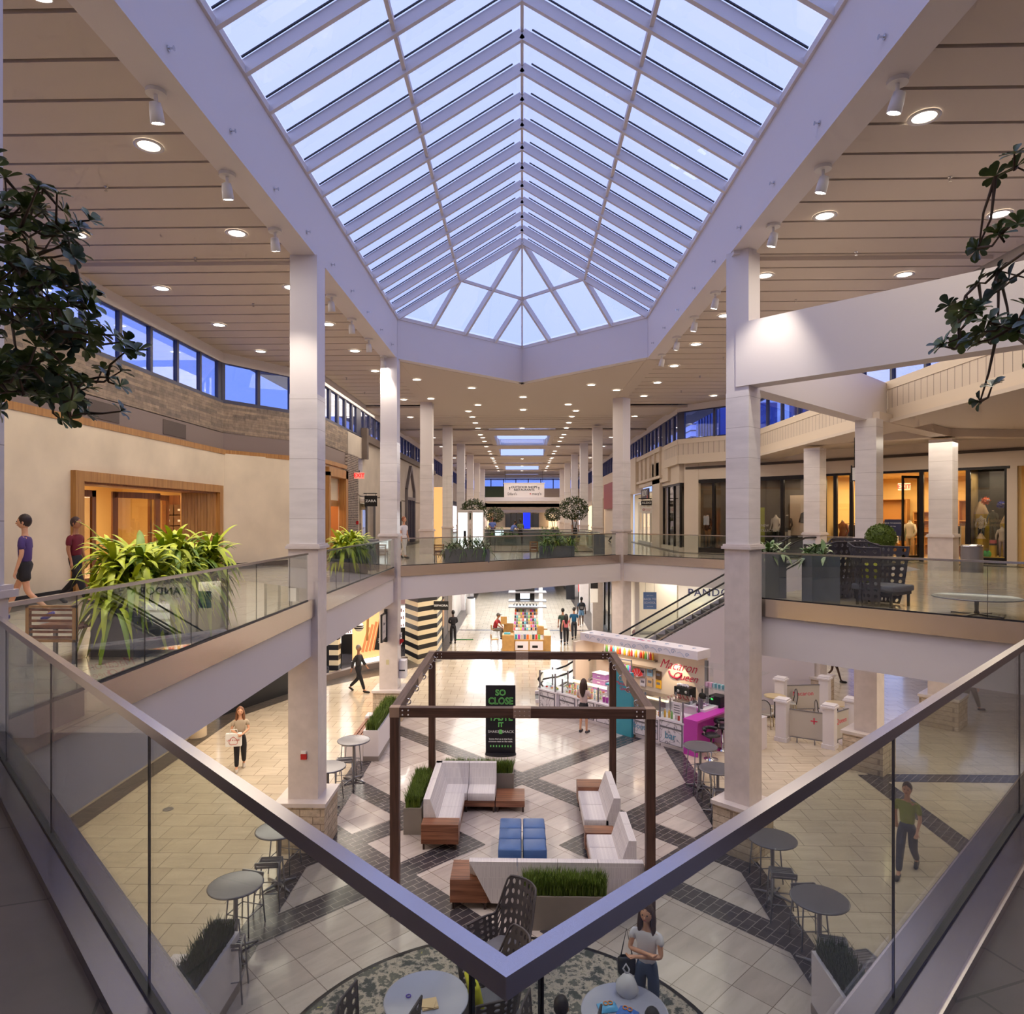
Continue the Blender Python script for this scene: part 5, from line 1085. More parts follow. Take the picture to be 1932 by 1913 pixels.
# back to school window
YEP=mat('pencil_yellow',hx(226,190,50),.6); PWD=mat('pencil_wood',hx(226,196,160),.7); GPH=mat('graphite',hx(90,88,92),.6)
for i,(s,off,w,h,lb) in enumerate(((12.22,-.9,.26,2.25,'tallest yellow pencil display in the school window'),(12.98,-1.2,.22,1.75,'second tall yellow pencil display in the school window'),(12.32,-.35,.16,.95,'short yellow pencil standing in front of the tall one'))):
    x,y,z=onw(s,UF+.24,off); t=thing('giant_pencil',lb,'display pencil',(x,y,z),R(-45)); m=MB(); m.cyl((0,0),w,0,h*.72,6,smooth=False); m.build('barrel',YEP,t); m=MB(); m.cyl((0,0),w,h*.72,h*.93,6,w*.28,smooth=False); m.build('wooden_tip',PWD,t); m=MB(); m.cyl((0,0),w*.28,h*.93,h,6,.004,smooth=False); m.build('lead',GPH,t)
x,y,z=onw(12.7,UF+.24,-.35); t=thing('giant_pencil','short stub pencil with pink eraser end in the school window','display pencil',(x,y,z),R(-45)); m=MB(); m.cyl((0,0),.12,0,.45,6); m.build('barrel',YEP,t); m=MB(); m.cyl((0,0),.122,.45,.52,12); m.build('ferrule',CLOTH[0],t); m=MB(); m.cyl((0,0),.115,.52,.64,12); m.build('eraser',mat('pink',hx(220,110,130),.6),t)
for s,z,c,r,lb in ((12.42,2.35,mat('orange_fuzz',hx(220,110,70),.9),.16,'orange spiky round decoration on a string in the school window'),(12.9,2.2,mat('blue_fuzz',hx(50,70,180),.9),.15,'blue furry round decoration on a string in the school window')):
    x,y,_=onw(s,0,-.6); t=thing('fuzzy_decoration',lb,'decoration',(x,y,UF+z)); m=MB(); m.ball((0,0,0),r*.75,12)
    rr=random.Random(4)
    for k in range(60):
        d=Vector((rr.gauss(0,1),rr.gauss(0,1),rr.gauss(0,1))).normalized(); u=d.orthogonal().normalized()*.03; v=d.cross(u); m.add([tuple(d*r*.6+u),tuple(d*r*.6-u*.5+v),tuple(d*r*.6-u*.5-v),tuple(d*r*1.1)],[(0,1,3),(1,2,3),(2,0,3)])
    m.build('body',c,t); m=MB(); m.ball((-.03,-.15,.03),.022,8); m.ball((.04,-.14,.03),.022,8); m.build('eyes',WHT,t)
x,y,z=onw(12.95,UF+1.62,.02); 
for i,tx in enumerate(('back-to-school','style pointers')):
    o=text('window_lettering',tx,.19,mat('tan_letter',hx(150,130,96),.6),onw(12.62,UF+1.62-.17*i,.0),(R(90),0,R(-45)),None,ext=.001,sx=.85); tag(o,'tan lettering %s on the school window'%tx,'lettering')
for i,(s,lb) in enumerate(((12.45,'green stuffed bag at the foot of the pencils'),(12.6,'small pink and green toy beside the stub pencil'))):
    x,y,_=onw(s,0,-.3); m=MB(); m.ball((0,0,.12),.12,10,(1,.8,1.1)); o=m.build('stuffed_toy',mat('toy_green',hx(70,190,60),.8)); o.location=(x,y,UF+.24+i*.0); tag(o,lb,'toy')
m=MB(); wbox(m,12.05,13.15,UF+.2,UF+.26,-1.4,-.05); struct('trim_10',m,YEP)
# ALDO
room('aldo',8.2,12,41.3,50,UF,8.4,WHITEW,'w',FLU,160,(1,.93,.82)); front('e','bright shop window under the ALDO fascia sign',8.0,41.3,47,UF,7.9,4,mt=WPL)
t=thing('fascia_sign','white ALDO letters on a dark fascia board','sign',(7.65,42.6,8.3)); m=MB(); m.box(-.05,.05,-1.1,1.3,-.32,.32); m.build('sign_board',mat('dark_fascia',hx(70,60,74),.5),t); text('sign_text','ALDO',.52,WHT,(-.056,.0,.02),(R(90),0,R(-90)),t,ext=.01,sx=1.2); text('sign_text','A',.1,RED,(-.056,1.15,-.1),(R(90),0,R(-90)),t,ext=.001); m=MB(); m.box(-.06,-.04,-1.0,-.75,-.3,-.1); m.build('red_corner',RED,t)
blade((7.35,40.6,7.7),'ALDO',.62,.28,'black hanging sign reading ALDO above a small white board',BLK,WHT,.17); t=thing('hanging_board','white board with a round red logo below the ALDO sign','sign',(7.35,40.6,7.3)); m=MB(); m.box(-.3,.3,-.02,.02,-.2,.18); m.build('board',SHELFW,t); m=MB(); m.T=Matrix.Rotation(R(90),4,'X'); m.tube([(-.16+.06*math.cos(a*PI/6),.06*math.sin(a*PI/6)+.0,.025) for a in range(13)],.012,6); m.build('ring_logo',RED,t); text('board_text','CANADIAN',.07,RED,(.1,-.022,.03),(R(90),0,0),t,ext=.001); text('board_text','OWNED',.07,RED,(.1,-.022,-.06),(R(90),0,0),t,ext=.001)
# red and blue shop signs further on
t=thing('fascia_sign','dark red panelled fascia in the right concourse','sign',(7.6,60,8.6)); m=MB(); m.box(-.1,.1,-3,3,-1,1.2); m.build('sign_board',mat('maroon_panel',hx(150,60,60),.5),t)
t=thing('fascia_sign','blue lit fascia panel in the right concourse','sign',(7.6,52,9.6)); m=MB(); m.box(-.1,.1,-2,2,-.5,.5); m.build('sign_board',mat('blue_fascia',hx(90,130,210),.5,emit=.5,ecol=hx(90,130,210)),t)
t=thing('dark_shopfront','black recessed shopfront in the right concourse','shopfront',(7.6,53,UF)); m=MB(); m.box(-.1,.1,-2.4,2.4,3.0,3.3); m.box(-.1,.1,-2.4,-2.1,0,3); m.box(-.05,.05,-2.1,0,0,3); m.build('frame',BLK,t); m=MB(); m.box(-.12,.0,.4,.9,0,2.9); m.build('lit_jamb',LITC,t)
for i,(x,y,w,h) in enumerate(((-7.6,66,5,3),(7.6,66,4,3),(-7.6,76,6,3),(7.6,77,7,3),(-7.6,88,6,3),(7.6,88,6,3))):
    t=thing('lit_shopfront','glowing distant shopfront on the %s of the concourse, %s'%('left' if x<0 else 'right',['nearest','nearest','middle','middle','farthest','farthest'][i]),'shopfront',(x,y,UF)); m=MB(); m.box(-.15,.15,-w/2,w/2,h,h+.5); m.box(-.1,.1,-w/2,-w/2+.2,0,h); m.box(-.1,.1,w/2-.2,w/2,0,h); m.build('surround',(BRONZE,PAINTW)[i%2],t); m=MB(); m.box(-.05,.05,-w/2+.2,w/2-.2,.1,h); m.build('lit_window',mat('glow_%d'%(i%3),((1,.75,.45),(1,.9,.75),(.9,.85,1))[i%3],.5,emit=.9,ecol=((1,.75,.45),(1,.9,.75),(.9,.85,1))[i%3]),t)
# concourse sign
t=thing('overhead_sign','white overhead sign reading OUTDOOR SHOPS RESTAURANTS at the end of the concourse','sign',(.25,80,9.95)); W_=2.35
m=MB(); m.box(-W_,W_,-.12,.12,-.75,.85); m.box(-W_-.08,W_+.08,-.16,.16,.85,.93); m.build('sign_panel',mat('sign_cream',hx(232,222,214),.6),t)
text('sign_text','OUTDOOR SHOPS',.33,DARKM,(0,-.13,.42),(R(90),0,0),t,ext=.003,sx=1.1,off=.008); text('sign_text','RESTAURANTS',.33,DARKM,(0,-.13,.1),(R(90),0,0),t,ext=.003,sx=1.1,off=.008)
text('sign_text',"Dillard's",.42,DARKM,(-1.4,-.13,-.38),(R(90),0,0),t,ext=.003,sx=.8); text('sign_text',"macy's",.42,DARKM,(1.45,-.13,-.35),(R(90),0,0),t,ext=.003); 
def star(c,r,m_): 
    m=MB(); m.poly([(c[0]+(r if k%2==0 else r*.42)*math.sin(k*PI/5),c[1],c[2]+(r if k%2==0 else r*.42)*math.cos(k*PI/5)) for k in range(10)]); return m.build('star_mark',m_,t)
star((.72,-.135,-.35),.12,RED)
for s in (-1,1):
    m=MB(); m.box(s*1.7-.03,s*1.7+.03,-.14,-.12,.1,.42); m.poly([(s*1.7-.13,-.135,.3),(s*1.7,-.135,.46),(s*1.7+.13,-.135,.3),(s*1.7,-.135,.37)]); m.build('arrow',DARKM,t)
m=MB(); m.box(-4.6,5.2,79.7,80.3,8.75,9.2); m.box(-4.6,5.2,80,92,8.7,8.75); struct('beam_sign_soffit',m,PAINT)
m=MB(); m.bar((-2,80,11),(-2,80,12.4),.04,.04); m.bar((2.4,80,11),(2.4,80,12.4),.04,.04); struct('trim_11',m,DARKM)
t=thing('digital_totem','tall saturated blue screen standing in the middle of the concourse','screen',(.33,48,UF)); m=MB(); m.box(-.27,.27,-.06,.06,.0,2.1); m.build('housing',TGREY,t); m=MB(); m.box(-.24,.24,-.075,-.06,.95,2.05); m.build('screen_upper',mat('blue_screen',(0.005,.01,.75),.3,emit=1.1,ecol=(.01,.03,.9)),t); 
t=thing('lightbox_kiosk','three sided white lightbox with cosmetics posters left of the concourse','advertising kiosk',(-2.45,32.4,UF)); 
for i,a in enumerate((R(-28),R(28))):
    m=MB(); m.T=Matrix.Translation((-.33 if i==0 else .33,0,0))@Matrix.Rotation(a,4,'Z'); m.box(-.3,.3,-.06,.06,.15,2.02); f=m.build('frame',WPL,t); m=MB(); m.T=Matrix.Translation((-.33 if i==0 else .33,0,0))@Matrix.Rotation(a,4,'Z'); m.box(-.25,.25,-.075,-.06,.25,1.95); m.build('lit_poster',lit('lit_poster',(.95,.97,1),1.3),f)
    m=MB(); m.T=Matrix.Translation((-.33 if i==0 else .33,0,0))@Matrix.Rotation(a,4,'Z')
    if i==0: m.box(.05,.2,-.08,-.075,.5,1.1)
    else:
        for k in range(5): m.box(-.15+k*.07,-.12+k*.07,-.08,-.075,.5,.75+.05*(k%3))
    m.build('poster_print',CLOTH[4],f)
m=MB(); m.prism([(-.6,-.05),(0,-.25),(.6,-.05),(0,.35)],0,.15); m.prism([(-.6,-.05),(0,-.25),(.6,-.05),(0,.35)],2.02,2.08); m.build('body_caps',WPL,t)
# counter / stroller group beyond the second opening
t=thing('information_counter','low grey counter beyond the second floor opening','counter',(-.3,44.8,UF)); m=MB(); m.box(-1.6,1.6,-.3,.3,0,.9); m.build('counter_body',TGREY,t); m=MB(); m.box(-1.65,1.65,-.35,.35,.9,.95); m.build('counter_top',SHELFW,t); m=MB(); m.box(-1.5,-.9,-.32,-.3,.1,.85); m.build('lit_panel',LITC,t)
# ---------- lower level shops ----------
lw=[(-10.4,23.4),(-8.5,28.0),(-7.2,30.4),(-5.5,32.3)]
m=MB(); m.mat(BLK); m.bar((*lw[0],1.2),(-8.9,27.0,1.2),.15,2.4); m.mat(mat('dark_wood_front',hx(52,38,34),.4)); m.bar((*lw[0],3.2),(*lw[1],3.2),.2,1.6); struct('wall_lower_dark_shop',m)
room('cosmetics',-16,-5.6,24,42,0,SO-.02,WHITEW,'se',None,420,(1,.97,.95)); m=MB(); m.prism([(-16,24)]+lw+[(-5.5,42),(-16,42)],-.02,.012); struct('floor_beauty_shop',m,mat('dark_shop_floor',hx(70,66,72),.2))
m=MB(); m.mat(mat('shop_kerb',hx(120,104,96),.3)); 
for a,b in zip(lw[1:-1],lw[2:]): m.bar((*a,.13),(*b,.13),.25,.26)
struct('baseboard_lower_shop',m)
def stripes(label,x0,x1,y0,y1,n=18):
    t=thing('striped_pillar',label,'pillar',((x0+x1)/2,(y0+y1)/2,0)); m=MB(); a,b=(x1-x0)/2,(y1-y0)/2
    for k in range(n): m.mat(BLK if k%2 else CREAMS); m.box(-a,a,-b,b,k*SO/n,(k+1)*SO/n)
    m.build('striped_cladding',None,t); return t
t=thing('striped_pillar','wide black and cream striped corner pillar of the cosmetics shop','pillar',(-4.9,33.4,0)); m=MB()
for k in range(18): m.mat(BLK if k%2 else CREAMS); m.prism([(-.8,-.2),(.05,-1.65),(.8,-.5),(.8,1.6),(-.8,1.6)],k*SO/18,(k+1)*SO/18)
m.build('striped_cladding',None,t); stripes('narrow black and cream striped pier beside the hand poster',-8.35,-7.95,29.4,29.8,18)
t=thing('beauty_poster','large warm poster of hands holding lipsticks behind the shop glass','poster',(-6.95,31.3,.42),R(49)); m=MB(); m.box(-1.0,1.0,-.03,.03,0,3.3); m.build('poster_sheet',mat('poster_glow',hx(240,190,130),.6,emit=.5,ecol=hx(245,190,130)),t)
m=MB(); m.T=Matrix.Translation((0,-.04,0)); SK=mat('poster_hand',hx(206,130,80),.6,emit=.35,ecol=hx(206,130,80))
for k in range(4): m.bar((-.5+k*.2,0,.3),(-.15+k*.22,0,1.4+.1*k),.13,.02,(0,1,0))
m.poly([(-.6,0,2.4),(-.1,0,2.2),(.5,0,2.5),(.4,0,3.1),(-.4,0,3.2)]); m.build('hand_print',SK,t)
m=MB(); m.T=Matrix.Translation((0,-.06,0)); m.bar((.3,0,.3),(.65,0,1.9),.3,.02,(0,1,0)); o=m.build('lipstick_print',BLK,t); text('poster_text','all nighter',.26,WHT,(.5,-.09,1.1),(R(90),R(-78),0),t,ext=.001); m=MB(); m.T=Matrix.Translation((0,-.05,0)); m.bar((-.25,0,.8),(-.2,0,2.0),.12,.02,(0,1,0)); m.build('gold_lipstick_print',OAK,t)
m=MB(); m.box(-1.05,1.05,-.12,.0,-.4,-.02); m.build('lit_base',LITW,t)
t=thing('pendant_lamp','striped globe pendant lamp hanging in the cosmetics shop entrance','lamp',(-6.56,27.35,2.45)); m=MB(); m.cyl((0,0),.015,.15,1.5,8); m.build('rod',DARKM,t); m=MB(); m.mat(SHELFW).ball((0,0,0),.19,16); m.mat(BLK).cyl((0,0),.193,-.06,-.02,20); m.cyl((0,0),.19,.02,.06,20); m.build('globe',None,t)
for i,(x,y,lb) in enumerate(((-9.3,31.5,'white makeup gondola with lit shelves at the far left of the cosmetics shop'),(-8.2,34.5,'white makeup gondola deeper in the cosmetics shop'),(-6.3,36.5,'white makeup gondola behind the striped pillar'))):
    t=thing('makeup_gondola',lb,'shelf',(x,y,0),.2); m=MB(); m.box(-.9,.9,-.3,.3,0,1.0); m.build('base',BLK,t); m=MB()
    for k in range(3): m.box(-.88,.88,-.3+.06*k,.0,1.0+k*.38,1.04+k*.38); m.box(-.88,.88,-.02,.02,1.04+k*.38,1.36+k*.38)
    m.build('lit_shelves',LITW,t); m=MB()
    for k in range(3):
        for j in range(16): m.box(-.82+j*.105,-.77+j*.105,-.25+.06*k,-.2+.06*k,1.04+k*.38,1.14+k*.38+.04*((j*7+k)%3))
    m.build('cosmetics',CLOTH[1],t)['kind']='stuff'
    m=MB(); m.box(-.6,.6,-.02,.02,2.2,3.0); m.build('header_picture',mat('pink_print',hx(220,180,180),.6),t)
blade((-3.89,32.72,2.62),'SEPHORA',.72,.42,'black blade sign reading SEPHORA',BLK,WHT,.13,0,False)
t=thing('red_fascia','thin red shop fascia under the deck left of the striped pillar','sign',(-6.4,31.8,3.35),R(48)); m=MB(); m.box(-1.6,1.4,-.05,.05,0,.5); m.build('sign_board',mat('brick_red',hx(170,30,34),.5),t)
# left concourse lower shops
m=MB(); m.mat(BLK).box(-4.7,-4.45,35.2,36.6,0,SO); m.mat(BRICKM).box(-4.7,-4.4,38.2,40.2,0,SO); m.mat(PLASTERC).box(-4.75,-4.5,36.6,38.2,2.9,SO); m.mat(BLK).box(-4.6,-4.4,40.2,40.5,0,SO); struct('wall_lower_concourse',m)
t=thing('poster_stand','brown framed poster between the striped pillar and brick pier','poster',(-4.36,37.4,.0),0); m=MB(); m.box(-.04,.04,-.45,.45,.8,2.4); m.build('poster_frame',BLK,t); m=MB(); m.box(.04,.05,-.38,.38,.87,2.33); m.build('poster_sheet',mat('tan_poster',hx(200,150,100),.6),t); m=MB(); m.box(-.04,.04,-.02,.02,0,.8); m.build('stand',BLK,t)
room('lower_left_far',-9,-4.8,40.5,60,0,SO-.02,WHITEW,'e',None,160,(.85,.93,1)); front('f','cool lit glass shopfront beyond the brick pier on the lower left',-4.6,40.5,52,0,3.6,6,mt=BLK)
t=thing('litter_bin','round pale litter bin by the lower left shopfront','bin',(-3.65,48.48,0)); m=MB(); m.cyl((0,0),.32,0,1.1,24); m.build('bin_body',WPL,t); m=MB(); m.cyl((0,0),.25,1.1,1.2,20); m.build('lid',DARKM,t)
room('lower_right_far',5.4,10,36,60,0,SO-.02,WHITEW,'w',None,260,(1,.93,.85)); front('g','glass shopfront with dark mullions on the lower right concourse',5.15,36.5,49,0,3.6,6,mt=BLK)
t=thing('hanging_board','dark and white hanging board over the lower right shopfront','sign',(3.90,37.10,3.00)); m=MB(); m.box(-.2,.2,-.03,.03,0,.5); m.build('dark_panel',BLK,t); m=MB(); m.box(-.2,.2,-.02,.02,-.75,-.02); m.build('white_panel',SHELFW,t)
t=thing('red_sign','small red lit sign with a white ring on the lower right concourse','sign',(4.43,52.12,1.65)); m=MB(); m.box(-.14,.14,-.05,.05,-.45,.45); m.build('sign_panel',mat('sign_red_lit',hx(215,30,30),.4,emit=.5,ecol=hx(215,30,30)),t); m=MB(); m.T=Matrix.Rotation(R(90),4,'X'); m.tube([(.08*math.cos(a*PI/6),.08*math.sin(a*PI/6),.055) for a in range(13)],.018,6); m.build('ring_mark',WHT,t)
t=thing('litter_bin','tall grey litter bin on the lower right of the concourse','bin',(4.05,57.49,0)); m=MB(); m.box(-.35,.35,-.35,.35,0,1.5); m.build('bin_body',DARKM,t)
# jewellery shop, lower right behind the escalator
room('jewellery',5.3,15.5,34.2,38,0,SO-.02,WHITEW,'s',None,300,(1,.92,.80))
m=MB(); m.mat(WHITEW).box(8.15,13.5,33.9,34.2,2.65,SO); m.box(7.7,8.15,33.9,34.2,0,SO); m.box(12.9,16,33.9,34.2,0,SO); m.box(5.2,5.4,31.6,34.2,0,SO); m.box(8.15,9.0,33.95,34.2,3.2,SO); struct('wall_lower_jewellery',m)
o=text('shop_letters','PANDORA',.52,mat('navy_letter',hx(36,40,92),.4),((9.61,34.03,3.20)[0]-.05,33.86,3.14),(R(90),0,0),None,ext=.02,sx=1.05,space=1.12); tag(o,'large navy PANDORA letters over the jewellery shop','shop sign')
t=thing('hanging_banner','hanging blue banner reading BACK TO SCHOOL in the jewellery shop','banner',(5.70,30.64,3.15)); m=MB(); m.box(-.29,.29,-.015,.015,-.4,.36); m.build('banner_sheet',mat('banner_blue',hx(110,140,190),.7),t)
m=MB(); m.box(-.2,-.19,-.005,.005,.36,.83); m.box(.19,.2,-.005,.005,.36,.83); m.build('hanging_wires',DARKM,t)
for z,s_,tx in ((.22,.07,'save more'),(.05,.13,'BACK TO'),(-.11,.13,'SCHOOL'),(-.27,.07,'see inside')): text('banner_text',tx,s_,WHT,(0,-.02,z),(R(90),0,0),t,ext=.001)
for i,(x,y) in enumerate(((6.6,37.6),(9.6,37.6),(11.6,37.6))):
    t=thing('lit_shelf_unit','white glowing wall shelf in the jewellery shop, %s'%['behind the blue banner','left of the letters','right of the letters'][i],'shelf',(x,y,0)); m=MB(); m.box(-.9,.9,0,.3,0,2.8); m.build('cabinet_body',SHELFW,t); m=MB()
    for k in range(4): m.box(-.75,.75,-.02,.0,.7+k*.5,1.05+k*.5)
    m.build('lit_niches',LITW,t)
t=thing('jewellery_counter','white display counter left inside the jewellery shop','counter',(6.7,34.9,0)); m=MB(); m.box(-.9,1.0,-.3,.3,0,.95); m.build('counter_body',SHELFW,t); m=MB(); m.box(-.92,1.02,-.32,.32,.95,1.0); m.build('counter_top',TGREY,t)
t=thing('heart_card','small round pink card standing by the jewellery shop entrance','sign',(5.20,31.63,1.55)); m=MB(); m.T=Matrix.Rotation(R(90),4,'X'); m.cyl((0,0),.14,-.01,.01,20); m.build('disc',mat('dusty_pink',hx(200,160,160),.6),t); m=MB(); m.box(-.01,.01,0,.02,-1.55,-.1); m.build('stand',DARKM,t)
# ---------- escalator ----------
t=thing('escalator','escalator rising to the right behind the sweets kiosk','escalator',(1.4,25.9,0)); X_=8.87; SL=5.12/8.87
def ln(x): return max(0,min(5.12,(x-.0)*SL))
SKIRT=mat('escalator_cladding',hx(206,198,208),.5)
for s,y in (('near',-.62),('far',.62)):
    m=MB(); pr=[(-.9,0),(-.9,.12),(0,.2),(X_,5.22),(X_+.9,5.22),(X_+.9,4.1),(X_,4.0),(1.3,0)]
    m.add([(a,y-.06,b) for a,b in pr]+[(a,y+.06,b) for a,b in pr],[tuple(range(8)),tuple(range(15,7,-1))]+[(i,(i+1)%8,8+(i+1)%8,8+i) for i in range(8)]); 
    if s=='near': m.poly([(1.3,y-.03,0),(X_,y-.03,4.0),(X_+.4,y-.03,4.0),(X_+.4,y-.03,0)]); m.add([(1.3,y-.07,0),(X_+.4,y-.07,0),(X_+.4,y-.07,4.05),(X_,y-.07,4.0)],[(0,1,2,3)])
    m.build('side_cladding',SKIRT,t)
    m=MB(); m.add([(-.5,y,.15),(0,y,.25),(X_,y,5.3),(X_+.7,y,5.3),(X_+.7,y,6.05),(X_,y,6.05),(0,y,.97),(-.5,y,.85)],[(0,1,6,7),(1,2,5,6),(2,3,4,5)]); m.build('glass_side',GLASS,t)
    m=MB(); pts=[(-.2,y,.2),(-.6,y,.3),(-.78,y,.58),(-.6,y,.88),(-.1,y,.96),(.3,y,1.1)]+[(a,y,.97+a*SL) for a in (1,3,5,7,8.5)]+[(X_+.1,y,6.1),(X_+.6,y,6.12),(X_+.85,y,5.85),(X_+.7,y,5.5)]; m.tube(pts,.035,8); m.build('handrail',BLK,t)
    m=MB(); m.bar((0,y,.28),(X_,y,5.34),.09,.05); m.build('inner_rail',CHROME,t)
m=MB()
for k in range(26): x=X_*k/26; m.box(x,x+X_/26+.02,-.5,.5,max(0,x*SL-.05),x*SL+.19)
m.box(-.9,0,-.5,.5,0,.03); m.build('steps',DARKM,t)
# ---------- buildings outside ----------
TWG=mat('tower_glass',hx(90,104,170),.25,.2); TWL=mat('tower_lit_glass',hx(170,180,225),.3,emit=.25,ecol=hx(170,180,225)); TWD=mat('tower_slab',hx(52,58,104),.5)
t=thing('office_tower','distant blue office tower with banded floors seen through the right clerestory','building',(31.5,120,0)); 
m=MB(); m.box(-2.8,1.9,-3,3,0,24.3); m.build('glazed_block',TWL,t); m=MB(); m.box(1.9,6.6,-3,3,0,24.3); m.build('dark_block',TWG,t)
m=MB()
for k in range(22): m.box(-2.9,6.7,-3.2,3,.6+1.1*k,.8+1.1*k)
m.build('floor_bands',TWD,t)
m=MB()
for k in range(16): m.box(5.8,7.9,-3.4,2,6+1.12*k,6.25+1.12*k)
m.build('balcony_slabs',TWD,t); m=MB(); m.box(-2.6,5,-2.5,2.5,24.3,25.3); m.build('roof_plant',TWD,t)
for i,(x,y,w,h) in enumerate(((24,78,10,19),(23,100,12,17),(27,60,4,18))):
    t=thing('office_block','dark blue office block beyond the right concourse windows, %s'%['middle','farthest','nearest'][i],'building',(x,y,0)); m=MB(); m.box(-3,3,-w/2,w/2,0,h); m.build('facade',TWG,t); m=MB()
    for k in range(int(w/1.2)): m.box(-3.1,-3.0,-w/2+k*1.2,-w/2+k*1.2+.3,0,h)
    m.build('piers',TWD,t); 
# far hall details
m=MB()
for k in range(5): m.box(-9+k*3.9,-8.6+k*3.9,124.6,125,UF,8.4)
m.box(-13,13,124.5,125,7.7,8.4); struct('trim_12',m,PAINT)
t=thing('entrance_doors','dark glazed entrance doors at the far end of the hall','door set',(0,124.4,UF)); m=MB(); m.box(-3,3,-.1,.1,0,2.4); m.build('door_glass',mat('door_glass_dark',hx(60,66,80),.2),t); m=MB()
for k in range(7): m.box(-3+k-.05,-3+k+.05,-.15,.15,0,2.5)
m.build('door_frame',BRONZE,t)
for i,(x,w) in enumerate(((-7.5,3),(6.5,3.4))): 
    t=thing('lit_shopfront','warm glowing shopfront at the very end of the far hall, %s'%['left','right'][i],'shopfront',(x,124.2,UF)); m=MB(); m.box(-w/2,w/2,-.1,.1,0,2.4); m.build('lit_window',mat('glow_0',(1,.75,.45)),t); m=MB(); m.box(-w/2-.1,w/2+.1,-.12,.12,2.4,2.8); m.build('fascia',PAINT,t)
# ---------- sweets kiosk ----------
KA=R(-46.2); KO=Vector((.56,24.3,0))
def kp(u,w,z=0):
    c,s=math.cos(KA),math.sin(KA); return (KO.x+u*c-w*s,KO.y+u*s+w*c,z)
KW=mat('kiosk_white',hx(236,228,236),.35); MARB=bpy.data.materials.new('veined_marble'); MARB.use_nodes=True; n=MARB.node_tree; b=n.nodes['Principled BSDF']
tcx=n.nodes.new('ShaderNodeTexCoord'); z1=n.nodes.new('ShaderNodeTexNoise'); z1.inputs['Scale'].default_value=1.6; z1.inputs['Detail'].default_value=3; z1.inputs['Distortion'].default_value=2; r1=n.nodes.new('ShaderNodeValToRGB'); E=r1.color_ramp.elements
E[0].position=.47; E[0].color=(*hx(226,220,228),1); E[1].position=.53; E[1].color=(*hx(226,220,228),1); q=E.new(.50); q.color=(*hx(120,116,130),1)
n.links.new(tcx.outputs['Object'],z1.inputs['Vector']); n.links.new(z1.outputs['Fac'],r1.inputs[0]); n.links.new(r1.outputs[0],b.inputs['Base Color']); b.inputs['Roughness'].default_value=.3
KG=mat('kiosk_grey_frame',hx(130,126,136),.4,.3); TEAL=mat('teal_panel',hx(62,156,176),.45); MAG=mat('magenta_panel',hx(196,60,176),.35); KL=mat('kiosk_letter_teal',hx(70,140,170),.5); CGLS=glass('case_glass',(.96,.98,.98),.05)
t=thing('sweets_kiosk','white marble fronted macaron kiosk with glass display cases and scroll printed canopy','kiosk',(KO.x,KO.y,0),KA); K=t
def counter(u0,u1,w0,w1,h,panels=1):
    m=MB(); m.box(u0,u1,w0+.04,w1,.1,h); m.box(u0+.05,u1-.05,w0+.1,w1-.05,0,.1); m.box(u0-.02,u1+.02,w0,w1+.02,h,h+.05); b=m.build('counter',KW,t); W=(u1-u0)/panels
    for k in range(panels):
        a=u0+k*W+.08; c=u0+(k+1)*W-.08
        for z0,z1 in ((.16,h-.22),(h-.17,h-.03)):
            m=MB(); m.box(a,c,w0+.02,w0+.045,z0,z1); m.build('marble_inset',MARB,b); m=MB(); 
            m.box(a-.02,a,w0+.01,w0+.05,z0-.02,z1+.02); m.box(c,c+.02,w0+.01,w0+.05,z0-.02,z1+.02); m.box(a,c,w0+.01,w0+.05,z0-.02,z0); m.box(a,c,w0+.01,w0+.05,z1,z1+.02); m.build('inset_frame',KG,b)
    return b
counter(0,.85,0,.75,.74); counter(.85,3.35,.12,.8,.72,3); counter(4.1,5.1,.05,.75,.74); bc=counter(5.1,6.0,-.05,.9,.82)
text('counter_text','boutique',.24,KL,(4.6,.005,.42),(R(90),0,0),t,ext=.002); text('counter_text','bar',.3,KL,(5.55,-.05,.40),(R(90),0,0),t,ext=.002)
m=MB(); m.box(3.4,4.1,.0,.12,0,2.0); m.build('teal_pylon',TEAL,t); text('pylon_text','Macaron',.17,mat('logo_pink',hx(214,40,80),.4),(3.78,-.005,1.62),(R(90),0,0),t,ext=.003); text('pylon_text','Queen',.15,mat('logo_pink',hx(214,40,80),.4),(3.85,-.005,1.47),(R(90),0,0),t,ext=.003)
def gcase(u0,u1,w0,w1,z0,z1,name='glass_case'):
    m=MB()
    for a,b in ((u0,w0),(u1,w0),(u0,w1),(u1,w1)): m.box(a-.02,a+.02,b-.02,b+.02,z0,z1+.05)
    f=m.build(name+'_posts',KG,t); g=MB(); g.box(u0,u1,w0-.004,w0+.004,z0,z1); g.box(u0-.004,u0+.004,w0,w1,z0,z1); g.box(u1-.004,u1+.004,w0,w1,z0,z1); g.box(u0,u1,w0,w1,z1,z1+.008); g.build(name,CGLS,f); return f
gcase(.05,.8,.05,.7,.79,1.38); gcase(5.15,5.95,0,.85,.87,1.42); gcase(1.0,2.6,.2,.78,.77,1.2); gcase(4.12,5.05,.15,.7,.79,1.25)
WGL=lit('case_glow',(1,.80,.5),2.2)
m=MB(); m.box(1.02,2.58,.70,.76,1.08,1.16); m.box(4.2,5.0,.62,.68,1.15,1.2); m.build('case_lamp',WGL,t)
m=MB(); m.box(1.02,2.58,.25,.76,.96,.975); m.box(.1,.75,.1,.66,1.05,1.06); m.build('case_shelf',CGLS,t)
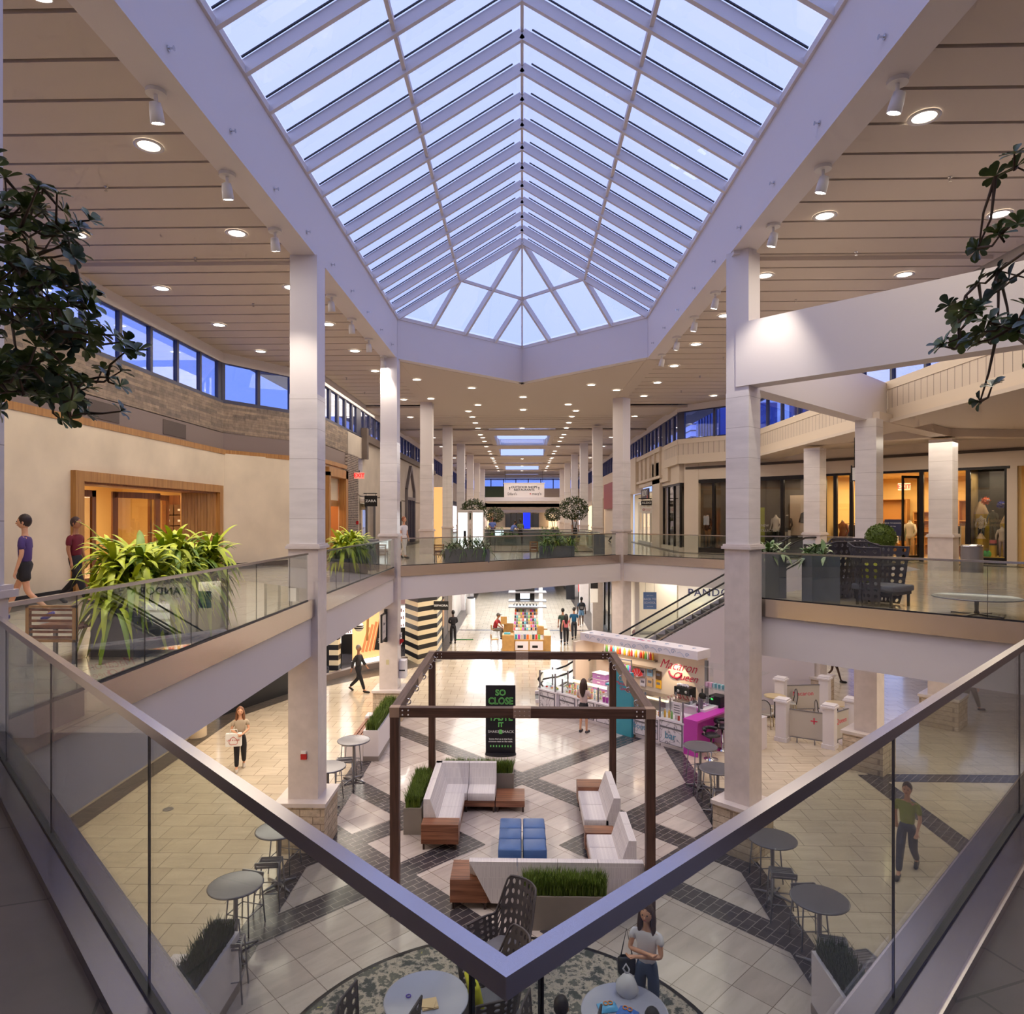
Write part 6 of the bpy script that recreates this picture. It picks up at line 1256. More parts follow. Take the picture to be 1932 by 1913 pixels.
# back wall, canopy
m=MB(); m.box(.55,5.3,2.25,2.4,0,2.35); m.box(.5,.62,1.3,2.4,0,2.35); m.build('back_wall',mat('kiosk_back_cream',hx(236,216,196),.5),t)
m=MB(); m.box(.45,5.35,1.75,2.5,2.35,2.62); cn=m.build('canopy',KW,t)
sc=MB(); rs=random.Random(2)
for k in range(9):
    u=.8+k*.52; r0=rs.uniform(.06,.1); cz=2.46+rs.uniform(-.03,.05); sg=rs.choice((-1,1))
    sc.tube([(u+sg*r0*(1-i/16)*math.cos(i*.55),1.745,cz+r0*(1-i/16)*math.sin(i*.55)) for i in range(15)],.008,5)
    sc.tube([(u-sg*.1,1.745,cz-.08),(u-sg*.16,1.745,cz),(u-sg*.26,1.745,cz+.06),(u-sg*.36,1.745,cz+.02)],.006,5)
    sc.tube([(u+r0*.9*(1-i/16)*math.cos(i*.6),2.05+r0*(1-i/16)*math.sin(i*.6)+.1*sg,2.625) for i in range(13)],.007,5)
sc.build('scroll_print',mat('scroll_blue',hx(150,168,200),.5),cn)
m=MB()
for k in range(4): m.ball((2.6+k*.2,2.1+.06*(k%2),2.625),.07,10,(1,.7,.1))
m.build('rose_print',mat('rose_print',hx(214,70,130),.5),cn)
m=MB(); m.box(1.2,3.5,2.1,2.25,1.95,2.0); m.box(1.15,3.45,2.0,2.22,1.7,1.72); m.build('wall_shelf',mat('granite_shelf',hx(130,110,90),.4),t)
LM=lit('under_canopy_glow',(1,.82,.55),5); m=MB(); m.box(1.3,3.2,2.05,2.1,2.31,2.345); m.build('canopy_lamp',LM,t)
l=bpy.data.lights.new('kiosk_spot','SPOT'); l.energy=60; l.color=(1,.8,.5); l.spot_size=R(70); q=bpy.data.objects.new('kiosk_spot',l); COL.objects.link(q); q.parent=t; q.location=(4.3,1.9,2.33); q.rotation_euler=(R(12),0,0)
area('kiosk_glow',kp(2.2,1.4,2.3),1.6,30,(1,.85,.65)); 
PNK=mat('logo_pink',hx(214,40,80),.4); text('wall_logo','Macaron',.44,PNK,(4.28,2.24,1.92),(R(90),0,0),t,ext=.004,sx=.92,shear=.5,off=-.003); text('wall_logo','Queen',.34,PNK,(4.55,2.24,1.6),(R(90),0,0),t,ext=.004,shear=.5,off=-.003)
m=MB(); m.T=Matrix.Translation((4.2,2.24,1.76)); m.tube([(.24*math.cos(a),0,-.04+.2*math.sin(a)) for a in [PI+i*PI/8 for i in range(9)]],.03,6); m.build('logo_macaron',PNK,t)
# glass shelves to the right
m=MB(); m.box(5.45,7.4,1.6,2.4,2.2,2.215); m.box(5.45,7.4,1.7,2.2,1.55,1.565); m.box(5.45,7.4,1.7,2.2,1.15,1.165); m.box(5.5,5.51,2.2,2.4,.8,2.2); m.build('glass_shelf',CGLS,t)
m=MB(); m.box(5.38,5.46,2.1,2.2,0,2.3); m.box(6.7,6.76,2.1,2.2,0,2.3); m.build('shelf_post',TGREY,t)
m=MB(); m.box(4.3,7.4,1.55,2.2,0,.9); m.box(4.28,7.4,1.5,2.22,.9,.94); m.build('back_counter',KW,t); m=MB(); m.box(2.6,4.3,1.65,2.22,.0,.9); m.box(2.6,4.3,1.6,2.22,.88,.91); m.build('sink_counter',mat('steel_counter',hx(170,160,150),.3,.8),t)
# magenta bar to the right side
m=MB(); m.box(6.0,6.45,-.05,.0,0,.98); m.box(6.0,6.45,-.06,2.9,.98,1.03); m.box(6.0,6.05,0,2.9,0,.98); m.build('magenta_bar',MAG,t); m=MB(); m.box(5.93,6.12,.9,2.9,1.03,1.1); m.build('bar_riser',KW,t)
gcase(5.95,6.0,.95,2.7,1.0,1.35)
# products
PC=[mat('prod_%d'%i,c,.35) for i,c in enumerate((hx(220,60,60),hx(240,180,40),hx(70,170,190),hx(230,120,40),hx(120,190,90),hx(226,220,226),hx(190,70,170),hx(240,200,150)))]
btl={}
def bottle(u,w,z,mi,h,label,grp):
    k=mi
    if k not in btl:
        o=thing('bottle',label,'bottle',kp(u,w,z),0,grp); m=MB(); m.lathe((0,0,0),[(.036,0),(.038,.14),(.03,.17),(.013,.2),(.013,.235)],10); m.build('bottle_body',PC[mi],o); m=MB(); m.cyl((0,0),.016,.232,.255,8); m.build('cap',KW,o); btl[k]=o
    else: o=copy_tree(btl[k],loc=kp(u,w,z),label=label,group=grp)
    o.scale=(1,1,h/.25); return o
cn_=['red','yellow','teal','orange','green','white','magenta','cream']
for k in range(22): bottle(1.3+k*.1,2.12,1.72 if k>30 else 2.0,(5,4,5,0,2,5,3,0,5,1,5,3,0,5,1,5,0,3,4,5,0,1)[k],.28,'%s syrup bottle on the high shelf under the kiosk canopy'%cn_[(5,4,5,0,2,5,3,0,5,1,5,3,0,5,1,5,0,3,4,5,0,1)[k]],'syrup bottles on the high kiosk shelf')
for k in range(6): bottle(5.25+.12*k,.12+.04*(k%2),.87,(1,1,4,5,0,0)[k],.26,'%s juice bottle in the corner glass case above the bar panel'%cn_[(1,1,4,5,0,0)[k]],'bottles in the corner glass case')
for k in range(10): bottle(6.6+.075*k,1.95,1.565,(0,0,1,1,3,1,0,1,3,0)[k],.24,'%s bottle on the right glass shelf'%cn_[(0,0,1,1,3,1,0,1,3,0)[k]],'bottles on the right glass shelf')
# pastries: individual treats
def treat(u,w,z,c,r,label,grp):
    key=('t',c)
    if key not in btl: 
        o=thing('pastry',label,'pastry',kp(u,w,z),0,grp); m=MB(); m.ball((0,0,.025),.05,8,(1,1,.5)); m.build('pastry_base',PC[c],o); m=MB(); m.ball((0,0,.05),.035,8,(1,1,.5)); m.build('topping',PC[(c+5)%8],o); btl[key]=o
    else: o=copy_tree(btl[key],loc=kp(u,w,z),label=label,group=grp)
    o.scale=(r,r,r)
for z,lv in ((.78,'lower'),(.975,'upper')):
    for i in range(12):
        for j in range(3): treat(1.1+i*.125,.32+j*.15,z,(7,3,7,1,5,7)[(i+j)%6],.9,'small pastry on the %s tray of the warm lit case'%lv,'pastries in the warm lit display case')
for i in range(6):
    for j in range(2): treat(4.22+i*.14,.3+j*.2,.8,(5,7,1)[(i+j)%3],1.0,'round pastry in the case above the boutique panel','pastries above the boutique panel')
for k in range(5): treat(.15+.13*k,.3+.08*(k%2),.8,(0,5,1,7,4)[k],1.0,'%s treat in the left end glass case'%cn_[(0,5,1,7,4)[k]],'treats in the left end case')
# equipment
def equip(name,label,cat,u,w,z,parts,rz=0):
    o=thing(name,label,cat,kp(u,w,z),KA+rz)
    for pn,fn,mm in parts: m=MB(); fn(m); m.build(pn,mm,o)
    return o
equip('coffee_machine','black and chrome espresso machine on the kiosk back counter','coffee machine',4.85,1.8,.94,[('machine_body',lambda m:(m.box(-.28,.28,-.18,.2,.2,.48),m.box(-.28,.28,.02,.2,.02,.2),m.box(-.3,.3,-.22,.22,0,.05)),BLK),('gauge',lambda m:(m.ball((-.12,-.19,.36),.05,10,(1,.3,1)),m.ball((.16,-.19,.36),.05,10,(1,.3,1))),CHROME),('drip_tray',lambda m:m.box(-.26,.26,-.2,-.0,.05,.07),CHROME)])
for i in range(9): 
    m=MB(); m.lathe((0,0,0),[(.03,0),(.042,.07)],10); o=m.build('cup',KW); o.location=kp(4.62+.09*(i%5)+.02,1.75+.1*(i//5),1.42+0); tag(o,'white cup stacked on top of the espresso machine','cup','cups on the espresso machine')
equip('waffle_iron','black round waffle iron standing open on the back counter','waffle iron',5.45,1.75,.94,[('base',lambda m:m.cyl((0,0),.14,0,.08,20),BLK),('raised_lid',lambda m:m.ball((0,.1,.26),.14,14,(1,.25,1)),BLK),('handle',lambda m:m.bar((0,.1,.38),(0,.1,.52),.03,.03),BLK)])
equip('coffee_grinder','grey appliance with a green light beside the waffle iron','appliance',6.0,1.85,.94,[('housing',lambda m:m.box(-.2,.2,-.2,.2,0,.42),DARKM),('green_light',lambda m:m.box(-.12,-.06,-.206,-.2,.3,.34),mat('green_led',hx(60,240,90),.4,emit=3,ecol=hx(60,240,90)))])
equip('thermos','steel flask beside the waffle iron','flask',5.15,1.68,.94,[('flask_body',lambda m:m.lathe((0,0,0),[(.05,0),(.05,.2),(.03,.24),(.03,.28)],12),CHROME),('spout',lambda m:m.box(-.01,.01,-.08,0,.24,.27),BLK)])
equip('thermos','taller steel flask by the grey appliance','flask',5.72,1.65,.94,[('flask_body',lambda m:m.lathe((0,0,0),[(.055,0),(.055,.28),(.035,.33)],12),TGREY),('spout',lambda m:m.box(-.01,.01,-.09,0,.3,.33),BLK)])
for i in range(3): equip('drawer_unit','translucent purple plastic drawer unit on the kiosk, %s'%['bottom','middle','top'][i],'drawer',2.0,1.15,.9+.2*i,[('drawer_body',lambda m:m.box(-.28,.28,-.2,.2,0,.18),mat('purple_plastic',hx(190,130,200),.3)),('drawer_rim',lambda m:m.box(-.3,.3,-.22,.22,.18,.195),KW),('drawer_handle',lambda m:m.box(-.06,.06,-.22,-.2,.08,.11),KW)])
m=MB(); m.box(-.3,.35,-.25,.25,0,.9); o=m.build('side_cabinet',KW); o.location=kp(2.0,1.15,0); o.rotation_euler=(0,0,KA); tag(o,'white cabinet carrying the purple drawers inside the kiosk','cabinet')
for i in range(3): equip('umbrella_display','open paper fan in %s under the bottle shelf'%['red at the left','teal','red at the right'][i],'fan',1.75+.5*i,2.12,1.45,[('fan_sheet',lambda m:[m.add([(0,0,-.12),(.26*math.cos(a),-.02,-.12+.3*math.sin(a)),(.26*math.cos(a+.28),-.02,-.12+.3*math.sin(a+.28)),(0,.01,-.12)],[(0,1,2,3)]) for a in [k*.28+.2 for k in range(10)]],PC[(0,2,0)[i]]),('fan_ribs',lambda m:[m.bar((0,-.025,-.12),(.26*math.cos(a),-.03,-.12+.3*math.sin(a)),.008,.008) for a in (.3,.9,1.5,2.1,2.7)],KW)])
for i,(u,z) in enumerate(((2.9,1.5),(3.2,1.55),(3.2,1.2),(3.55,1.5),(3.55,1.2),(2.9,1.15))): equip('notice_card','%s notice card on the kiosk back wall, %s'%(['white','pale blue','cream','tan','yellow','white'][i],['upper left','upper middle','lower middle','upper right','lower right','lower left'][i]),'card',u,2.22,z,[('card_sheet',lambda m:m.box(-.11,.11,-.01,.01,-.14,.14),(KW,mat('pale_blue_card',hx(150,190,220),.6),PC[7],BXM,PC[1],KW)[i]),('card_print',lambda m:m.box(-.07,.07,-.014,-.01,-.02,.06),KG)])
for i in range(8): equip('gift_box','%s patterned gift box on the right glass shelf'%('pink' if i<2 else 'teal'),'box',5.6+.125*i,1.92,1.565,[('box_body',lambda m:m.box(-.055,.055,-.06,.06,0,.12),mat('gift_pink',hx(214,160,190),.5) if i<2 else mat('gift_teal',hx(120,180,190),.5)),('ribbon',lambda m:m.box(-.008,.008,-.062,.062,0,.124),KW)])['group']='patterned gift boxes'
for i in range(18):
    m=MB(); m.lathe((0,0,0),[(.025,0),(.004,.01),(.004,.07),(.032,.1),(.035,.15)],8,False); o=m.build('glass_goblet',CGLS); o.location=kp(5.6+.095*i,1.95,1.165); tag(o,'stemmed glass in a row on the lower glass shelf','glass','stemmed glasses on the lower shelf')
equip('counter_sign','small white printed sign standing in the corner case','sign',5.75,-.0,1.05,[('card_sheet',lambda m:m.box(-.13,.13,-.01,.01,0,.38),KW),('card_print',lambda m:[m.box(-.1,.1,-.014,-.01,.06+.07*k,.09+.07*k) for k in range(4)],KG)])
for i,(w,c) in enumerate(((1.1,6),(1.35,0),(1.6,6),(1.85,5),(2.1,6),(2.35,5))): equip('candy_tub','%s candy tub along the bar riser'%['magenta','red','second magenta','white','third magenta','second white'][i],'tub',5.8,w,.94,[('tub_body',lambda m:m.lathe((0,0,0),[(.07,0),(.085,.14)],12),PC[c]),('tub_lid',lambda m:m.cyl((0,0),.088,.14,.16,12),KW)])
for i,(u,c) in enumerate(((2.72,6),(2.85,6),(3.05,5),(3.18,6))): equip('candy_jar','%s jar standing on the counter beside the warm case'%['purple tall','purple short','white','pink bowl shaped'][i],'jar',u,.35,.77,[('jar_body',lambda m:m.lathe((0,0,0),[(.045,0),(.05,.16),(.04,.18)],12),PC[c]),('jar_lid',lambda m:m.cyl((0,0),.042,.18,.2,12),KW)])
equip('ice_cream_case','white cabinet with teal lid in the middle of the kiosk','cabinet',2.85,.85,.0,[('cabinet_body',lambda m:m.box(-.25,.25,-.2,.3,0,1.3),KW),('teal_canopy',lambda m:m.bar((-.2,-.25,1.33),(.25,-.25,1.33),.2,.05),TEAL)])
t2=equip('rainbow_cup_rack','rack of colourful plastic cups by the pergola post','rack',2.6,1.6,.9,[('rack_frame',lambda m:(m.box(-.3,-.27,-.02,.02,0,1.1),m.box(.27,.3,-.02,.02,0,1.1),m.box(-.3,.3,-.02,.02,1.05,1.1)),KG)])
for i in range(8):
    m=MB(); m.lathe((0,0,0),[(.025,0),(.035,.45)],8); o=m.build('plastic_cup_tube',PC[(4,6,5,2,6,4,2,6)[i]]); o.location=kp(2.36+.068*i,1.6,1.35); tag(o,'tall %s slush cup hanging in the rack'%cn_[(4,6,5,2,6,4,2,6)[i]],'cup','slush cups in the rack')
# teal swivel stools
def swivel(label,x,y,rz):
    o=thing('swivel_stool',label,'stool',(x,y,0),rz,'black cushioned swivel stools at the magenta bar'); m=MB(); m.lathe((0,0,0),[(.2,0),(.2,.012),(.04,.04),(.03,.06),(.03,.62)],24); m.build('chrome_base',CHROME,o); m=MB(); m.rbox(-.2,.2,-.19,.19,.64,.73,.04); m.build('seat',mat('black_vinyl',hx(44,42,48),.35),o); m=MB(); m.tube([(.2*math.cos(a),.2*math.sin(a)+.0,.84) for a in [k*PI/10 for k in range(11)]],.05,8); m.build('backrest',mat('black_vinyl',hx(44,42,48),.35),o)
    m=MB(); m.tube([(-.19,.02,.68),(-.23,.02,.82)],.012,6); m.tube([(.19,.02,.68),(.23,.02,.82)],.012,6); m.tube([(.16*math.cos(a),-.05+.16*math.sin(a),.25) for a in [PI+k*PI/8 for k in range(9)]],.01,6); m.build('footring',CHROME,o)
swivel('black cushioned swivel stool nearest the purple corner',5.35,19.5,.4) ; swivel('black cushioned swivel stool half hidden by the tall column',5.9,20.3,.9)
# ---------- accessory kiosk ----------
OKL=mat('light_oak',hx(190,146,86),.4,var=.12,vs=6)
A=thing('accessory_kiosk','oak kiosk of phone accessories with lit white shelves in the lower concourse','kiosk',(.15,35.2,0)); t=A
m=MB(); 
for bb in ((-1.15,-.55,-1.0,-.2,.08,.95),(.95,1.3,-.8,1,.08,.9),(-1.1,-.6,.6,1.4,.08,1.3),(-1.15,-.6,1.4,4.5,.08,.9),(.7,1.2,1.4,4.5,.08,.9)): m=MB(); m.box(*bb); m.build('oak_cabinet',OKL,t)
m=MB(); m.box(-1.1,1.25,-.95,4.5,0,.08); m.build('plinth',BLK,t)
m=MB(); m.box(-.55,.95,-.85,.6,.08,.7); m.build('front_counter',OKL,t)
for x0,x1 in ((-.5,.16),(.24,.9)):
    m=MB(); m.box(x0,x1,-.87,-.85,.18,.62); b=m.build('poster_panel',KW,t); m=MB(); m.box(x0+.12,x0+.4,-.875,-.87,.3,.42); m.build('product_print',BLK,b)
m=MB(); m.add([(-.6,-.3,1.05),(.75,-.3,1.05),(.65,.35,2.15),(-.5,.35,2.15),(-.6,.5,1.05),(.75,.5,1.05)],[(0,1,2,3),(0,4,3),(1,5,2),(4,5,2,3),(0,1,5,4)]); m.build('display_wall',SHELFW,t)
m=MB(); 
for z in (2.2,2.5,2.95): m.box(-.85,1.1,-.1,.9,z,z+.04)
m.build('glass_tier',TGREY,t)
m=MB(); m.box(.72,.9,.0,.18,1,3.3); m.build('light_column',LITW,t); m=MB(); m.box(-.5,.5,.6,1.4,2.5,3.3); m.build('dark_tower',BLK,t); m=MB(); m.box(-.25,.25,.58,.6,2.6,2.95); m.build('screen',LITC,t)
PCC=PC+CLOTH; cs=None
for r in range(7):
    for c in range(12):
        z=1.1+.145*r; f=(z-1.05)/1.1; x=-.54+f*.07+c*(1.2-f*.15)/11; lb='slim phone case on the lit slanted wall of the accessory kiosk'; i=(c*5+r*3+c//3)%len(PCC)
        key=('pc',i)
        if key not in btl: o=thing('phone_case',lb,'phone case',(0,0,0),0,'phone cases on the slanted kiosk wall'); m=MB(); m.box(-.042,.042,-.012,.012,0,.12); m.build('case_shell',PCC[i],o); btl[key]=o
        else: o=copy_tree(btl[key])
        o.location=(.15+x,35.2-.34+f*.65-.01,z); o.rotation_euler=(-.52,0,0)
for i in range(9): 
    m=MB(); m.box(-.06,.06,-.05,.05,0,.24); o=m.build('boxed_product',PCC[(i*4+2)%len(PCC)]); o.location=(-.3+.145*i,34.5,.7); tag(o,'small boxed gadget on the front ledge of the accessory kiosk','box','boxed gadgets on the front ledge')
for i in range(7):
    o=thing('headphones','black headphones hanging on the upper tier of the accessory kiosk','headphones',(-.35+.17*i,35.2,2.26),.3*(i%3)-.3,'headphones on the upper tier'); m=MB(); m.tube([(.07*math.cos(a),0,.1+.09*math.sin(a)) for a in [k*PI/8 for k in range(9)]],.01,6); m.build('headband',BLK,o); m=MB(); m.ball((-.07,0,.08),.035,8); m.ball((.07,0,.08),.035,8); m.build('ear_cups',BLK,o)
for i,(x,y,z,c,lb) in enumerate(((-.95,35.6,1.3,OKL,'oak box on the left corner of the accessory kiosk'),(.95,35.0,.9,OKL,'oak box on the right corner of the accessory kiosk'),(-.75,34.6,.95,PC[2],'blue folded cloth on the left kiosk cabinet'))):
    m=MB(); m.box(-.16,.16,-.14,.14,0,.4 if i<2 else .06); o=m.build('display_box',c); o.location=(x,y,z); tag(o,lb,'box')
def wire_stool(label,x,y):
    o=thing('wire_stool',label,'stool',(x,y,0),.2,'tall wire stools by the accessory kiosk'); m=MB(); m.rbox(-.18,.18,-.18,.18,.74,.78,.015); m.build('seat',OKL,o); m=MB(); m.bar((-.18,-.17,.9),(-.18,.17,.9),.02,.2); m.build('backrest',OKL,o)
    for a in (-1,1):
        for b in (-1,1): m=MB(); m.tube([(a*.15,b*.15,.75),(a*.2,b*.2,0)],.009,6); m.build('leg',CHROME,o)
    m=MB(); m.tube([(-.19,-.19,.25),(.19,-.19,.25),(.19,.19,.25),(-.19,.19,.25),(-.19,-.19,.25)],.007,6); m.build('footrest',CHROME,o)
wire_stool('empty tall wire stool with oak seat left of the accessory kiosk',*(-1.37,33.96,0)[:2]) if False else wire_stool('empty tall wire stool with oak seat left of the accessory kiosk',-1.38,34.2); wire_stool('tall wire stool under the seated man in the red shirt',-1.5,37.2)
# ---------- cafe enclosure, lower right ----------
CP=mat('cafe_post_white',hx(232,226,230),.45); FROST=mat('frosted_panel',hx(206,198,190),.5,alpha=.8)
cpost=None; CPTS=[(8.0,21.2,'beside the tall column'),(9.15,20.55,'nearest, in front of the frosted panel'),(10.15,21.3,'behind the nearest column'),(9.0,24.0,'at the back left'),(10.6,24.2,'at the back right')]
for x,y,lb in CPTS:
    lb='white capped square cafe post %s'%lb
    if cpost is None:
        cpost=thing('cafe_post',lb,'post',(x,y,0),R(-40),'white posts of the cafe enclosure'); m=MB(); m.box(-.16,.16,-.16,.16,0,1.2); m.build('post_shaft',CP,cpost); m=MB(); m.box(-.19,.19,-.19,.19,0,.12); m.build('post_base',CP,cpost); m=MB(); m.box(-.21,.21,-.21,.21,1.2,1.25); m.box(-.18,.18,-.18,.18,1.25,1.3); m.build('post_cap',CP,cpost)
    else: copy_tree(cpost,loc=(x,y,0),label=lb)
def cpanel(p,q,lb,txt=None):
    p=Vector(p);q=Vector(q);d=q-p; L=d.length-.4; o=thing('cafe_screen',lb,'screen',(*((p+q)/2),0),math.atan2(d.y,d.x)); m=MB(); m.box(-L/2,L/2,-.01,.01,.18,.98); m.build('frosted_sheet',FROST,o); m=MB(); m.box(-L/2,L/2,-.02,.02,.98,1.01); m.box(-L/2,L/2,-.02,.02,.15,.18); m.box(-L/2+.2,-L/2+.23,-.02,.02,0,.15); m.box(L/2-.23,L/2-.2,-.02,.02,0,.15); m.build('panel_frame',TGREY,o)
    text('panel_print',txt or '+',.22 if txt else .4,mat('logo_pink',hx(214,40,80),.4),(L*.25 if not txt else 0,-.014,.7),(R(90),0,0),o,ext=.001)
cpanel(CPTS[0][:2],CPTS[1][:2],'frosted printed screen panel at the front of the cafe'); cpanel(CPTS[1][:2],CPTS[2][:2],'short frosted panel at the right side of the cafe','Queen'); cpanel(CPTS[3][:2],CPTS[4][:2],'frosted panel at the back of the cafe showing the kiosk name','Macaron'); 
def bistro(x,y,lb):
    o=thing('bistro_table',lb,'table',(x,y,0)); m=MB(); m.cyl((0,0),.36,.72,.75,28); m.build('table_top',mat('bistro_top',hx(206,184,140),.3),o); m=MB(); m.cyl((0,0),.025,.03,.72,10); m.bar((-.28,0,.02),(.28,0,.02),.04,.03); m.bar((0,-.28,.02),(0,.28,.02),.04,.03); m.build('pedestal',BLK,o)
def bchair(x,y,rz,lb):
    o=thing('bistro_chair',lb,'chair',(x,y,0),rz,'woven bistro chairs in the cafe'); m=MB(); m.rbox(-.21,.21,-.2,.2,.43,.47,.015); m.build('seat',mat('bistro_weave',hx(190,186,180),.7),o)
    for a in (-1,1):
        for b in (-1,1): m=MB(); m.tube([(a*.18,b*.18,.44),(a*.2,b*.22,0)],.014,6); m.build('leg',mat('cane_frame',hx(170,150,110),.5),o)
    m=MB(); m.tube([(-.2,.19,.45)]+[(.2*math.cos(a),.24,.7+.24*math.sin(a)) for a in [PI-k*PI/8 for k in range(9)]]+[(.2,.19,.45)],.014,6); m.build('back_hoop',BLK,o); m=MB(); m.add([(-.19,.22,.5),(.19,.22,.5)]+[(.19*math.cos(a),.24,.7+.22*math.sin(a)) for a in [k*PI/8 for k in range(9)]],[tuple([0,1]+list(range(2,11)))]); m.build('back_weave',mat('bistro_weave',hx(190,186,180),.7),o)
bistro(8.65,23.6,'small round cafe table at the left of the enclosure'); bistro(10.35,22.7,'small round cafe table inside the frosted panels'); bistro(7.6,23.0,'small round cafe table half hidden by the tall column')
for x,y,r,lb in ((8.2,23.3,1.6,'woven bistro chair left of the left cafe table'),(9.2,23.8,-1.7,'woven bistro chair right of the left cafe table'),(7.95,22.5,2.6,'woven bistro chair in front of the half hidden table'),(9.75,22.3,1.4,'woven bistro chair left of the table inside the panels'),(10.95,23.0,-1.6,'woven bistro chair right of the table inside the panels'),(7.3,23.7,.3,'woven bistro chair behind the half hidden table')): bchair(x,y,r,lb)
m=MB(); m.cyl((0,0),.12,.003,.008,20); o=m.build('floor_drain',TGREY); o.location=((-8.30,15.85,0)[0],(-8.30,15.85,0)[1],0); tag(o,'small round metal cover set in the left floor tiles','floor cover')
m=MB(); m.box(-.5,.5,-.05,.05,0,.03); o=m.build('floor_mat',mat('green_strip',hx(60,130,70),.7)); o.location=((-3.23,38.19,0)[0],(-3.23,38.19,0)[1],.004); tag(o,'thin green strip lying on the floor beside the man in black','floor mat')
# ---------- people ----------
def skin_mesh(name,V,Ed,rad,m_,parent,sub=1):
    me=bpy.data.meshes.new('_s'); me.from_pydata([tuple(v) for v in V],Ed,[]); o=bpy.data.objects.new('_s',me); COL.objects.link(o)
    md=o.modifiers.new('s','SKIN'); sv=me.skin_vertices[0].data
    for i,r in enumerate(rad): sv[i].radius=(r[0],r[1]) if isinstance(r,tuple) else (r,r)
    sv[0].use_root=True; md.branch_smoothing=.6; ss=o.modifiers.new('b','SUBSURF'); ss.levels=sub; ss.render_levels=sub
    bpy.context.view_layer.update(); n=bpy.data.meshes.new_from_object(o.evaluated_get(bpy.context.evaluated_depsgraph_get())); bpy.data.objects.remove(o)
    n.materials.clear(); n.materials.append(m_); n.polygons.foreach_set('use_smooth',[True]*len(n.polygons)); n.name=name
    q=bpy.data.objects.new(name,n); COL.objects.link(q); q.parent=parent; return q
SKN={'a':mat('skin_light',hx(214,160,128),.55),'b':mat('skin_mid',hx(170,116,84),.55),'c':mat('skin_dark',hx(84,56,44),.55)}
def cl(n,c): return mat('cloth_'+n,c,.85)
def person(label,loc,rz,h=1.72,top=None,bot=None,hair=hx(40,28,22),skin='a',pose='stand',arms='down',shorts=False,long_hair=False,cap=None,sleeve=.5,lean=0,shoe=hx(30,28,30),step=.28,skirt=False,sc=1):
    t=thing('person',label,'person',loc,rz); k=h/1.72; S_=SKN[skin]; Vc=lambda *a: Vector(a)*k
    z0=.92; dz=0
    if pose=='sit': dz=0
    hipL,hipR=Vc(-.09,0,.90),Vc(.09,0,.90); pel=Vc(0,0,.95); 
    if pose=='stand': fl=[(Vc(-.10,-.01,.48),Vc(-.11,.02,.08),Vc(-.12,-.14,.03)),(Vc(.10,-.01,.48),Vc(.11,.02,.08),Vc(.13,-.14,.03))]
    elif pose=='walk': fl=[(Vc(-.09,-step*.55,.50),Vc(-.09,-step,.09),Vc(-.09,-step-.16,.04)),(Vc(.09,step*.2,.48),Vc(.09,step+.1,.14),Vc(.09,step+.02,.03))]
    else: fl=[(Vc(-.11,-.42,.90),Vc(-.12,-.44,.46),Vc(-.12,-.58,.40)),(Vc(.11,-.42,.90),Vc(.12,-.40,.46),Vc(.12,-.54,.40))]
    L=lean; sp=Vc(0,-L*.3,1.12); ch=Vc(0,-L*.7,1.32); nk=Vc(0,-L,1.46); hd=Vc(0,-L*1.2-.01,1.58); 
    sh=[Vc(-.17,-L*.85,1.39),Vc(.17,-L*.85,1.39)]
    if arms=='down': ar=[(Vc(-.23,.0-L*.4,1.12),Vc(-.24,-.07-L*.3,.88)),(Vc(.23,.02-L*.4,1.12),Vc(.24,-.05-L*.3,.88))]
    elif arms=='swing': ar=[(Vc(-.23,.1,1.13),Vc(-.22,.16,.90)),(Vc(.23,-.06,1.13),Vc(.21,-.22,.95))]
    elif arms=='cross': ar=[(Vc(-.22,-.08,1.15),Vc(.06,-.19,1.20)),(Vc(.22,-.08,1.13),Vc(-.07,-.23,1.15))]
    elif arms=='hold': ar=[(Vc(-.23,-.03,1.14),Vc(-.06,-.24,1.08)),(Vc(.23,-.03,1.14),Vc(.06,-.24,1.06))]
    else: ar=[(Vc(-.21,-L-.12,1.12),Vc(-.08,-L-.28,1.0)),(Vc(.21,-L-.12,1.12),Vc(.08,-L-.3,1.0))]
    V=[pel,sp,ch,nk,hd];Ed=[(0,1),(1,2),(2,3),(3,4)];Rd=[.09*k,.085*k,.095*k,.05*k,.055*k]
    def ad(v,p,r): V.append(v);Ed.append((p,len(V)-1));Rd.append(r);return len(V)-1
    for i,hp in enumerate((hipL,hipR)):
        a=ad(hp,0,.068*k); b_=ad(fl[i][0],a,.05*k); c=ad(fl[i][1],b_,.036*k); ad(fl[i][2],c,.03*k)
    hands=[]
    for i in (0,1):
        a=ad(sh[i],2,.042*k); b_=ad(ar[i][0],a,.038*k); c=ad(ar[i][1],b_,.025*k); d=(ar[i][1]-ar[i][0]).normalized(); w=ar[i][1]+d*.07*k; e=ad(w,c,.032*k); hands.append((w,d))
        u=d.cross(Vector((0,0,1)) if abs(d.z)<.8 else Vector((0,1,0))).normalized(); f2=u.cross(d)
        for q,ln_ in ((-.03,.06),(-.011,.075),(.009,.07),(.027,.055)):
            p1=w+u*q*k+d*.035*k; g=ad(p1,e,.010*k); g=ad(p1+(d*.8+f2*.2)*ln_*.5*k,g,.0085*k); ad(p1+(d*.8+f2*.55)*ln_*k,g,.007*k)
        th=ad(w-u*.035*k-d*.01*k,e,.011*k); ad(w-u*.055*k+d*.04*k,th,.009*k)
    skin_mesh('body',V,Ed,Rd,S_,t)
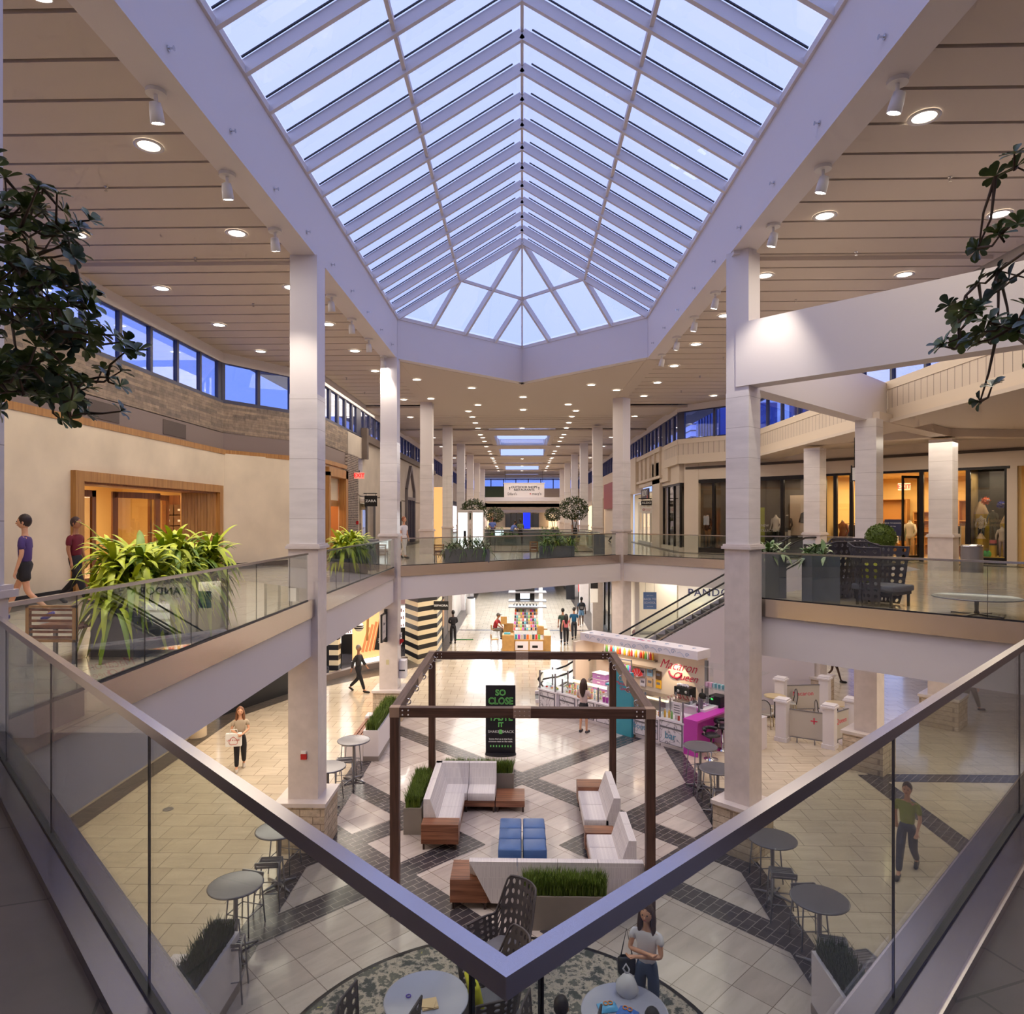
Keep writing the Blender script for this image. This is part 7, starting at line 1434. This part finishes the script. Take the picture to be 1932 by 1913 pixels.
    # head with face
    m=MB(); hc=hd+Vc(0,-.01,.07); m.T=Matrix.Translation(hc); m.ball((0,0,0),.1*k,16,(.82,.98,1.18)); m.ball((0,-.1*k,-.02*k),.016*k,6,(.8,1.3,1.2)); m.ball((-.083*k,.01*k,-.01*k),.022*k,6,(.4,.8,1.2)); m.ball((.083*k,.01*k,-.01*k),.022*k,6,(.4,.8,1.2)); hdo=m.build('head',S_,t)
    m=MB(); m.T=Matrix.Translation(hc); 
    for s in (-1,1): m.ball((s*.033*k,-.088*k,.012*k),.011*k,6)
    m.build('eyes',mat('eye_dark',hx(30,22,20),.3),hdo)
    m=MB(); m.T=Matrix.Translation(hc); m.ball((0,-.09*k,-.055*k),.02*k,6,(1.2,.5,.35)); m.build('mouth',mat('lips',hx(168,90,84),.5),hdo)
    HM=mat('hair_%d'%int(sum(hair)*1000),hair,.55); m=MB(); m.T=Matrix.Translation(hc+Vc(0,.018,.022)); m.ball((0,0,0),.108*k,14,(.84,.95,1.12)); m.v=[v for v in m.v]
    if long_hair:
        m.T=None; b0=hc; m.tube([tuple(b0+Vc(0,.05,.08)),tuple(b0+Vc(0,.085,-.02)),tuple(b0+Vc(0,.10,-.16)),tuple(b0+Vc(0,.12,-.32)),tuple(b0+Vc(.0,.11,-.46))],[.075*k,.1*k,.11*k,.09*k,.03*k],10)
        for s in (-1,1): m.tube([tuple(b0+Vc(s*.06,.0,.08)),tuple(b0+Vc(s*.09,.02,-.04)),tuple(b0+Vc(s*.10,.0,-.2)),tuple(b0+Vc(s*.09,-.02,-.32))],[.03*k,.035*k,.035*k,.012*k],8)
    m.build('hair',HM,t)
    if cap:
        m=MB(); m.T=Matrix.Translation(hc+Vc(0,0,.045)); m.ball((0,0,0),.112*k,14,(.86,.98,.75)); m.box(-.07*k,.07*k,-.19*k,-.06*k,-.005,.01); m.build('cap',mat('cap_cloth',cap,.8),t)
    # clothes
    V=[pel+Vc(0,0,-.06),sp,ch,Vc(0,-L*.95,1.42)];Ed=[(0,1),(1,2),(2,3)];Rd=[.165*k,.15*k,.165*k,.09*k]
    for i in (0,1):
        a=ad(sh[i]+Vc(0,0,-.01),2,.075*k); e=sh[i]+(ar[i][0]-sh[i])*min(1,sleeve*1.6 if sleeve<.6 else 1); b_=ad(e,a,.06*k)
        if sleeve>.6: ad(ar[i][0]+(ar[i][1]-ar[i][0])*.9,b_,.046*k)
    q=skin_mesh('top',V,Ed,Rd,top,t)
    for v in q.data.vertices: 
        if abs(v.co.x)<.2*k and v.co.z>.8*k and pose!='sit' and lean==0: v.co.y*=.78
    V=[pel+Vc(0,0,.11),pel+Vc(0,0,-.05)];Ed=[(0,1)];Rd=[.135*k,.15*k]
    for i,hp in enumerate((hipL,hipR)):
        a=ad(hp+Vc(0,0,-.03),1,.105*k); 
        if shorts: ad(hp+(fl[i][0]-hp)*.62,a,.095*k)
        else: b_=ad(fl[i][0],a,.08*k); ad(fl[i][1]+Vc(0,0,.02),b_,.06*k)
    skin_mesh('shorts' if shorts else 'trousers',V,Ed,Rd,bot,t)
    for i in (0,1):
        m=MB(); a,b2=fl[i][1],fl[i][2]; m.tube([tuple(a+Vc(0,.05,-.03)),tuple(a+Vc(0,0,-.035)),tuple(b2+Vc(0,-.02,-.0)),tuple(b2+Vc(0,-.07,-.005))],[.035*k,.045*k,.042*k,.02*k],8); m.build('shoe',mat('shoe_%d'%int(sum(shoe)*1000),shoe,.5),t)
    return t
DKN=cl('black',hx(36,34,40)); JEAN=cl('jeans',hx(66,84,118))
def P3(px,py,z=0):
    return None
person('person in a white tee with long brown hair standing with arms folded',(1.66,9.14,0),-.45,1.66,cl('white_tee',hx(226,224,232)),JEAN,hx(70,44,30),'a','stand','cross',long_hair=True,sleeve=.35)
person('person in a patterned top and black trousers carrying a white shopping bag',(-7.65,18.39,0),.35,1.66,cl('patterned_top',hx(176,160,140)),DKN,hx(120,76,50),'a','walk','hold',long_hair=True,sleeve=.4,shoe=hx(190,180,170),step=.12)
t=thing('shopping_bag','white paper shopping bag with a red heart print held by the person in black trousers','bag',(-7.73,18.16,0),.2); t.location.z=.72; m=MB(); m.box(-.2,.2,-.06,.06,0,.34); b=m.build('bag_body',WHT,t); m=MB(); m.tube([(.11*math.sin(a)*(1 if True else 0)**1,-.065,.16+.1*math.cos(a)-.04*abs(math.sin(a))) for a in [k*PI/6 for k in range(13)]],.006,5); m.build('heart_print',RED,b); m=MB(); m.tube([(-.1,0,.34),(-.08,0,.44),(.08,0,.44),(.1,0,.34)],.008,6); m.build('handle',WHT,t); text('bag_text','LIVE & LOVE',.06,RED,(0,-.064,.17),(R(90),0,0),b,ext=.001)
person('person in a dark suit striding past the cosmetics poster',(-6.43,26.72,0),R(75),1.78,cl('suit',hx(52,50,54)),DKN,hx(150,140,130),'b','walk','swing',sleeve=.9,step=.3)
person('person in black standing with hands up beside the brick pier',(-3.74,37.05,0),PI+.3,1.75,DKN,DKN,hx(24,20,20),'c','stand','hold',sleeve=.9)
person('person in a red shirt and grey cap sitting on a tall wire stool',(-1.5,37.2,-.13),R(70),1.72,cl('red_shirt',hx(170,44,54)),cl('grey_trousers',hx(120,116,112)),hx(50,40,34),'b','sit','reach',lean=.18,cap=hx(96,90,86))
person('person in a dark green tee walking away, left of the three walkers',(2.24,37.66,0),PI,1.8,cl('green_tee',hx(50,72,62)),cl('charcoal',hx(48,50,60)),hx(30,24,20),'b','walk','down',step=.15)
person('person in a pink top and black leggings walking away between two companions',(2.37,36.88,0),PI,1.6,cl('pink_top',hx(206,110,120)),DKN,hx(28,20,20),'a','walk','down',long_hair=True,sleeve=.3,step=.18)
person('person in a blue tee walking away, right of the three walkers',(2.92,38.50,0),PI,1.74,cl('blue_tee',hx(30,90,130)),cl('charcoal',hx(48,50,60)),hx(34,26,22),'b','walk','down',step=.15)
person('person with a dark backpack and plaid blue shorts walking away',(3.72,42.99,0),PI,1.8,cl('navy_tee',hx(60,76,96)),cl('plaid',hx(110,150,190)),hx(26,20,18),'c','walk','down',shorts=True,shoe=hx(220,220,220),step=.15)
bl=(3.72,42.99,0); t=thing('backpack','dark backpack worn by the walker in plaid shorts','backpack',(bl[0],bl[1]-.2,1.08)); m=MB(); m.rbox(-.16,.16,-.1,.08,0,.46,.05); m.build('pack_body',DARKM,t); m=MB(); m.box(-.1,.1,-.12,-.1,.06,.22); m.build('front_pocket',TGREY,t)
person('person with long dark hair in a pale top and black shorts at the pastry case',(1.96,21.82,0),PI-.5,1.66,cl('blush_top',hx(216,190,186)),DKN,hx(60,36,28),'a','stand','hold',shorts=True,long_hair=True,sleeve=.5,shoe=hx(60,56,64))
person('person with long dark hair in blue behind the kiosk canopy',(5.15,29.0,0),.1,1.68,cl('royal_blue',hx(60,60,120)),DKN,hx(26,18,18),'b','stand','down',long_hair=True)
g=(-2.49,65.60,5.12)
person('person in a blue shirt seated or leaning by the distant counter',(-1.9,43.6,UF),.2,1.72,cl('shirt_blue',hx(110,130,210)),DKN,hx(40,30,26),'b','stand','hold')
person('person in a blue shirt bending at the distant counter',(-.7,43.2,UF),2.2,1.5,cl('shirt_blue',hx(110,130,210)),DKN,hx(40,30,26),'b','stand','reach',lean=.3)
person('person in a patterned green shirt beside the bending person',(-.1,43.3,UF),.4,1.6,cl('green_patterned',hx(120,130,90)),DKN,hx(30,24,20),'c','stand','hold')
person('person walking beneath the right distant tree',(3.6,46.5,UF),.3,1.75,cl('grey_white',hx(190,190,200)),DKN,hx(50,36,30),'b','walk','down')
person('person in red on the far right side of the concourse',(6.4,47.5,UF),PI/2,1.7,cl('red_shirt',hx(170,44,54)),DKN,hx(40,30,26),'b','walk','down')
person('person in white crossing the upper deck beside the second left column',(-5.01,28.87,5.12),R(60),1.7,cl('white_tee',hx(226,224,232)),cl('white_trousers',hx(220,214,212)),hx(150,90,60),'a','walk','down',step=.15)
person('person in a purple shirt walking at the far left of the upper deck',(-8.35,11.3,UF),R(-70),1.72,cl('purple_shirt',hx(78,58,120)),DKN,hx(44,26,26),'a','walk','down',shorts=True,shoe=hx(70,60,150),step=.3)
person('person in a dark red top passing behind the lime plant on the upper deck',(-8.95,13.5,UF),R(90),1.68,cl('maroon_top',hx(110,26,44)),DKN,hx(60,30,30),'b','walk','down',sleeve=.5)
person('person in a yellow green top walking behind the right glass on the court floor',(7.41,13.33,0),R(-40),1.7,cl('lime_top',hx(150,156,80)),cl('slate_trousers',hx(70,74,90)),hx(80,60,50),'a','walk','swing',step=.3)
person('person in dark shorts walking beyond the cafe enclosure',(12.95,28.72,0),R(80),1.75,DKN,DKN,hx(30,24,20),'c','walk','down',shorts=True,step=.25)
person('person in grey walking at the far right of the lower floor',(15.90,24.65,0),R(100),1.7,cl('grey_white',hx(190,190,200)),cl('grey_trousers',hx(120,116,112)),hx(70,50,40),'a','walk','down',step=.3)
person('person with short black hair seated at the bottom table near the centre chair',(.45,7.92,-.45),PI-.3,1.7,DKN,DKN,hx(24,18,20),'b','sit','reach')
person('person with black hair seated at the snack table at the bottom edge',(1.47,7.75,-.45),PI+.1,1.7,cl('teal_shirt',hx(60,90,110)),DKN,hx(22,18,20),'b','sit','reach')
t=thing('handbag','black shoulder bag hanging beside the person with folded arms','bag',(1.40,9.2,.72)); m=MB(); m.rbox(-.12,.12,-.06,.06,0,.26,.05); m.build('bag_body',BLK,t); m=MB(); m.tube([(-.08,0,.24),(0,0,.62),(.08,0,.24)],.01,6); m.build('strap',BLK,t)
